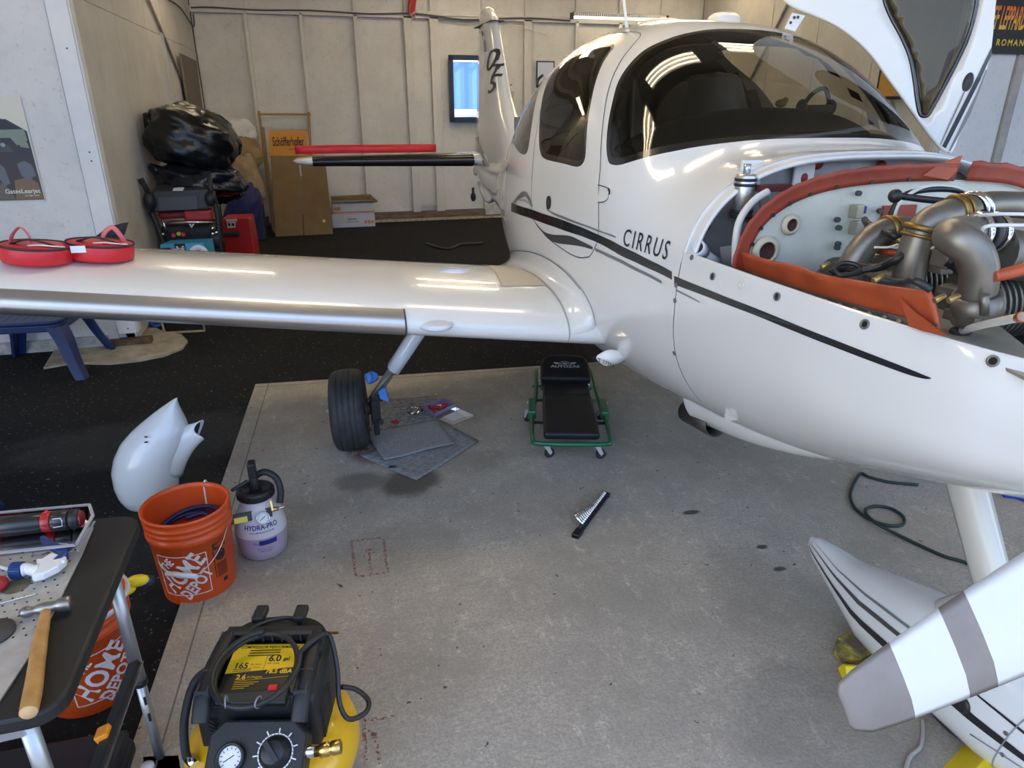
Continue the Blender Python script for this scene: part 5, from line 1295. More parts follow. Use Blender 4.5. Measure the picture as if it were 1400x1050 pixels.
# ---------------------------------------------------------------- left cabin door, swung up and forward
HA, HB = V((1.98, 2.93, 2.06)), V((2.50, 2.47, 1.57)); UPD = V((.12, 0, 1))
DN = (HB-HA).cross(UPD).normalized()
if DN.dot(CAM-HB) < 0: DN = -DN
du = (UPD-DN*UPD.dot(DN)).normalized(); dx = du.cross(DN)
DM = Matrix(((dx.x, du.x, DN.x, HB.x), (dx.y, du.y, DN.y, HB.y), (dx.z, du.z, DN.z, HB.z), (0, 0, 0, 1))); DI = DM.inverted()
def dpl(L): return [(q.x, q.y) for q in (DI @ gp(*p, HB, DN) for p in L)]
dout = dpl([(1287, 205), (1268, 184), (1250, 160), (1232, 135), (1212, 108), (1192, 80), (1168, 56), (1140, 36), (1110, 22), (1082, 10), (1068, -4), (1066, -30), (1085, -75), (1140, -130), (1230, -165), (1310, -150), (1352, -100), (1362, -40), (1358, 30), (1352, 80), (1340, 118), (1322, 155), (1303, 205), (1296, 208)])
dwin = dpl([(1260, 162), (1254, 157), (1250, 140), (1246, 110), (1240, 80), (1228, 52), (1214, 26), (1205, 2), (1202, -25), (1212, -55), (1240, -85), (1290, -90), (1325, -65), (1338, -30), (1337, 8), (1326, 50), (1312, 82), (1295, 115), (1277, 148), (1269, 160)])
def s2(L, n=3): return [(p.x, p.y) for p in spline([V((a, b, 0)) for a, b in L], n, True)]
dout, dwin = s2(dout), s2(dwin)
def ins2(L, d):
    N = len(L); P = [V(p) for p in L]; ar = sum(P[i-1].x*P[i].y-P[i].x*P[i-1].y for i in range(N)); sg = 1 if ar > 0 else -1; out = []
    for i in range(N):
        e = (P[(i+1) % N]-P[i-1]).normalized(); q = P[i]+V((-e.y, e.x))*d*sg; out.append((q.x, q.y))
    return out
dwi = ins2(dwin, .016); douti = ins2(dout, .008)
pts = []; ed = []
for L in (dout, douti, dwin, dwi):
    b = len(pts); pts += [V(p) for p in L]; ed += [(b+i, b+(i+1) % len(L)) for i in range(len(L))]
B = bb(dout); gx_ = B[0]
x = B[0]+.04
while x < B[1]:
    y = B[2]+.04
    while y < B[3]:
        if pip(x, y, douti) and all((p.x-x)**2+(p.y-y)**2 > 3e-4 for p in pts[:0] or pts): pts.append(V((x, y)))
        y += .03
    x += .03
vo2, _, fo2, *_ = delaunay_2d_cdt(pts, ed, [], 0, 1e-6)
cxm = (B[0]+B[1])/2; 
def dz(x, y):
    return .035+.02*(1-((x-cxm)/(B[1]-B[0])*2)**2)-.02
cls = {'skin': [], 'seal': [], 'pane': []}
for f in fo2:
    cx = sum(vo2[i].x for i in f)/len(f); cy = sum(vo2[i].y for i in f)/len(f)
    if not pip(cx, cy, dout): continue
    cls['pane' if pip(cx, cy, dwi) else 'seal' if pip(cx, cy, dwin) else 'skin'].append(f)
LD = None
for key, nm, m in (('skin', 'cabin_door', WHITE), ('seal', 'window_seal', FRIT), ('pane', 'window_pane', glass_mat('door_acrylic', (.46, .44, .38), .8))):
    mb = MB(); front = [DM @ V((v.x, v.y, dz(v.x, v.y))) for v in vo2]
    fl = []
    for f in cls[key]:
        f = list(f); n = (front[f[1]]-front[f[0]]).cross(front[f[2]]-front[f[0]])
        fl.append(f if n.dot(DN) > 0 else f[::-1])
    ids = sorted({i for f in fl for i in f}); mp_ = {a: b for b, a in enumerate(ids)}
    mb.add([front[i] for i in ids], [tuple(mp_[i] for i in f) for f in fl], 0, True); o = mb.build(nm, m, LD or PLANE, weld=False, solid=.03 if key == 'skin' else .006)
    if key == 'skin': LD = o
def dstrip(name, A, Bq, m, off=.003):
    A = [DM @ V((x, y, dz(x, y)+off)) for x, y in dpl(A)]; Bq = [DM @ V((x, y, dz(x, y)+off)) for x, y in dpl(Bq)]
    mb = MB(); mb.add(A+Bq, [(i, i+1, len(A)+i+1, len(A)+i) for i in range(len(A)-1)], 0, True); return mb.build(name, m, LD)
dstrip('stripe', [(1287, 200), (1312, 150), (1335, 105), (1354, 66)], [(1292, 203), (1317, 154), (1339, 110), (1355, 74)], BLACKP)
dstrip('stripe', [(1284, 198), (1295, 172), (1310, 140), (1321, 116)], [(1285, 199), (1297, 173), (1312, 141), (1322, 117)], GREYP)
dstrip('stripe', [(1296, 206), (1318, 160), (1334, 128), (1347, 95)], [(1298, 207), (1325, 158), (1337, 128), (1348, 97)], GREYP)
q = dpl([(1322, 113)])[0]; M = frame(DM @ V((q[0], q[1], dz(*q)+.002)), du, DN)
mb = MB(); mb.grid(lambda u, v: M @ V((.036*v*cos(2*pi*u), .018*v*sin(2*pi*u), .006*(1-v*v))), 22, 4, True); mb.build('door_lock', BLACK, LD)
mb = MB(); a = [DM @ V((*p, .025)) for p in dpl([(1083, 17), (1101, 21), (1088, 42), (1073, 38)])]; a[2] = S(*tY(V((CL+.33, 2.86, 2.0)))); a = [gp(*p, HA+DN*.05, DN) for p in [(1083, 17), (1101, 21), (1087, 43), (1072, 39)]]
mb.add(a+[p-DN*.012 for p in a], [(0, 1, 2, 3), (7, 6, 5, 4)]+[(i, (i+1) % 4, 4+(i+1) % 4, 4+i) for i in range(4)]); HG = mb.build('door_hinge', mat('hinge_white', (.75, .76, .78), .35), LD, bevel=.003)
mb = MB()
for p in ((1086, 24), (1091, 23.5), (1081, 31)): c = gp(*p, HA+DN*.052, DN); mb.cyl(c-DN*.002, c+DN*.003, .006, seg=10)
mb.build('hinge_bolt', DARK, HG)

# ================================================================== THINGS ON AND UNDER THE WING, BACK CORNER
def wtoppt(X, Y): return V((X, Y, wz(X, Y)))
REDV = mat('red_vinyl', (.60, .018, .03), .42, var=.06, vscale=10)
def wing_cover(X, Y, label, seed):
    c = wtoppt(X, Y); t = thing('round_cover', label, 'cover', c, 'round red covers lying on the wing')
    M = frame(c+V((0, 0, .003)), (1, 0, -.122), (.12, .03, 1)); r = .116; h = .06
    mb = MB(); mb.lathe([(0, 0), (r*.93, 0), (r*.99, .012), (r, .035), (r*.995, h-.008), (r*.97, h), (r*.5, h+.004), (0, h+.003)], M, 40); mb.build('cushion', REDV, t)
    mb = MB(); mb.lathe([(r*.985, h-.006), (r*1.012, h-.003), (r*1.005, h+.004), (r*.975, h+.003)], M, 40, close=True); mb.build('piping', BLACKR, t)
    mb = MB(); s = seed
    mb.tube([M @ V(p) for p in ((-.07, -.02, h+.004), (-.05, -.03, h+.012), (-.01, -.035, h+.024), (.05, -.03, h+.012), (.08, -.04, h+.004))], .014, 6, n=5, flat=.25); mb.build('carry_strap', BLACK, t)
    a = -1 if seed == 1 else 1
    mb = MB(); mb.tube([M @ V(p) for p in ((a*.085, .01, h), (a*.07, .0, h+.035), (a*.045, -.0, h+.06), (a*.02, -.01, h+.04), (a*.01, -.01, h+.008))], .010, 6, n=6, flat=.25); mb.build('streamer', mat('faded_pink', (.62, .15, .16), .6), t)
    mb = MB(); mb.tube([M @ V(p) for p in ((-.01, -.05, h+.004), (.03, -.06, h+.01), (.07, -.055, h+.008), (.10, -.03, h+.004))], .006, 6, n=5, flat=.4); mb.build('cord', WHITEP, t)
    return t, M, r, h
c1 = wtop(47, 358); c2 = wtop(139, 354)
wing_cover(c1.x+.012, c1.y-.00, 'left red round padded cover with pink loop on the wing', 1)
t2, M, r, h = wing_cover(c2.x-.0, c2.y-.00, 'right red round padded cover with white tag on the wing', 2)
mb = MB(); mb.box(M @ V((-.045, -.113, h-.012)), (.05, .004, .025)); mb.build('paper_tag', WHITEP, t2)
c = wtop(160, 338); Yq = c2.y+.16
L = [gy(*p, Yq) for p in [(119, 337), (128, 325), (140, 316), (155, 309), (166, 306), (174, 305), (170, 318), (165, 330), (163, 338), (140, 342)]]
t = MB(); n = len(L); dd = V((.0, .05, .0)); ctr = sum(L, V((0, 0, 0)))/n
t.add([p for p in L]+[p+dd*.5 for p in L]+[ctr-dd*.4], [(i, (i+1) % n, 2*n) for i in range(n)]+[tuple(range(2*n-1, n-1, -1))]+[(i, (i+1) % n, n+(i+1) % n, n+i) for i in range(n)], 0, True)
tag(t.build('fabric_pouch', mat('navy_fabric', (.012, .014, .024), .8, bump=.15, bscale=60), loc=tuple(ctr)), 'dark navy fabric pouch standing behind the right red cover', 'pouch')

# long red pad lying on the tailplane
t = MB(); a = gy(404, 211, 7.55); b = gy(596, 210.5, 7.55); 
for q in (a, b): q.z = 1.332
t.tube([a, a.lerp(b, .3)+V((0, 0, .003)), a.lerp(b, .7), b], .034, 12, n=4, flat=1.2); tag(t.build('padded_cover', REDV, loc=tuple(a)), 'long red padded edge cover resting on the tailplane', 'cover')
mb = MB(); q = gy(412, 216, 7.40)

# ---- blue plastic stool under the wing
BLU = mat('blue_plastic', (.016, .035, .14), .42, var=.1, vscale=10, bump=.04, bscale=120)
def stool(loc, label, rz):
    t = thing('plastic_stool', label, 'stool', loc, None, rz)
    W, D, Hh = .50, .50, .40
    mb = MB()
    mb.prism([(W/2*sgp(cos(2*pi*i/32), .35), D/2*sgp(sin(2*pi*i/32), .35)) for i in range(32)], (Hh-.025, Hh)); mb.prism([(W/2*1.0*sgp(cos(2*pi*i/32), .35), D/2*1.0*sgp(sin(2*pi*i/32), .35)) for i in range(32)], (Hh-.075, Hh-.026)); mb.build('seat', BLU, t, bevel=.008, local=True)
    mb = MB()
    for i in range(7):
        for s in (-.11, .11): mb.box((-.18+.06*i, s, Hh+.0005), (.012, .17, .001))
    mb.build('slots', BLACK, t, local=True)['kind'] = 'stuff'
    for sx in (-1, 1):
        for sy in (-1, 1):
            mb = MB(); P = [(sx*.20, sy*.20, Hh-.04), (sx*.245, sy*.235, Hh-.13), (sx*.275, sy*.265, Hh-.24), (sx*.33, sy*.315, 0.0)]
            P = spline(P, 5); vs = []; fs = []
            for i, p in enumerate(P):
                k = i/(len(P)-1); w = .075-.028*k; d = V((sx, sy, 0)).normalized(); e = V((-d.y, d.x, 0))
                vs += [p-e*w-d*.0, p+d*.028, p+e*w, p+e*w*.8-d*.03, p-d*.004, p-e*w*.8-d*.03]
            for i in range(len(P)-1):
                for j in range(6): fs.append((6*i+j, 6*i+(j+1) % 6, 6*i+6+(j+1) % 6, 6*i+6+j))
            mb.add(vs, fs, 0, False); m_ = len(vs); mb.add(vs[-6:], [tuple(range(6))])
            mb.add(vs[:6], [tuple(range(5, -1, -1))])
            mb.build('leg', BLU, t, bevel=.004, local=True)
    return t
fp = gz(126, 516); stool((fp.x-.33-.03, fp.y+.32, 0), 'navy blue slotted plastic stool on the asphalt under the wing', rad(-4))
fp2 = gz(14, 692); stool((fp2.x-.36, fp2.y-.32, 0), 'navy blue plastic stool cut off by the left picture edge', rad(4))
# blue roll and pale stick frame by the corner post
t = MB(); c = gz(211, 452)+V((0, .1, .06)); t.lathe([(.028, -.05), (.056, -.05), (.056, .05), (.028, .05)], frame(c, (0, 0, 1), (.4, -1, 0)), 24, close=True); tag(t.build('tape_roll', mat('blue_tape', (.02, .06, .32), .35), loc=tuple(c)), 'roll of blue tape standing beside the corner post', 'tape')
t = thing('stick_frame', 'small pale wooden stick frame lying on the asphalt beyond the wing', 'frame', tuple(gz(250, 452)))
STK = mat('pale_stick', (.42, .33, .17), .7, var=.2, vscale=20)
pp = [gz(221, 440, .10), gz(225, 455, .012), gz(280, 452, .012), gz(277, 440, .10)]
for a, b in zip(pp, pp[1:]): mb = MB(); mb.bar(a, b, .014, .014); mb.build('stick', STK, t)

# ---- back corner: bags, machine, boxes
def blob(name, ctr, rx, ry, rz_, m, label, cat, seed, amp=.12, rot=0.0, group=None, pts=()):
    from mathutils import noise as NZ
    mb = MB(); seg, rings = 64, 40; vs = []; fs = []
    R = Matrix.Rotation(rot, 3, 'Y')
    for i in range(rings+1):
        a = pi*i/rings
        for j in range(seg):
            b = 2*pi*j/seg; d = V((sgp(sin(a), .8)*sgp(cos(b), .8), sgp(sin(a), .8)*sgp(sin(b), .8), sgp(cos(a), .85)))
            k = 1+amp*NZ.noise(d*1.6+V((seed, 0, 0)))+amp*.55*NZ.noise(d*4+V((0, seed, 0)))+amp*.35*abs(NZ.noise(V((d.x*3, d.y*3, d.z*11))+V((seed, seed, 0))))+amp*.3*abs(NZ.noise(d*8+V((seed, 0, seed))))
            vs.append(R @ V((rx*d.x*k, ry*d.y*k, rz_*d.z*k))+V(ctr))
    for i in range(rings):
        for j in range(seg): fs.append((i*seg+j, (i+1)*seg+j, (i+1)*seg+(j+1) % seg, i*seg+(j+1) % seg))
    mb.add(vs, fs, 0, True)
    for (p, q, r) in pts: mb.cyl(p, q, r, r*.3, 9)
    o = mb.build(name, m, loc=tuple(ctr)); return tag(o, label, cat, group)
BAGM = mat('black_bin_bag', (.006, .006, .0065), .30, bump=.5, bscale=16, spec=.5)
BAGN = mat('navy_black_bin_bag', (.007, .008, .014), .24, bump=.5, bscale=14)
def bp(x, y, Y): return gy(x, y, Y)
c = bp(262, 191, 7.2); e = bp(198, 154, 7.2)
blob('bin_bag', c, .37, .34, .26, BAGM, 'big shiny black bin bag on top of the heap in the corner', 'bag', 3.3, .16, rad(22), 'stuffed black bags', [(bp(208, 174, 7.2), e, .07)])
blob('bin_bag', bp(276, 180, 7.75), .36, .25, .20, BAGM, 'black bin bag with red tie, behind the topmost bag', 'bag', 8.1, .14, rad(28), 'stuffed black bags')
blob('bin_bag', bp(277, 245, 7.15), .36, .32, .15, BAGN, 'navy black bin bag squashed under the topmost bag', 'bag', 5.7, .15, rad(6), 'stuffed black bags', [(bp(222, 238, 7.15), bp(204, 226, 7.1), .08)])
blob('bin_bag', bp(306, 250, 7.7), .17, .22, .18, BAGN, 'small black bag drooping at the right of the heap', 'bag', 1.9, .2, rad(-30), 'stuffed black bags')
mb = MB(); mb.tube([bp(293, 190, 7.1), bp(300, 192, 7.05), bp(305, 198, 7.05), bp(303, 205, 7.05)], .008, 6, n=4); tag(mb.build('red_tie', RED, loc=tuple(bp(300, 195, 7.05))), 'red drawstring of a bin bag in the corner heap', 'string')
blob('fabric_sack', bp(329, 306, 8.9), .19, .22, .47, mat('royal_blue_sack', (.012, .014, .10), .7, bump=.3, bscale=20), 'deep blue fabric sack between the machine and the cooler', 'sack', 4.4, .12, rad(20))
blob('paper_sack', bp(338, 248, 10.3), .19, .2, .33, mat('brown_paper', (.29, .21, .13), .8, var=.15, vscale=7, bump=.3, bscale=9), 'crumpled brown paper sack standing on the cooler', 'bag', 6.2, .18, rad(-8))
blob('paper_sack', bp(328, 212, 10.55), .28, .2, .24, mat('kraft_paper', (.24, .16, .08), .8, var=.2, vscale=6, bump=.3, bscale=9), 'darker brown paper sack behind the crumpled one', 'bag', 2.2, .16)
blob('plastic_bag', bp(320, 182, 10.7), .27, .18, .2, mat('white_poly', (.55, .56, .55), .5, bump=.3, bscale=10), 'white plastic bag on top behind the black bags', 'bag', 7.7, .16)
L = [bp(*p, 10.5) for p in [(337, 195), (355, 202), (348, 214), (336, 216), (334, 204)]]
mb = MB(); mb.add(L+[p+V((0, .01, 0)) for p in L], [(0, 1, 2, 3, 4), (9, 8, 7, 6, 5)]+[(i, (i+1) % 5, 5+(i+1) % 5, 5+i) for i in range(5)]); tag(mb.build('cardboard_flap', MATS['kraft_paper'], loc=tuple(L[0])), 'torn cardboard flap sticking up at the right of the heap', 'cardboard')
# weathered board leaning in the corner
t = thing('wooden_board', 'weathered grey board leaning in the back left corner', 'board', tuple(bp(265, 190, 11.1)))
L = [V((XL+.05, 11.0, 1.2)), V((XL+.05, 11.36, 1.2)), V((XL+.03, 10.72, 2.36)), V((XL+.03, 10.28, 2.36))]
mb = MB(); L = [gx(*p, XL+.04) for p in [(244, 73), (266, 83), (276, 160), (258, 160)]]; mb.add(L+[p+V((.025, 0, 0)) for p in L], [(0, 1, 2, 3), (7, 6, 5, 4)]+[(i, (i+1) % 4, 4+(i+1) % 4, 4+i) for i in range(4)]); mb.build('board', mat('weathered_board', (.14, .125, .11), .85, col2=(.36, .24, .12), vscale=3, stretch=(3, 6, .7), c0=.5, c1=.75), t)
# snow blower
t = thing('snow_blower', 'black and red snow blower parked in the back left corner under the bags', 'machine', tuple(V((-1.1, 7.0, 0))))
YM = 6.72
def mp(x, y, Y=YM): return gy(x, y, Y)
mb = MB(); L = [mp(*p) for p in [(207, 262), (284, 259), (286, 287), (208, 291)]]; mb.add(L+[p+V((0, .22, .04)) for p in L], [(0, 1, 2, 3), (7, 6, 5, 4)]+[(i, (i+1) % 4, 4+(i+1) % 4, 4+i) for i in range(4)]); mb.build('control_panel', mat('panel_grey', (.04, .042, .048), .5), t, bevel=.02)
mb = MB(); L = [mp(*p, YM-.01) for p in [(216, 270), (269, 268), (270, 286), (217, 288)]]; mb.add(L, [(0, 1, 2, 3)]); mb.build('panel_face', mat('slate_face', (.075, .078, .09), .5), t, solid=.006)
mb = MB(); L = [mp(*p, YM-.02) for p in [(237, 257), (252, 256), (250, 261), (236, 261)]]; mb.add(L, [(0, 1, 2, 3)]); mb.build('warning_sticker', mat('sticker_white', (.55, .55, .52), .5), t, solid=.004)
for a, b, r_ in (((192, 244), (202, 262), .022), ((286, 243), (290, 268), .022)):
    mb = MB(); mb.cyl(mp(*a), mp(*b), r_, seg=12); mb.build('hand_grip', BLACKR, t)
for p, q in ((mp(205, 275), (.05, .06, .085)), (mp(288, 272), (.05, .06, .065))):
    mb = MB(); mb.ball(p, q); mb.build('lever_housing', BLACK, t)
for L in ([(207, 290), (215, 308), (222, 328), (228, 340)], [(290, 262), (297, 290), (300, 320), (303, 345)]):
    mb = MB(); mb.tube([mp(*p) for p in L], .024, 10, n=4); mb.build('handlebar_tube', BLACK, t)
mb = MB(); mb.tube([mp(228, 305), mp(260, 303.5), mp(296, 304)], .012, 8); mb.tube([mp(222, 300), mp(228, 318)], .01, 8); mb.build('chrome_rod', CHROME, t)
mb = MB(); mb.box((-1.10, 6.72, .27), (.50, .50, .30)); mb.build('auger_housing', mat('machine_red', (.36, .02, .02), .4, var=.15, vscale=10), t, bevel=.02)
mb = MB(); mb.box(mp(262, 320, YM+.35)-V((0, 0, .1)), (.44, .36, .42)); mb.build('engine_cover', mat('engine_black', (.02, .02, .021), .45), t, bevel=.03)
mb = MB(); mb.box(mp(252, 291, YM+.25), (.40, .22, .07)); mb.box(mp(272, 293, YM+.1), (.23, .18, .09)); mb.build('chute', mat('machine_red', (.36, .02, .02), .4, var=.15, vscale=10), t, bevel=.02)
for x, y, cc in ((238, 321, RED), (245, 319, mat('lime_button', (.35, .45, .05), .4)), (251, 320, RED)):
    mb = MB(); c = mp(x, y, YM-.02); mb.cyl(c, c+V((0, -.03, 0)), .017, seg=12); mb.build('button', cc, t)
mb = MB(); L = [mp(*p, YM-.02) for p in [(258, 306), (262, 312), (266, 306), (263.5, 306), (262, 309), (260.5, 306)]]; mb.add(L, [tuple(range(6))]); mb.build('emblem', MATS['sticker_white'], t, solid=.004)
mb = MB(); c = mp(295, 328); mb.lathe([(.03, -.04), (.07, -.05), (.085, -.03), (.085, .03), (.07, .05), (.03, .04)], frame(V((c.x, c.y+.05, c.z)), (0, 1, 0), (1, 0, 0)), 24, close=True); wh = mb.build('wheel', BLACKR, t)
mb = MB(); mb.lathe([(0, .052), (.03, .054), (.04, .04)], frame(V((c.x, c.y+.05, c.z)), (0, 1, 0), (1, 0, 0)), 16); mb.build('hub', STEEL, wh)
mb = MB(); c = V((-1.14, 7.05, .18)); mb.lathe([(.04, -.06), (.15, -.07), (.18, -.03), (.18, .03), (.15, .07), (.04, .06)], frame(V((c.x, c.y+.1, .18)), (0, 1, 0), (1, 0, 0)), 24, close=True); mb.build('wheel', BLACKR, t)
mb = MB()
for p in ((223, 320), (291, 312), (296, 318), (291, 320)): mb.ball(mp(*p, YM-.03), .016, 8, 6)
mb.build('chrome_knobs', CHROME, t)['kind'] = 'stuff'
# red tapered bin, blue carton, cooler
def hexa(L0, dep, dz0=0.0):
    mb = MB(); n = len(L0); mb.add(L0+[p+V((dep[0], dep[1], dep[2])) for p in L0], [tuple(range(n)), tuple(range(2*n-1, n-1, -1))]+[(i, (i+1) % n, n+(i+1) % n, n+i) for i in range(n)]); return mb
YR = 8.1
t = thing('red_bin', 'glossy red tapered plastic bin with white labels right of the machine', 'bin', tuple(V((-.86, 8.2, 0))))
b0 = gz(306, 352); b0 = V((b0.x, YR, .02))
L = [gy(*p, YR) for p in [(303, 299), (341, 298), (347, 330)]]+[V((gy(350, 350, YR).x, YR, .0)), V((gy(306, 350, YR).x, YR, .0))]
hexa(L, (.02, .35, 0)).build('body', mat('bin_red', (.45, .012, .012), .32, coat=.2), t, bevel=.02)
for pts_, nm in ((((309, 300), (324, 299.5), (324, 302.5), (309, 303)), 'label'), (((310, 304), (322, 303), (322, 311), (311, 312)), 'label')):
    mb = MB(); mb.add([gy(*p, YR-.012) for p in pts_], [(0, 1, 2, 3)]); mb.build(nm, MATS['sticker_white'], t, solid=.004)
mb = MB()
for k, p in enumerate(((313.5, 307), (318.5, 307))): c = gy(*p, YR-.017); mb.box(c, (.025, .004, .03))
mb.build('label_print', ink, t)
mb = MB(); mb.bar(gy(304, 320, YR-.05), gy(328, 320, YR-.05), .04, .04); mb.build('side_handle', BLACK, t, bevel=.008)
YC = 6.45
t = thing('carton', 'light blue printed carton on the asphalt in front of the machine', 'box', tuple(V((-1.15, 6.55, .42))))
L = [gy(*p, YC) for p in [(219, 335), (279, 330)]]; z0 = L[0].z
mb = MB(); a, b = V((L[0].x, YC, 0)), V((gy(279, 335, YC).x, YC+.0, 0)); zt = gy(250, 333, YC).z
a.z = b.z = .425; zt -= .425
mb.add([a, b, b+V((.05, .2, 0)), a+V((.05, .2, 0))]+[p+V((0, 0, zt)) for p in (a, b, b+V((.05, .2, 0)), a+V((.05, .2, 0)))], [(3, 2, 1, 0), (4, 5, 6, 7), (0, 1, 5, 4), (1, 2, 6, 5), (2, 3, 7, 6), (3, 0, 4, 7)])
mb.build('carton_body', mat('sky_blue_card', (.05, .36, .60), .5), t)
PX = frame(((a.x+b.x)/2, YC-.003, .425+zt-.075), (1, 0, 0), (0, -1, 0))
mb = MB(); mb.box((-.02, .0, 0), (.085, .15, .002), 0, 0, PX); mb.box((-.15, .02, 0), (.11, .05, .002), 0, 0, PX); mb.build('black_patch', ink, t)
mb = MB(); mb.lathe([(.035, 0), (.08, 0), (.08, .002), (.035, .002)], PX @ Matrix.Translation((.12, -.02, 0)), 20, close=True); add_text(mb, 'M', lambda x, y: PX @ V((-.02+x, .02+y, .003)), .09, bold=.02); mb.build('white_print', WHITEP, t)
YK = 10.2
t = thing('cooler', 'navy cool box with white lid beside the brown sacks', 'cooler', tuple(gz(345, 335)))
xa, xb = gy(333, 290, YK).x, gy(359, 290, YK).x; zl = gy(350, 274, YK).z
mb = MB(); mb.box(((xa+xb)/2, YK+.2, zl/2), (xb-xa, .4, zl)); mb.build('body', mat('navy_cooler', (.012, .018, .06), .5), t, bevel=.02)
mb = MB(); mb.box(((xa+xb)/2, YK+.2, zl+.06), (xb-xa+.03, .43, .12)); mb.build('lid', mat('cooler_lid', (.52, .51, .46), .5), t, bevel=.02)
# wooden easel frame with sign and cartons
WD = mat('varnished_wood', (.30, .19, .08), .5, var=.25, vscale=8, stretch=(6, 6, .6))
YE = 11.25
t = thing('easel', 'folded wooden stand leaning on the back wall behind the orange sign', 'stand', tuple(gy(388, 315, YE)))
def ep(x, y, Y=YE): return gy(x, y, Y)
for a, b in (((354, 152), (372, 300)), ((422, 153), (428, 300))):
    A_, B2 = ep(*a), ep(*b, YE-.25); B2.z = 0.0; mb = MB(); mb.bar(A_, B2, .035, .045, (0, -1, 0)); mb.build('leg', WD, t, bevel=.004)
for a, b in (((360, 174), (374, 305)), ((418, 178), (424, 300))):
    A_, B2 = ep(*a, YE-.05), ep(*b, YE-.42); B2.z = 0.0; mb = MB(); mb.bar(A_, B2, .03, .035, (0, -1, 0)); mb.build('leg', WD, t, bevel=.004)
mb = MB(); mb.bar(ep(352, 156), ep(425, 156.5), .03, .05, (0, -1, 0)); mb.build('cross_bar', WD, t, bevel=.004)
YS = 10.7
t = thing('carton_display', 'tall brown cardboard carton with orange printed header leaning at the back wall', 'carton', tuple(gy(412, 316, YS)))
CARD = mat('brown_cardboard', (.20, .125, .055), .8, var=.10, vscale=6)
L = [gy(*p, YS) for p in [(367, 178), (420, 178), (421, 215), (368, 215)]]
hexa([L[3], L[2], L[1], L[0]], (0, .02, 0)).build('orange_header', mat('orange_print', (.60, .25, .02), .5), t)
for q, d in (([(370, 213), (409, 213), (415, 316), (377, 316)], .16), ([(409.8, 213), (444, 213), (455, 315), (415.8, 316)], .14)):
    L = [gy(*p, YS-.02) for p in q]; L = [V((p.x, p.y-(.18 if i > 1 else 0), p.z if i < 2 else .0)) for i, p in enumerate(L)]
    hexa(L[::-1], (0, d, 0)).build('carton_panel', CARD, t, bevel=.003)
mb = MB(); L = [gy(*p, YS-.03) for p in [(408, 222), (411, 222), (413, 240), (410, 240)]]; mb.add([V((p.x, p.y-.05, p.z)) for p in L], [(0, 1, 2, 3)]); mb.build('tape_strip', mat('grey_tape', (.42, .38, .33), .4), t, solid=.003)
mb = MB(); c = gy(443, 302, YS-.21); mb.cyl(c, c+V((0, -.004, 0)), .022, seg=14); mb.build('round_sticker', mat('yellow_sticker', (.7, .6, .2), .5), t)
PX = frame(tuple(gy(394, 194, YS-.006)), (1, 0, 0), (0, -1, 0))
mb = MB(); add_text(mb, 'Schöfferhofer', lambda x, y: PX @ V((x, y*1.7, .002)), .098, bold=.014, xs=.78, shear=.0); add_text(mb, 'GRAPEFRUIT', lambda x, y: PX @ V((.10+x, y-.10, .002)), .035); mb.build('lettering', mat('dark_brown_ink', (.05, .02, .008), .6), t)
# two flat white cartons
for i, (q, lb) in enumerate((([(453, 292), (512, 291), (513, 308), (453, 309)], 'lower white flat carton with grey print at the back wall'), ([(454, 278), (512, 277), (512, 290.5), (454, 291.5)], 'upper white flat carton with orange stripe, stacked at the back wall'))):
    Yw = 11.05; L = [gy(*p, Yw) for p in q]
    z0, z1 = (.0, gy(480, 292, Yw).z) if i == 0 else (gy(480, 292, Yw).z+.002, gy(480, 278, Yw).z)
    t = thing('carton', lb, 'box', (L[0].x, Yw, z0), 'flat white cartons at the back wall')
    mb = MB(); mb.box(((L[0].x+L[1].x)/2, Yw+.18, (z0+z1)/2), (L[1].x-L[0].x, .36, z1-z0)); mb.build('carton_body', mat('white_card', (.52, .54, .58), .6, var=.06, vscale=5), t, bevel=.004)
    PX = frame(((L[0].x+L[1].x)/2, Yw-.003, (z0+z1)/2), (1, 0, 0), (0, -1, 0))
    if i == 1:
        mb = MB(); mb.box((-.0, -.055, 0), (.62, .02, .002), 0, 0, PX); mb.box((-.25, .0, 0), (.1, .05, .002), 0, 0, PX); mb.build('orange_stripe', mat('orange_card', (.6, .22, .07), .6), t)
    else:
        mb = MB(); [mb.box((.18+.05*k, -.03, 0), (.035, .05, .002), 0, 0, PX) for k in range(3)]; mb.build('orange_marks', mat('orange_card', (.6, .22, .07), .6), t)
        mb = MB(); mb.box((-.02, .02, 0), (.14, .02, .002), 0, 0, PX); mb.box((-.02, -.02, 0), (.2, .01, .002), 0, 0, PX); mb.build('grey_print', mat('grey_ink', (.2, .22, .26), .6), t)
mb = MB(); L = [gy(*p, 11.0) for p in [(452, 271), (508, 268), (517, 276), (512, 277.3), (506, 274), (453, 275)]]; hexa(L[::-1], (0, .3, .0)).build('x', CARD) if False else None
o = hexa(L[::-1], (0, .25, 0)).build('cardboard_sheet', CARD, loc=tuple(L[0]+V((0, 0, 0)))); tag(o, 'torn brown cardboard sheet on top of the white cartons', 'cardboard')
# flattened rubber thing on the asphalt beyond the wing
mb = MB(); mb.tube([gz(*p, .018) for p in [(583, 333), (600, 338), (615, 339.5), (628, 334), (640, 333), (660, 332)]], [.03, .025, .03, .02, .035, .03], 8, n=4, flat=.5); tag(mb.build('rubber_strip', mat('dull_rubber', (.035, .036, .038), .7), loc=tuple(gz(620, 335))), 'limp dark rubber strip lying on the asphalt behind the wing', 'strip')

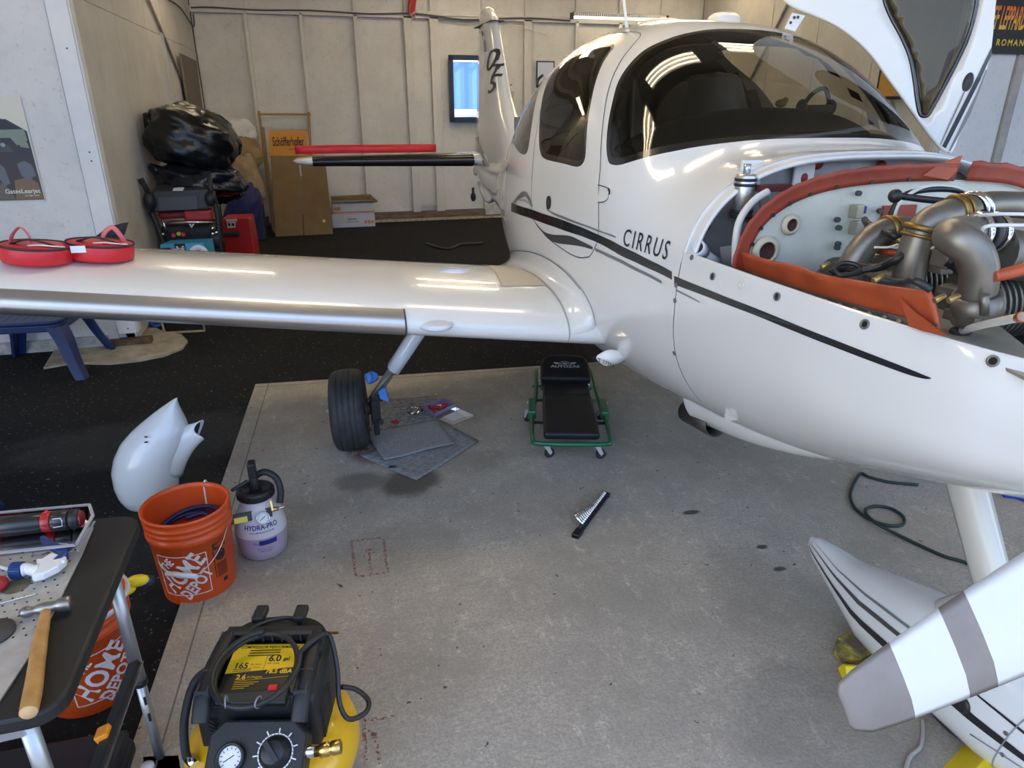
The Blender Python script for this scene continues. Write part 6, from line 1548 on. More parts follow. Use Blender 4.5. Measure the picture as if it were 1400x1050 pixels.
# ================================================================== THINGS ON THE FLOOR
# ---- mechanic's creeper
def creeper():
    a = gz(735, 605, .11); o = V((1.135, 3.03, SZ)); t = thing('creeper', 'green framed mechanic creeper with black pads on the concrete', 'creeper', o, None, rad(-16.5))
    GRN = mat('green_enamel', (.006, .115, .045), .3, coat=.3); PAD = mat('black_vinyl_pad', (.008, .008, .010), .42, bump=.06, bscale=120)
    W = .205; kw = dict(local=True)
    P = [(-W+.025, .98, .135), (-W+.02, .62, .12), (-W, .36, .10), (-W, .06, .10), (-W+.05, .0, .10), (W-.05, .0, .10), (W, .06, .10), (W, .36, .10), (W-.02, .62, .12), (W-.025, .98, .135)]
    mb = MB(); mb.tube(P, .0135, 10, n=5); mb.build('frame_tube', GRN, t, **kw)
    for s in (-1, 1):
        mb = MB(); mb.box((s*(W+.002), .44, .105), (.045, .20, .05)); mb.build('hinge_bracket', GRN, t, bevel=.006, **kw)
        mb = MB(); mb.cyl((s*(W+.02), .50, .115), (s*(W+.032), .50, .115), .008, seg=10); mb.build('hinge_bolt', STEEL, t, **kw)
    for y in (.27, .58, .80):
        mb = MB(); mb.cyl((-W, y, .095), (W, y, .095), .009, seg=8); mb.build('cross_bar', GRN if y > .5 else BLACK, t, **kw)
    mb = MB(); mb.box((0, .285, .125), (.295, .50, .045)); mb.build('seat_pad', PAD, t, bevel=.016, seg=3, **kw)
    mb = MB(); mb.box((0, .645, .125), (.285, .19, .04)); mb.build('back_pad', PAD, t, bevel=.014, seg=3, **kw)
    M = Matrix.Translation((0, .745, .150)) @ Matrix.Rotation(rad(12), 4, 'X')
    poly = [(-.155, 0), (.155, 0), (.155, .16), (.14, .23), (.10, .265), (.04, .275), (-.04, .275), (-.10, .265), (-.14, .23), (-.155, .16)]
    mb = MB(); mb.prism(poly, (-.022, .032), M); hp = mb.build('head_pad', PAD, t, bevel=.016, seg=3, **kw)
    mb = MB(); fn = lambda x, y: M @ V((x, .125+y, .0335))
    add_text(mb, 'AUTOZAS', fn, .038, bold=.02, xs=1.05)
    f2 = lambda L: [fn(x, y) for x, y in L]
    for L in ([(-.075, .05), (-.045, .048), (-.035, .036), (-.015, .028), (-.06, .030)], [(.075, .05), (.045, .048), (.035, .036), (.015, .028), (.06, .030)], [(-.038, .042), (-.02, .056), (0, .060), (.02, .056), (.038, .042), (.02, .050), (0, .054), (-.02, .050)], [(-.02, .030), (-.012, .040), (.012, .040), (.02, .030), (0, .026)]): mb.add(f2(L), [tuple(range(len(L)))])
    mb.build('lettering', mat('pale_grey_print', (.5, .52, .55), .5), hp, local=True)
    for x, y, r in ((-.135, .03, .4), (.135, .03, .2), (-W-.02, .47, 2.2), (W+.0, .50, 2.0), (-.14, .95, .8), (.14, .95, .5)):
        M = Matrix.Translation((x, y, 0)) @ Matrix.Rotation(r, 4, 'Z')
        mb = MB(); mb.lathe([(.008, -.012), (.022, -.012), (.027, -.007), (.027, .007), (.022, .012), (.008, .012)], M @ frame((.022, 0, .027), (1, 0, 0), (0, 1, 0)), 20, close=True); cw = mb.build('caster_wheel', BLACKR, t, **kw)
        mb = MB(); 
        for s in (-1, 1): mb.prism([(-.012, .075), (.014, .075), (.032, .035), (.022, .022), (.010, .035)], (s*.0155-.001, s*.0155+.001), M @ Matrix(((1, 0, 0, 0), (0, 0, 1, 0), (0, 1, 0, 0), (0, 0, 0, 1))))
        mb.box((0, 0, .077), (.034, .034, .004), 0, 0, M); mb.cyl(M @ V((0, 0, .075)), M @ V((0, 0, .095)), .006, seg=8); mb.build('caster_fork', mat('zinc', (.72, .72, .74), .45, .6), cw, local=True)
    return t
creeper()
# ---- socket rail lying on its edge, chrome sockets leaning out of it
a, b = gz(786, 734, SZ+.008), gz(830, 675, SZ+.008); d = (b-a).normalized(); sd = V((d.y, -d.x, 0))
t = thing('socket_rail', 'black socket rail with chrome sockets lying on the concrete', 'socket rail', tuple((a+b)/2-V((0, 0, .008)))); 
mb = MB(); mb.bar(a, b, .030, .014, (0, 0, 1)); mb.bar(a, a+d*.06, .034, .022); mb.bar(b-d*.02, b, .034, .02); rail = mb.build('rail', mat('navy_black_plastic', (.010, .010, .016), .4), t, bevel=.003)
ld = (-sd*.74+V((0, 0, .62))+d*.10).normalized(); L = (b-a).length
for i in range(19):
    k = .24+.040*i; big = i < 9
    p = a+d*(L*k)-sd*.002+V((0, 0, .006)); h = (.062-.0042*i) if big else .024; r = (.0095-.0003*i) if big else .0085-.0001*i
    mb = MB(); mb.lathe([(0, 0), (r*.8, 0), (r, .003), (r, h*.55), (r*.93, h*.58), (r*.95, h), (r*.62, h), (r*.55, h-.006), (0, h-.006)], frame(p, d, ld), 12); s_ = mb.build('socket', CHROME, t)
    mb = MB(); mb.lathe([(0, 0), (r*.58, 0)], frame(p+ld*(h-.0055), d, ld), 8); mb.build('socket_hole', BLACK, s_)
# ---- absorbent mats
def floor_mat(px, m, label, z0, seed, curl=.0):
    P = [gz(*p, z0) for p in px]; c = sum(P, V((0, 0, 0)))/len(P); mb = MB(); n = 14
    A, B, C, D = P
    def f(u, v):
        p = A.lerp(B, u).lerp(D.lerp(C, u), v); e = max(abs(u-.5), abs(v-.5))*2
        return V((p.x, p.y, z0+.003*sin(u*7+seed)*sin(v*5+seed)+curl*e**6))
    mb.grid(f, n, n); return tag(mb.build('absorbent_mat', m, loc=tuple(c), solid=.003), label, 'mat', 'grey absorbent mats beside the main wheel')
def felt(name, base, scale, stretch, c2):
    return mat(name, base, .9, col2=c2, vscale=scale, stretch=stretch, bump=.4, bscale=60, c0=.42, c1=.6)
floor_mat([(505, 548), (597, 542), (607, 576), (508, 592)], felt('dimpled_felt', (.15, .155, .165), 30, (1, 2, 1), (.34, .345, .36)), 'dimpled grey absorbent mat at the back, under the red parts box', SZ+.005, 1)
floor_mat([(493, 624), (600, 574), (655, 603), (569, 657)], felt('striped_felt', (.15, .155, .17), 22, (1.2, 9, 1), (.36, .365, .38)), 'striped grey absorbent mat lying frontmost with a dark stain', SZ+.005, 2, .003)
floor_mat([(500, 592), (598, 574), (622, 607), (525, 630)], felt('plain_felt', (.20, .205, .215), 120, (1, 1, 1), (.29, .295, .31)), 'plain grey absorbent mat in the middle on top of the striped one', SZ+.013, 3, .003)
mb = MB(); c = gz(536, 638, SZ+.013); mb.ball(c, (.022, .010, .005), 12, 6, None); tag(mb.build('dark_washer', BLACK, loc=tuple(c)), 'small black scrap lying on the striped absorbent mat', 'scrap')
# ---- small parts box with lid, bag and red caps
t = thing('parts_box', 'open clear plastic parts box full of red fittings on the mats', 'box', tuple(gz(600, 563, SZ+.008)))
CLR = glass_mat('clear_plastic', (.86, .84, .92), 1.4, .05)
A, B, C, D = [gz(*p, SZ+.012) for p in [(578, 561), (595, 571), (622, 558), (607, 550)]]
up = V((0, 0, .03))
mb = MB()
for p, q in ((A, B), (B, C), (C, D), (D, A)): mb.bar(p+up*.5, q+up*.5, .003, .03)
mb.add([A, B, C, D], [(0, 1, 2, 3)]); mb.build('tray', mat('violet_clear_rim', (.45, .38, .6), .2, trans=.5), t)
A2, B2, C2, D2 = [gz(*p, SZ+.016) for p in [(596, 571.5), (619, 581), (647, 569.5), (623, 559)]]
mb = MB(); mb.add([A2, B2, C2, D2]+[p+V((0, 0, .012)) for p in (A2, B2, C2, D2)], [(0, 1, 2, 3), (0, 1, 5, 4), (1, 2, 6, 5), (2, 3, 7, 6), (3, 0, 4, 7)]); mb.build('lid', CLR, t)
cc = (A2+B2+C2+D2)/4; mb = MB(); mb.add([cc+(p-cc)*.62+V((0, 0, .004)) for p in (A2, B2, C2, D2)], [(0, 1, 2, 3)]); mb.build('label_card', mat('label_card', (.55, .56, .58), .5), t, solid=.002)
rr = random.Random(5); cols = [RED, RED, RED, mat('maroon_part', (.25, .01, .02), .4)]
for i in range(26):
    p = A.lerp(B, rr.uniform(.12, .88)).lerp(D.lerp(C, rr.uniform(.12, .88)), rr.uniform(.1, .9))+V((0, 0, .008+.010*rr.random())); a = rr.uniform(0, 6)
    d = V((cos(a), sin(a), rr.uniform(-.3, .3)))*.014; mb = MB(); mb.cyl(p-d, p+d, .008, .005, 8); m = cols[i % 4]
    if i == 9: m = mat('yellow_part', (.8, .55, .03), .4)
    if i in (3, 17): m = WHITEP
    if i == 12: m = BLACK
    mb.build('fitting', m, t)
t = MB(); c = gz(567, 561, SZ+.03)
from mathutils import noise as NZ
def f(u, v):
    a = 2*pi*u; b = pi*v; d = V((sin(b)*cos(a), sin(b)*sin(a), cos(b))); k = 1+.5*NZ.noise(d*2.3); return c+V((d.x*.048*k, d.y*.03*k, d.z*.020*k))
t.grid(f, 18, 9, True); tag(t.build('plastic_bag', glass_mat('poly_bag', (.80, .80, .82), 2.2, .12), loc=tuple(c)), 'small crumpled clear plastic bag on the dimpled mat', 'bag')
for i, (p, wh_) in enumerate((((536, 577), 'leftmost'), ((541, 575.5), 'rearmost'), ((539, 579), 'frontmost'), ((543.5, 578), 'rightmost'))):
    c = gz(*p, SZ+.012+.002*(i % 2)); mb = MB(); mb.cyl(c+V((-.006, 0, 0)), c+V((.008, .004, .003)), .007, .005, 8); tag(mb.build('plastic_fitting', RED, loc=tuple(c)), wh_+' of four tiny red fittings lying on the dimpled mat', 'fitting', 'red fittings on the mat')
mb = MB(); c = gz(553, 558, SZ+.010); mb.cyl(c-V((.016, 0, 0)), c+V((.016, .004, 0)), .004, seg=8); tag(mb.build('cotton_stub', mat('tan_stub', (.5, .42, .28), .8), loc=tuple(c)), 'tan stub lying on the dimpled mat', 'scrap')

# ---- buckets
ORANGE = mat('orange_bucket', (.66, .082, .012), .36, var=.03, vscale=6)
PRW = mat('bucket_print_white', (.72, .66, .66), .5); PRB = mat('bucket_print_black', (.02, .015, .012), .5)
def bucket(loc, label, face, second=False):
    t = thing('bucket', label, 'bucket', loc, 'orange buckets on the asphalt'); H_ = .368; r0, r1 = .131, .150
    Rz = lambda z: r0+(r1-r0)*z/H_
    prof = [(0, .006), (r0-.006, .006), (r0, .0), (r0+.001, .004), (Rz(.26), .26), (Rz(.26)+.004, .262), (Rz(.27)+.008, .268), (Rz(.28)+.008, .285), (Rz(.29)+.003, .288), (Rz(.30)+.003, .300), (Rz(.30)+.006, .302), (Rz(.31)+.006, .308), (Rz(.31)+.003, .311), (Rz(.325)+.003, .324), (Rz(.33)+.006, .326), (Rz(.335)+.006, .332), (Rz(.34)+.003, .335), (Rz(.355)+.003, .354), (Rz(.36)+.007, .357), (r1+.007, .366), (r1+.003, H_), (r1-.003, .366), (r1-.005, .35), (r0-.003, .012), (0, .010)]
    mb = MB(); mb.lathe(prof, Matrix.Translation(loc), 64); mb.build('pail', ORANGE, t)
    L0 = V(loc)
    def cyl_fn(ang, zc, off=.0012):
        def fn(x, y):
            z = zc+y; R = Rz(z)+off; a = ang+x/Rz(zc); return L0+V((R*cos(a), R*sin(a), z))
        return fn
    def quad(mb, fn, L, m=0):
        P = []
        for i in range(len(L)):
            a, b = V(L[i]), V(L[(i+1) % len(L)])
            for k in range(6): P.append(a.lerp(b, k/6))
        mb.add([fn(p.x, p.y) for p in P], [tuple(range(len(P)))], m)
    def strip(mb, fn, a, b, w):
        a, b = V(a), V(b); d = (b-a).normalized(); n = V((-d.y, d.x))*w/2; P = []
        for k in range(9): q = a.lerp(b, k/8); P += [fn(*(q-n)), fn(*(q+n))]
        mb.add(P, [(2*k, 2*k+2, 2*k+3, 2*k+1) for k in range(8)])
    fn = cyl_fn(face, .135); mb = MB(); s = .088
    for a, b in (((-s, -s), (s, -s)), ((s, -s), (s, s)), ((s, s), (-s, s)), ((-s, s), (-s, -s))): strip(mb, fn, a, b, .0035)
    R45 = Matrix.Rotation(rad(45), 2)
    for body, (ox, oy), sz, xs in (('THE', (-.052, .050), .044, .75), ('HOME', (-.002, .008), .088, .80), ('DEPOT', (.040, -.046), .062, .74)):
        vs, fs = text_polys(body, sz, bold=.03, xs=xs, slices=.02)
        o2 = []
        for x, y in vs: q = R45 @ V((x, y*1.05)); o2.append(fn(ox+q.x, oy+q.y))
        mb.add(o2, fs)
    mb.build('lettering', PRW, t, weld=False)
    if not second:
        fb = cyl_fn(face+1.02, .15); mb = MB(); quad(mb, fb, [(-.028, .062), (.028, .062), (.028, .088), (-.028, .088)])
        strip(mb, fb, (-.028, .06), (-.028, -.06), .003)
        for k in range(7): strip(mb, fb, (-.022, -.005-.009*k), (.024, -.005-.009*k), .005)
        for k in range(8): a = k*pi/4; strip(mb, fb, (.019*cos(a), .032+.020*sin(a)), (.019*cos(a+pi/4), .032+.020*sin(a+pi/4)), .009)
        quad(mb, fb, [(-.014, .022), (.012, .018), (.014, .034), (.0, .045), (-.012, .040)]); quad(mb, fb, [(.0, -.095), (.020, -.095), (.020, -.078), (.0, -.078)])
        mb.build('warning_print', PRB, t, weld=False)
        ax = face+1.32; e = V((cos(ax), sin(ax), 0)); g = V((cos(face+.02), sin(face+.02), 0)); Rr = Rz(.27)+.012
        P = [L0+e*Rr+V((0, 0, .285))]
        for k in range(1, 10):
            a = pi*k/10; P.append(L0+e*(Rr*cos(a))+g*((Rr+.012)*sin(a)*.98)+V((0, 0, .285-.135*sin(a)**1.2)))
        P.append(L0-e*Rr+V((0, 0, .285)))
        mb = MB(); mb.tube(P, .0022, 6, n=3); hd = mb.build('wire_handle', mat('galvanised_wire', (.6, .58, .55), .35, .9), t)
        mb = MB(); mb.cyl(P[4]+g*.0+e*.012, P[6]-e*.012, .0095, seg=12); mb.build('handle_grip', WHITEP, hd)
    return t
bx, by = -.605, 2.475
face = math.atan2(-by, -bx)-.40
bucket((bx, by, 0.001), 'orange bucket with blue hose inside standing beside the white bottle', face)
mb = MB()
for k in range(2):
    z = .235+.03*k; mb.tube([V((bx+.115*cos(a), by+.115*sin(a), z+.02*sin(a+k))) for a in [2*pi*i/20 for i in range(20)]], .010, 8, closed=True)
mb.tube([V((bx-.02, by+.05, .27)), V((bx+.05, by+.06, .275)), V((bx+.09, by-.03, .25)), V((bx+.03, by-.09, .24)), V((bx-.06, by-.06, .24))], .010, 8, n=6)
tag(mb.build('hose', mat('navy_hose', (.02, .02, .09), .4), loc=(bx, by, .012)), 'navy blue hose coiled inside the orange bucket', 'hose')
mb = MB(); P = [gy(286, 648, by+.12), gy(283, 665, by+.09), gy(283, 690, by+.06)]; P[0] = V((bx+.05, by+.149, .372)); P[1] = V((bx+.045, by+.137, .33)); P[2] = V((bx+.045, by+.128, .20)); P.insert(0, V((bx+.055, by+.160, .355))); mb.tube(P, .0035, 6, n=4); tag(mb.build('white_string', WHITEP, loc=tuple(P[1])), 'white string hooked over the rim of the orange bucket', 'string')
b2 = (-.865, 2.005)
bucket((b2[0], b2[1], .001), 'orange bucket under the black table with white liner', math.atan2(-b2[1], -b2[0])+.22, True)
mb = MB(); mb.lathe([(.0, .33), (.09, .335), (.135, .372), (.150, .395), (.146, .40), (.125, .375), (.085, .345), (0, .338)], Matrix.Translation((b2[0]+.03, b2[1]-.04, -.025)), 32); tag(mb.build('plastic_bowl', mat('white_liner', (.66, .65, .72), .5), loc=(b2[0], b2[1], .35)), 'white plastic liner bowl sitting in the bucket under the table', 'liner')
t = MB(); c = gy(160, 808, 2.02); t.ball(c, (.055, .025, .022), 14, 8); t.ball(c+V((.06, .01, .02)), (.035, .022, .018), 12, 8); t.ball(c+V((-.05, 0, -.01)), (.03, .02, .02), 12, 8)
o = t.build('yellow_clip', mat('yellow_plastic', (.8, .6, .02), .4), loc=tuple(c)); tag(o, 'yellow plastic clip on the rim of the bucket behind the table leg', 'clip')
t = MB(); c2_ = c+V((.075, .03, .0)); t.ball(c2_, (.028, .022, .018), 12, 8); tag(t.build('navy_clip', mat('navy_plastic', (.015, .02, .09), .4), loc=tuple(c2_)), 'small navy clip beside the yellow clip', 'clip')

# ---- fluid extractor bottle
jx, jy = -.375, 2.625; JL = V((jx, jy, SZ))
t = thing('fluid_bottle', 'white translucent bottle with black pump lid and pressure gauge beside the bucket', 'bottle', tuple(JL)); JM = Matrix.Translation(JL)
prof = [(0, .002), (.078, .002), (.090, .012), (.098, .05), (.104, .10), (.103, .125), (.098, .16), (.086, .20), (.072, .228), (.064, .236), (.062, .262), (0, .262)]
mb = MB(); mb.lathe([p for p in prof if p[1] >= .125]+[(0, .262)], JM, 40); mb.lathe([(.1035, .118), (.103, .125)], JM, 40); mb.build('shell', mat('milky_plastic', (.62, .58, .60), .35, coat=.2), t)
mb = MB(); mb.lathe([p for p in prof if p[1] <= .126], JM, 40); mb.build('fluid_fill', mat('lilac_fluid', (.36, .29, .40), .3, coat=.3, col2=(.46, .36, .44), vscale=3), t)
mb = MB(); mb.lathe([(.0, .262), (.066, .262), (.072, .268), (.072, .292), (.066, .300), (.05, .302), (.046, .294), (0, .294)], JM, 40)
for k in range(36): a = 2*pi*k/36; mb.box(JL+V((.072*cos(a), .072*sin(a), .28)), (.004, .004, .024), a)
lid = mb.build('screw_lid', BLACK, t)
mb = MB(); mb.cyl(JL+V((0, 0, .29)), JL+V((0, 0, .36)), .022, .016, 16); mb.box(JL+V((0, 0, .385)), (.030, .05, .065)); mb.bar(JL+V((-.02, -.01, .34)), JL+V((-.085, -.03, .315)), .016, .014); mb.build('pump_handle', BLACK, lid, bevel=.006)
mb = MB(); mb.tube([JL+V(p) for p in ((.01, .02, .345), (.045, .02, .355), (.085, .005, .33), (.098, -.015, .28), (.09, -.035, .235))], .0135, 12, n=6); mb.build('black_hose', BLACKR, t)
gd = (V((0, 0, 0))-V((jx, jy, 0))).normalized()
gM = frame(JL+gd*.074+V((.0, 0, .222)), (-gd.y, gd.x, 0), (gd.x, gd.y, .55))
mb = MB(); mb.box((-.03, -.004, -.014), (.16, .038, .02), 0, 0, gM); mb.build('valve_bracket', BLACK, t, bevel=.003)
mb = MB(); mb.lathe([(0, 0), (.026, 0), (.028, .012), (.026, .016), (.0235, .016), (.0235, .012), (0, .012)], gM @ Matrix.Translation((.012, -.022, 0)), 28); ga_ = mb.build('pressure_gauge', CHROME, t)
DM2 = gM @ Matrix.Translation((.012, -.022, .0125))
mb = MB(); mb.cyl(DM2 @ V((0, 0, 0)), DM2 @ V((0, 0, .0008)), .0212, seg=24); mb.build('dial', WHITEP, ga_)
mb = MB(); mb.bar(DM2 @ V((-.010, -.007, .0016)), DM2 @ V((.010, .008, .0016)), .0025, .0008, tuple(gM.to_3x3() @ V((0, 0, 1))))
for k in range(9): a = rad(-40+32.5*k); mb.box((.0165*cos(a), .0165*sin(a), .0014), (.004, .0015, .0005), a, 0, DM2)
mb.build('needle', ink, ga_)
mb = MB(); mb.box((-.070, -.012, -.002), (.050, .022, .003), 0, 0, gM); mb.build('yellow_label', mat('label_yellow', (.75, .65, .06), .5), t)
mb = MB(); mb.cyl(gM @ V((.045, .004, 0)), gM @ V((.075, .004, 0)), .010, .008, 12); mb.bar(gM @ V((.052, .0, .01)), gM @ V((.050, .040, .012)), .007, .006); mb.build('brass_valve', BRASS, t)
mb = MB(); mb.cyl(gM @ V((.072, .004, 0)), gM @ V((.10, .006, 0)), .006, .005, 10); mb.build('hose_barb', CHROME, t)
def jfn(zc, da=0.0):
    def fn(x, y):
        z = zc+y; R = .103
        for (r1_, z1_), (r2_, z2_) in zip(prof, prof[1:]):
            if z1_ <= z <= z2_ and z2_ > z1_: R = r1_+(r2_-r1_)*(z-z1_)/(z2_-z1_)
        a = math.atan2(gd.y, gd.x)+da+x/.10; return JL+V(((R+.0012)*cos(a), (R+.0012)*sin(a), z))
    return fn
mb = MB(); add_text(mb, 'HYDRA-PRO', jfn(.168), .027, bold=.022, slices=.012, xs=.92); add_text(mb, 'VACUUM BRAKE BLEEDER', jfn(.147), .0085, bold=.01, slices=.012)
add_text(mb, 'Fluid', jfn(.098, -.22), .018, slices=.012); fn = jfn(.100, .18)
P = [fn(-.034+.068*k/8, s) for k in range(9) for s in (-.011, .011)]; mb.add(P, [(2*k, 2*k+2, 2*k+3, 2*k+1) for k in range(8)])
add_text(mb, 'DO NOT FILL', jfn(.070, .05), .010, slices=.012); add_text(mb, 'PAST LINE', jfn(.058, .05), .010, slices=.012); mb.build('lettering', mat('blue_print', (.01, .02, .20), .5), t)

# ---- white wheel fairing standing on the asphalt behind the bucket
t = thing('wheel_fairing', 'removed white teardrop wheel fairing standing on the asphalt behind the bucket', 'fairing', (-.92, 3.12, 0))
PR = [(0.0, -.985, -.83, .05), (.02, -1.02, -.80, .09), (.07, -1.04, -.785, .12), (.13, -1.048, -.772, .135), (.20, -1.045, -.752, .14), (.27, -1.022, -.728, .135), (.33, -.985, -.700, .12), (.38, -.935, -.690, .10), (.42, -.885, -.695, .08), (.46, -.83, -.705, .055), (.49, -.785, -.712, .035), (.515, -.745, -.715, .018), (.528, -.722, -.712, .006)]
mb = MB()
def f(u, v):
    q = v*(len(PR)-1); i = min(int(q), len(PR)-2); k = q-i; z, xa, xb, yd = [PR[i][j]+(PR[i+1][j]-PR[i][j])*k for j in range(4)]
    a = 2*pi*u; return V(((xa+xb)/2+(xb-xa)/2*cos(a), 3.15+yd*sin(a), z))
mb.grid(f, 32, 40, True); FB = mb.build('fairing_shell', WHITE_B, t)
ca, cb = V((-.82, 3.145, .265)), V((-.640, 3.12, .365)); d = (cb-ca).normalized()
mb = MB(); ay = V((0, 1, 0)); ay = (ay-d*ay.dot(d)).normalized(); az = d.cross(ay)
def f(u, v):
    a = 2*pi*u; r = .095*(1-v)**1.5+.043; c = ca.lerp(cb, v); sl_ = .025*cos(a)*v; return c+ay*(r*.75*sin(a))+az*(r*cos(a))+d*(sl_+.02*v*sin(2*a))
mb.grid(f, 28, 12, True); mb.build('strut_cuff', WHITE_B, t, solid=.003)
mb = MB(); loop = [f(i/28, .93) for i in range(28)]; cc = sum(loop, V((0, 0, 0)))/28-d*.01; mb.add([cc+(p-cc)*.96 for p in loop]+[cc-d*.05], [(i, (i+1) % 28, 28) for i in range(28)]); mb.build('cuff_opening', mat('dark_cavity', (.02, .02, .022), .8), t)
mb = MB()
for p in ((.33, .845), (.36, .83)): pass
for (x, z) in ((-.845, .40), (-.85, .375)): mb.ball((x, 3.045, z), (.008, .006, .004), 8, 5)
mb.build('screw_hole', FRIT, t)

# ---- cords, rope, chocks
CORD = mat('dark_green_cord', (.012, .03, .024), .5)
def cable(name, px, r, m, label, cat, n=6, z=None):
    mb = MB(); P = [gz(x, y, SZ+r+(q[0] if q else 0)) for x, y, *q in px]; mb.tube(P, r, 8, n=n); return tag(mb.build(name, m, loc=tuple(P[0])), label, cat)
cable('extension_cord', [(1255, 663), (1215, 659), (1188, 652), (1176, 648), (1163, 672), (1166, 690), (1178, 703), (1196, 713), (1218, 719), (1234, 717), (1235, 707, .004), (1220, 696), (1200, 692), (1186, 695), (1184, 702, .012), (1196, 714, .016), (1215, 725, .006), (1250, 742), (1290, 760), (1320, 769), (1370, 790)], .0075, CORD, 'dark green extension cord looped on the concrete beside the nose leg', 'cord')
cable('grey_cord', [(1262, 985), (1262, 1005), (1258, 1022), (1244, 1035), (1236, 1060)], .006, mat('grey_cord', (.38, .37, .35), .5), 'short grey cord on the concrete below the propeller tip', 'cord')
mb = MB(); P = [gz(1372, 676, SZ+.012), gz(1392, 679, SZ+.012), gz(1420, 690, SZ+.012)]; mb.tube(P, .014, 8, n=6); mb.tube([p+V((.02, .03, .008)) for p in P], .014, 8, n=6); tag(mb.build('blue_rope', mat('blue_rope', (.02, .08, .45), .7, bump=.5, bscale=90), loc=tuple(P[0])), 'blue rope end on the concrete at the right picture edge', 'rope')
WY = mat('worn_yellow_wood', (.10, .075, .04), .8, col2=(.42, .36, .05), vscale=5, stretch=(2, 2, 5), c0=.42, c1=.6, bump=.4, bscale=30)
c = gz(1176, 912, SZ); t = thing('wooden_chock', 'worn yellow wooden block chock behind the nose wheel', 'chock', tuple(c))
M = Matrix.Translation(c+V((.065, .06, 0))) @ Matrix.Rotation(rad(12), 4, 'Z')
mb = MB(); mb.prism([(-.085, -.045), (.09, -.05), (.09, .05), (-.085, .05)], (0, .055), M); mb.prism([(-.125, -.02), (-.085, -.045), (-.085, .05), (-.115, .03)], (0, .04), M); mb.build('block', WY, t, bevel=.005)
mb = MB()
for k in range(3): mb.box((.0, -.0515, .014+.014*k), (.16, .001, .002), 0, 0, M)
mb.build('grain_crack', BLACK, t)
YCH = mat('chock_yellow', (.72, .55, .01), .42)
def chock(px, ang, label, sc=1.0):
    c = gz(*px, SZ); t = thing('yellow_chock', label, 'chock', tuple(c), 'bright yellow chocks at the nose wheel')
    M = Matrix.Translation(c) @ Matrix.Rotation(ang, 4, 'Z') @ Matrix(((1, 0, 0, 0), (0, 0, -1, 0), (0, 1, 0, 0), (0, 0, 0, 1)))
    mb = MB(); mb.prism([(-.07*sc, 0), (.07*sc, 0), (.035*sc, .055*sc), (.005*sc, .075*sc), (-.02*sc, .05*sc)], (-.16, .06), M); mb.build('wedge', YCH, t, bevel=.004)
    return t
chock((1222, 935), rad(70), 'bright yellow chock just behind the nose wheel', .8)
chock((1335, 1062), rad(-70), 'bright yellow chock in front of the nose wheel at the bottom edge', 1.0)
mb = MB(); c = gz(1199, 938, SZ+.03); mb.lathe([(.014, -.002), (.017, -.002), (.017, .002), (.014, .002)], frame(c, (1, 0, 0), (.3, -1, .2)), 18, close=True); tag(mb.build('chock_ring', STEEL, loc=tuple(c)), 'small steel ring beside the rear yellow chock', 'ring')

# ================================================================== AIR COMPRESSOR
cx, cy = -.262, 1.470
t = thing('air_compressor', 'yellow and black pancake air compressor at the bottom of the picture', 'compressor', (cx, cy, SZ), None, rad(-14))
YEL = mat('compressor_yellow', (.80, .44, .008), .3, coat=.3, var=.03, vscale=5); SHR = mat('shroud_black', (.012, .012, .0135), .5, bump=.10, bscale=250)
K = dict(local=True)
mb = MB(); mb.lathe([(0, .05), (.10, .052), (.17, .068), (.212, .105), (.222, .14), (.222, .165), (.212, .20), (.17, .235), (.10, .25), (0, .252)], None, 56); mb.build('tank', YEL, t, **K)
for k in range(3):
    a = pi/2+2*pi*k/3; mb = MB(); mb.cyl((.14*cos(a), .14*sin(a), .0), (.14*cos(a), .14*sin(a), .07), .022, .026, 12); mb.build('rubber_foot', BLACKR, t, **K)
# shroud: rounded D in plan, domed at the back
D_ = [(a*.92, b*.9+.026) for a, b in [(-.165, -.09), (-.165, .06), (-.15, .13), (-.11, .185), (-.05, .21), (.05, .21), (.11, .185), (.15, .13), (.165, .06), (.165, -.09), (.12, -.115), (-.12, -.115)]]
mb = MB()
def sh(u, v):
    P = spline([V((a, b, 0)) for a, b in D_], 5, True); n = len(P); p = P[round(u*n) % n]
    z = .215+.185*v; s = 1-.10*max(0, v-.5)**1.5; front = 1 if p.y < -.05 else 0
    return V((p.x*s, p.y*s+.0, z))
mb.grid(sh, 60, 8, True); top = [sh(i/60, 1) for i in range(60)]
ring = [V((p.x*.72, (p.y-.04)*.70+.03, .405 if p.y > .0 else .395)) for p in top]
mb.add(top+ring, [(i, (i+1) % 60, 60+(i+1) % 60, 60+i) for i in range(60)], 0, True)
mb.add(ring+[V((p.x, p.y, .375)) for p in ring], [(i, (i+1) % 60, 60+(i+1) % 60, 60+i) for i in range(60)])
mb.add([V((p.x, p.y, .375)) for p in ring], [tuple(range(60))]); mb.build('shroud', SHR, t, **K)
# side louvres
mb = MB()
for k in range(8):
    z = .235+.014*k
    for s in (-1, 1): mb.box((s*.152, -.01, z), (.008, .085, .005)); mb.box((s*.118, -.074, z), (.05, .012, .005), s*.5)
mb.build('louvre', BLACKR, t, **K)['kind'] = 'stuff'
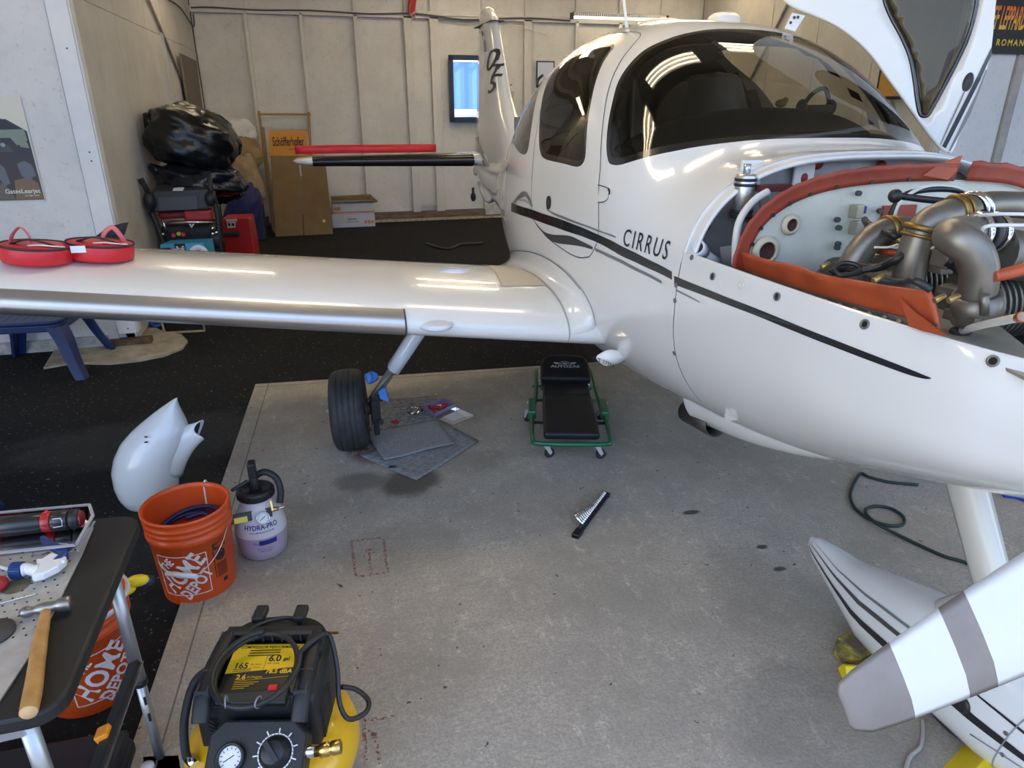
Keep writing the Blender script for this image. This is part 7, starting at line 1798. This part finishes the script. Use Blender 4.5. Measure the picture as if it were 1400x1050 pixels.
# roll cage: ribbed uprights and top bar
for s in (-1, 1):
    mb = MB(); mb.tube([(s*.118, -.115, .36), (s*.120, -.06, .412), (s*.116, .06, .432), (s*.112, .105, .43)], .022, 8, n=4, flat=.7); rl = mb.build('cage_rail', SHR, t, bevel=.002, **K)
    mb = MB()
    for k in range(7): mb.box((s*.119, -.08+.028*k, .425 if k > 1 else .412), (.034, .005, .022))
    for q in (-.012, .012): mb.bar((s*.119+q, -.08, .416), (s*.116+q, .10, .440), .004, .014)
    r_ = mb.build('ribs', mat('rib_grey', (.04, .043, .05), .45), rl, **K); r_['kind'] = 'stuff'
mb = MB(); mb.box((0, .115, .425), (.25, .028, .03)); cb_ = mb.build('cage_bar', SHR, t, bevel=.005, **K)
mb = MB()
for k in range(9): mb.box((-.10+.025*k, .098, .428), (.004, .010, .024))
mb.box((0, .098, .441), (.22, .012, .003)); r_ = mb.build('ribs', MATS['rib_grey'], cb_, **K); r_['kind'] = 'stuff'
for x in (-.055, .055):
    mb = MB(); mb.bar((x, .155, .36), (x, .165, .435), .018, .02, (0, 1, 0)); mb.box((x, .174, .440), (.034, .055, .022)); mb.build('cord_hook', SHR, t, bevel=.006, **K)
# label plate
LM = Matrix.Translation((0, -.005, .402)) @ Matrix.Rotation(rad(7), 4, 'X')
mb = MB(); mb.box((0, .0, 0), (.185, .185, .004), 0, 0, LM); lp = mb.build('label_plate', mat('label_black', (.012, .012, .012), .35), t, **K)
mb = MB(); mb.prism([(-.092, .0), (.092, .020), (.092, .090), (-.092, .090)], (.0022, .0030), LM); mb.build('yellow_panel', mat('label_bright_yellow', (.82, .52, .01), .4), lp, **K)
LF = lambda x, y: LM @ V((x, y, .0036))
mb = MB()
add_text(mb, '165', lambda x, y: LF(-.058+x, .022+y+.0), .024, bold=.03); add_text(mb, 'PSI MAX', lambda x, y: LF(-.022+x, .026+y), .008); add_text(mb, '(11.3 BAR)', lambda x, y: LF(-.022+x, .017+y), .006)
add_text(mb, '6.0', lambda x, y: LF(.022+x, .044+y), .026, bold=.03); add_text(mb, 'gal', lambda x, y: LF(.052+x, .043+y), .015, bold=.03); add_text(mb, 'AIR TANK', lambda x, y: LF(.022+x, .029+y), .007); 
add_text(mb, 'COMPRESSOR PERFORMANCE', lambda x, y: LF(x, .080+y), .0115, bold=.02)
for k in range(3): mb.add([LF(-.05+.0*k, .068-.008*k), LF(.03, .070-.008*k), LF(.03, .073-.008*k), LF(-.05, .071-.008*k)], [(0, 1, 2, 3)])
for k in range(2): mb.add([LF(-.075, .010-.005*k), LF(-.03, .0115-.005*k), LF(-.03, .0135-.005*k), LF(-.075, .012-.005*k)], [(0, 1, 2, 3)])
mb.add([LF(.0, .0), LF(.001, .0), LF(.001, .055), LF(.0, .055)], [(0, 1, 2, 3)]); mb.build('black_print', ink, lp, **K)
mb = MB(); add_text(mb, '78.5 dBA', lambda x, y: LF(.042+x, .005+y), .018, bold=.03); add_text(mb, '2.6', lambda x, y: LF(-.048+x, -.012+y), .020, bold=.03); add_text(mb, 'SCFM@90', lambda x, y: LF(-.014+x, -.012+y), .0085)
for k in range(4): mb.add([LF(-.06, -.028-.006*k), LF(.0-.01*k, -.026-.006*k), LF(.0-.01*k, -.0245-.006*k), LF(-.06, -.0265-.006*k)], [(0, 1, 2, 3)])
mb.add([LF(-.06, -.024), LF(.07, -.010), LF(.07, -.009), LF(-.06, -.023)], [(0, 1, 2, 3)]); mb.build('yellow_print', MATS['label_bright_yellow'], lp, **K)
mb = MB(); mb.prism([(-.085, -.09), (.085, -.09), (.085, -.045), (.045, -.040), (.03, -.055), (-.02, -.06), (-.085, -.062)], (.002, .014), LM); sw = mb.build('switch_housing', mat('housing_slate', (.028, .03, .036), .45), lp, bevel=.004, **K)
mb = MB(); mb.box((.045, -.052, .016), (.022, .014, .008), rad(4), 0, LM); s2_ = mb.build('red_switch', mat('switch_red', (.7, .02, .02), .3), lp, bevel=.002, **K)
# regulator console at the front
PMx = Matrix.Translation((.022, -.150, .318)) @ Matrix.Rotation(rad(38), 4, 'X')
mb = MB(); mb.prism([(-.115, -.07), (-.105, -.085), (.105, -.085), (.115, -.07), (.115, .03), (.085, .06), (-.085, .06), (-.115, .03)], (-.07, .004), PMx); cn = mb.build('console', SHR, t, bevel=.006, **K)
g_ = PMx @ Matrix.Translation((-.055, -.022, .004))
mb = MB(); mb.lathe([(.026, 0), (.034, .0), (.034, .012), (.030, .014), (.026, .008)], g_, 28); gg_ = mb.build('gauge_bezel', BLACK, t, **K)
mb = MB(); mb.cyl(g_ @ V((0, 0, .003)), g_ @ V((0, 0, .005)), .0265, seg=28); mb.build('dial', WHITEP, gg_, **K)
mb = MB(); mb.bar(g_ @ V((-.015, -.009, .0058)), g_ @ V((.008, .006, .0058)), .002, .0008)
for k in range(11): a = rad(-45+27*k); mb.box((.021*cos(a), .021*sin(a), .0055), (.005, .0015, .0006), a, 0, g_)
mb.build('needle', ink, gg_, **K)
k_ = PMx @ Matrix.Translation((.048, -.012, .004))
mb = MB(); mb.lathe([(0, 0), (.036, 0), (.036, .006), (.030, .010), (.028, .030), (.024, .033), (0, .033)], k_, 30); mb.box((0, 0, .034), (.012, .052, .014), rad(40), 0, k_); mb.build('regulator_knob', BLACK, t, **K)
mb = MB()
for k in range(24): a = rad(-50+12*k); mb.box((.0405*cos(a), .0405*sin(a), .001), (.003, .007, .001), a, 0, k_)
for k in range(9): a = rad(-50+34*k); mb.box((.048*cos(a), .048*sin(a), .001), (.010, .003, .001), a, 0, k_)
mb.box((-.005-.0, .045, .001), (.03, .010, .001), rad(5), 0, PMx); mb.build('dial_print', WHITEP, cn, **K)
c = PMx @ V((.12, -.01, -.02))
mb = MB(); mb.cyl(c-V((.02, 0, 0)), c+V((.015, 0, 0)), .014, seg=8); mb.build('hex_fitting', CHROME, t, **K)
mb = MB(); mb.lathe([(0, 0), (.013, 0), (.013, .012), (.017, .014), (.017, .034), (.0145, .036), (.0145, .040), (.017, .042), (.017, .062), (.012, .064), (.009, .060), (0, .060)], frame(c+V((.015, 0, 0)), (0, 1, 0), (1, .12, .12)), 20); mb.build('brass_coupler', BRASS, t, **K)
mb = MB(); mb.cyl((.085, -.17, .24), (.08, -.22, .22), .012, seg=10); mb.build('brass_drain', BRASS, t, **K)
mb = MB(); mb.box((.155, .115, .425), (.03, .006, .006)); mb.build('brass_pin', BRASS, t, **K)
# coiled power cord and side hose
PC = mat('cord_black', (.016, .016, .017), .45)
mb = MB(); P = []
for k in range(25): a = rad(100)+2*pi*k/24*1.02; P.append(V((.0+.096*cos(a), -.028+.112*sin(a), .440-.022*sin(a)*-1*.4+.003*k/24)))
mb.tube(P, .0068, 8, n=2)
P2 = [V((p.x*1.06+.004, p.y*1.04-.004, p.z+.012)) for p in P[:19]]; P2 += [V((.10, .02, .452)), V((.135, .075, .452)), V((.155, .09, .43)), V((.175, .05, .36)), V((.185, -.0, .30)), V((.21, -.02, .262)), V((.25, .0, .262)), V((.25, .04, .262)), V((.215, .06, .28)), V((.18, .05, .30))]
mb.tube(P2, .0068, 8, n=4); pc_ = mb.build('power_cord', PC, t, **K); pc_['label'] = 'black power cord coiled on the shroud'
mb = MB(); mb.tube([V((.06, .17, .40)), V((.02, .17, .43)), V((-.05, .13, .44)), V((-.075, .09, .43))], .005, 8, n=5); mb.build('thin_cord', PC, t, **K)
mb = MB(); mb.tube([V((-.16, .06, .36)), V((-.195, .03, .34)), V((-.205, -.03, .28)), V((-.185, -.09, .235)), V((-.165, -.11, .232))], .011, 10, n=5); mb.build('transfer_hose', BLACKR, t, **K)
mb = MB(); mb.cyl((-.170, -.105, .232), (-.150, -.122, .228), .013, seg=10); mb.build('hose_fitting', CHROME, t, **K)
for a, b in ((-.035, -.135), (.04, -.137)):
    mb = MB(); mb.lathe([(.012, -.002), (.0145, -.002), (.0145, .002), (.012, .002)], frame((a, b, .447), (0, 1, 0), (1, .2 if a < 0 else -.3, 0)), 14, close=True); mb.build('cable_tie', mat('tie_grey', (.2, .2, .21), .4), t, **K)

# ================================================================== FOLDING TABLE AT LEFT
TZ = .70
def tp(x, y, z=TZ): return gz(x, y, z)
X1 = -.565; Y1, Y2 = 1.155, 1.855; X0 = -1.45
t = thing('folding_table', 'black topped folding table with grey metal legs at the left edge', 'table', (-1.0, 1.5, 0))
poly = []
for (x, y, a0) in ((X1-.06, Y2-.06, 0), (X0+.06, Y2+.0, 90), (X0+.06, Y1+.06, 180), (X1-.06, Y1+.06, 270)):
    for k in range(6): a = rad(a0+18*k); poly.append((x+.06*cos(a), y+.06*sin(a)))
mb = MB(); mb.prism(poly, (TZ-.035, TZ)); tt_ = mb.build('table_top', mat('black_table_plastic', (.014, .0135, .0135), .55, bump=.12, bscale=180, var=.15, vscale=12), t, bevel=.008, seg=3)
LEGM = mat('grey_tube', (.48, .49, .50), .38, .75, var=.04, vscale=10)
for (x, y, zt) in ((-.605, 1.655, TZ-.035), (-.655, 1.215, TZ-.035), (-1.38, 1.655, TZ-.035), (-1.38, 1.215, TZ-.035)):
    mb = MB(); mb.cyl((x, y, .30), (x, y, zt), .0165, seg=20); lg = mb.build('leg', LEGM, t)
    mb = MB(); mb.cyl((x, y, .012), (x, y, .30), .0135, seg=18); mb.build('lower_tube', LEGM, lg)
    mb = MB(); mb.lathe([(.014, .285), (.0185, .285), (.0185, .305), (.014, .305)], Matrix.Translation((x, y, 0)), 20, close=True); mb.build('collar', BLACK, lg)
    mb = MB()
    fc = (V((0, 0, 0))-V((x, y, 0))).normalized()
    for z in (.235, .175): mb.bar(V((x, y, z-.014))+fc*.0132, V((x, y, z+.014))+fc*.0132, .007, .003, tuple(fc))
    mb.build('slot', BLACK, lg)
mb = MB(); mb.bar((-.605, 1.655, TZ-.05), (-.62, 1.76, TZ-.048), .02, .02); mb.build('leg_bracket', LEGM, t)
for a, b in (((-.655, 1.225, .645), (-1.1, 1.225, .62)), ((-.655, 1.20, .63), (-1.1, 1.20, .605))):
    mb = MB(); mb.bar(a, b, .016, .022); mb.build('brace', mat('brace_silver', (.6, .6, .62), .4, .7), t)
# brace bar with black channel and orange catch between the legs
a, b = V((-.600, 1.635, .375)), gx(128, 1062, -.61); d = (b-a)
mb = MB(); mb.bar(a, b, .014, .03, (1, 0, .4)); br = mb.build('black_brace', BLACK, t, bevel=.002)
mb = MB(); mb.bar(a+V((.010, -.0, -.004)), b+V((.010, 0, -.004)), .003, .026, (1, 0, .4)); mb.build('silver_edge', ALU, br)
mb = MB(); c = a.lerp(b, .62); mb.bar(c+V((-.010, 0, .006)), c+d.normalized()*.035+V((-.010, 0, .006)), .022, .030, (1, 0, .4)); mb.build('orange_catch', mat('catch_orange', (.85, .30, .02), .4), br, bevel=.004)
mb = MB()
for k in range(5): c = a.lerp(b, .66+.05*k)+V((.0125, 0, -.004)); mb.bar(c, c+d*.02, .002, .010, (1, 0, .4))
mb.build('slot', FRIT, br)
# foot plate and white cap under the front leg
c = gz(222, 1047, .004); mb = MB()
pl_ = [tuple(gz(*p)[:2]) for p in ((195, 1038), (246, 1036), (250, 1062), (200, 1068))]
mb.prism(pl_, (.006, .012)); o = mb.build('foot_plate', mat('plate_nickel', (.45, .43, .38), .35, .8), t, bevel=.002)
mb = MB(); c = gz(201, 1046, .03); mb.lathe([(0, 0), (.016, 0), (.018, -.004), (.018, -.02), (0, -.02)], Matrix.Translation(c), 20); tag(mb.build('white_disc', WHITEP, loc=tuple(c-V((0, 0, .02)))), 'white round disc beside the table leg foot', 'disc')
# perforated sheet on the table
t = thing('perforated_sheet', 'pale perforated card sheet lying on the black table', 'sheet', tuple(tp(30, 800, TZ+.002)))
L = [tp(*p, TZ+.001) for p in ((128, 722), (112, 760), (62, 862), (40, 900), (0, 960), (-60, 1000), (-140, 900), (-80, 738))]
mb = MB(); mb.add(L+[p+V((0, 0, .004)) for p in L], [tuple(range(8)), tuple(range(15, 7, -1))]+[(i, (i+1) % 8, 8+(i+1) % 8, 8+i) for i in range(8)]); mb.build('sheet', mat('speckled_card', (.36, .34, .31), .85, var=.12, vscale=25, col2=(.46, .44, .40)), t)
mb = MB(); A, B, C, D = tp(120, 735), tp(52, 872), tp(-60, 960), tp(-40, 745)
A, B, D = V(A), V(B), V(D)
ex = (B-A).normalized(); ey = V((-ex.y, ex.x, 0)); ey = ey if ey.dot(D-A) > 0 else -ey
poly2 = [(p.x, p.y) for p in L]
for i in range(16):
    for j in range(14):
        q = A+ex*(.012+.024*i)+ey*(.012+.024*j+.012*(i % 2))
        if pip(q.x, q.y, poly2): mb.cyl((q.x, q.y, TZ+.0050), (q.x, q.y, TZ+.0054), .0028, seg=7)
h_ = mb.build('punched_hole', FRIT, t); h_['kind'] = 'stuff'
mb = MB(); c = tp(22, 801, TZ+.0058); mb.lathe([(0, 0), (.03, 0)], Matrix.Translation(c), 20); mb.build('grime_spot', mat('grime', (.13, .11, .07), .9, var=.3, vscale=30), t)
# clear lid tray with the torch lying in it
t = thing('clear_tray', 'clear plastic box lid on the table holding the red and black torch', 'tray', tuple(tp(40, 735, TZ+.006)))
La = [tp(*p, TZ+.007) for p in ((-60, 765), (100, 755), (120, 722), (110, 706), (-60, 722))]; Lb = [tp(*p, TZ+.045) for p in ((-60, 762), (104, 745), (127, 705), (122, 690), (-60, 706))]
mb = MB(); n = 5
mb.add(La+Lb, [tuple(range(n))]+[(i, (i+1) % n, n+(i+1) % n, n+i) for i in range(n)]); mb.build('tray_shell', glass_mat('clear_tray_plastic', (.80, .79, .84), 2.2, .08), t)
mb = MB()
for i in range(n-1): mb.bar(Lb[i], Lb[i+1], .008, .004)
mb.bar(Lb[1]-V((0, 0, .018)), Lb[2]-V((0, 0, .018)), .005, .003); mb.build('tray_rim', mat('frosted_rim', (.55, .54, .58), .25, trans=.35), t)
t = thing('torch', 'red and black cylindrical torch lying in the clear tray', 'torch', tuple(tp(50, 712, TZ+.03)))
a, b = tp(-70, 728, TZ+.036), tp(113, 708, TZ+.036); Lt = (b-a).length; FM = frame(a, (0, 0, 1), b-a); r = .0265
def seg_(nm, k0, k1, rr, m, e=.002):
    mb = MB(); mb.lathe([(0, Lt*k0), (rr-e, Lt*k0), (rr, Lt*k0+e), (rr, Lt*k1-e), (rr-e, Lt*k1), (0, Lt*k1)], FM, 30); return mb.build(nm, m, t)
TR = mat('torch_red', (.38, .012, .018), .35, coat=.3); TB = mat('torch_black', (.016, .016, .018), .38, coat=.2)
seg_('rear_body', 0, .30, r, TR); seg_('grip_ring', .33, .37, r*1.04, TR); seg_('grip', .30, .70, r*.98, TB); seg_('red_collar', .70, .77, r*1.02, TR); seg_('head', .77, .90, r*1.0, TB, .003); seg_('front_bezel', .90, .985, r*1.0, BLACK, .006)
mb = MB(); mb.cyl(FM @ V((0, 0, Lt*.985)), FM @ V((0, 0, Lt)), r*.78, r*.7, 24); mb.build('lens', mat('torch_lens', (.25, .02, .02), .2), t)
mb = MB()
for k, x in ((.36, .0), (.735, .0)): mb.ball(FM @ V((r*1.02, -.006, Lt*k)), (.005, .005, .004), 10, 6)
mb.build('red_button', mat('button_red', (.75, .03, .03), .3), t)
cdir = (CAM-a); cdir = (cdir-(b-a).normalized()*cdir.dot((b-a).normalized())).normalized(); fy = (b-a).normalized().cross(cdir)
HP = lambda k, s, h=1.01: a+(b-a)*k+cdir*(r*h*cos(s))+fy*(r*h*sin(s))
mb = MB(); pts = [HP(.80, -.2), HP(.862, -.2), HP(.875, .1), HP(.87, .6), HP(.80, .7)]; mb.tube(pts, .0012, 5); mb.build('white_outline', WHITEP, t)
# trigger sprayer head
t = thing('spray_trigger', 'white and blue trigger spray head lying on the perforated sheet', 'sprayer', tuple(tp(60, 770, TZ+.006)))
zz = TZ+.026
def q_(x, y, z=zz): return tp(x, y, z)
NB = mat('trigger_blue', (.012, .045, .17), .38)
a, b = q_(16, 780), q_(32, 779); mb = MB(); mb.cyl(a, b, .0185, seg=22); cp = mb.build('collar', NB, t, bevel=.002)
mb = MB()
for k in range(22):
    an = 2*pi*k/22; d = (b-a).normalized(); u_ = d.orthogonal().normalized(); w_ = d.cross(u_); c = u_*.0185*cos(an)+w_*.0185*sin(an); mb.bar(a+c+d*.002, b+c-d*.002, .002, .002)
mb.build('ribs', NB, cp)['kind'] = 'stuff'
mb = MB(); mb.tube([q_(31, 779), q_(38, 778), q_(46, 780), q_(55, 779)], [.0165, .0135, .013, .015], 16, n=5); mb.build('neck', WHITEP, t)
L = [q_(*p, TZ+.018) for p in ((52, 772), (60, 772), (74, 763), (80, 766), (93, 768), (92, 774), (82, 783), (62, 793), (46, 797), (45, 794), (54, 786))]; n = len(L)
mb = MB(); mb.add(L+[p+V((0, 0, .020)) for p in L], [tuple(range(n)), tuple(range(2*n-1, n-1, -1))]+[(i, (i+1) % n, n+(i+1) % n, n+i) for i in range(n)]); mb.build('body', WHITEP, t, bevel=.005, seg=3)
L = [q_(*p, TZ+.022) for p in ((56, 742), (62, 739), (72, 746), (84, 751), (94, 757), (95, 765), (86, 771), (74, 773), (84, 764), (78, 758), (66, 753))]; n = len(L)
mb = MB(); mb.add(L+[p+V((0, 0, .018)) for p in L], [tuple(range(n)), tuple(range(2*n-1, n-1, -1))]+[(i, (i+1) % n, n+(i+1) % n, n+i) for i in range(n)]); mb.build('trigger', NB, t, bevel=.003)
mb = MB(); mb.cyl(q_(90, 751), q_(104, 742), .0095, .0085, 8); mb.build('nozzle', NB, t, bevel=.001)
mb = MB(); mb.cyl(q_(86, 768, TZ+.040), q_(86, 768, TZ+.044), .004, seg=10); mb.build('pivot_pin', WHITEP, t)
mb = MB(); mb.cyl(q_(16, 780), q_(-30, 765, TZ+.012), .004, seg=8); mb.build('dip_tube', mat('tube_clear', (.6, .6, .62), .3), t)
# ball-peen hammer
t = thing('hammer', 'ball-peen hammer with worn wooden handle lying on the table edge', 'hammer', tuple(tp(60, 850, TZ)))
HW = mat('hammer_wood', (.36, .17, .045), .45, col2=(.52, .29, .09), vscale=6, stretch=(4, 4, .5), c0=.3, c1=.7, coat=.2)
hz = TZ+.018
hp_ = [tp(63, 836, hz), tp(60, 850, hz), tp(54, 880, hz), tp(50, 910, hz), tp(45, 945, hz), tp(39, 974, hz)]
mb = MB(); mb.tube(hp_, [.0100, .0115, .0125, .0140, .0155, .0150, .0155, .0165, .0165, .0155], 16, n=5, flat=.85); mb.build('handle', HW, t)
e = (hp_[-1]-hp_[-2]).normalized(); mb = MB(); u_ = e.orthogonal().normalized(); mb.lathe([(0, 0), (.0148, 0), (.0145, .001), (0, .001)], frame(hp_[-1], u_, e), 16); mb.build('end_grain', mat('end_grain', (.62, .40, .20), .8), t)
HS = mat('hammer_steel', (.34, .32, .29), .34, .85, var=.15, vscale=30)
a, b = tp(30, 838, hz+.002), tp(97, 824, hz+.002); d = b-a; FMh = frame(a, (0, 0, 1), d); LL = d.length
mb = MB(); mb.lathe([(0, -.006), (.007, -.004), (.0115, .002), (.0125, .008), (.0115, .015), (.008, .021), (.0085, .026), (.0125, .034), (.0135, LL*.50), (.0120, LL*.62), (.0110, LL*.70), (.0155, LL*.74), (.0160, LL*.96), (.0145, LL), (0, LL)], FMh, 26); mb.build('head', HS, t)
# thin rod, disc and red handle at the picture edge
mb = MB(); mb.cyl(tp(-30, 833, TZ+.009), tp(50, 812, TZ+.009), .0022, seg=8); tag(mb.build('thin_rod', CHROME, loc=tuple(tp(20, 820, TZ+.006))), 'thin bright metal rod on the perforated sheet', 'rod')
mb = MB(); c = tp(-12, 868, TZ+.006); mb.lathe([(0, 0), (.045, 0), (.045, .006), (0, .008)], Matrix.Translation(c), 32); tag(mb.build('grinding_disc', mat('disc_grey', (.065, .06, .06), .7), loc=tuple(c)), 'dark grey disc cut off by the left edge on the table', 'disc')
mb = MB(); c = tp(-6, 800, TZ+.018); mb.ball(c, (.025, .03, .016), 16, 8); tag(mb.build('red_tool', mat('knob_red', (.35, .015, .03), .35), loc=tuple(c-V((0, 0, .014)))), 'red rounded tool end at the left edge on the table', 'tool')
# black tool case under the table
t = thing('tool_case', 'black plastic tool case on the asphalt under the table', 'case', tuple(gz(110, 1030)))
p0, p1 = gz(-60, 1085), gz(185, 1040); d = (p1-p0).normalized(); nrm_ = V((-d.y, d.x, 0)); 
Mc = Matrix(((d.x, nrm_.x, 0, (p0.x+p1.x)/2), (d.y, nrm_.y, 0, (p0.y+p1.y)/2), (0, 0, 1, 0), (0, 0, 0, 1)))
mb = MB(); mb.box((0, -.08, .03), ((p1-p0).length, .24, .06), 0, 0, Mc); mb.build('base', mat('case_black', (.012, .013, .018), .45), t, bevel=.02, seg=3)
mb = MB(); mb.box((0, -.08, .08), ((p1-p0).length-.01, .23, .035), 0, 0, Mc); mb.build('lid', MATS['case_black'], t, bevel=.02, seg=3)
for x in (-.09, .07): mb = MB(); mb.box((x, -.208, .06), (.05, .016, .04), 0, 0, Mc); mb.build('latch', BLACK, t, bevel=.004)
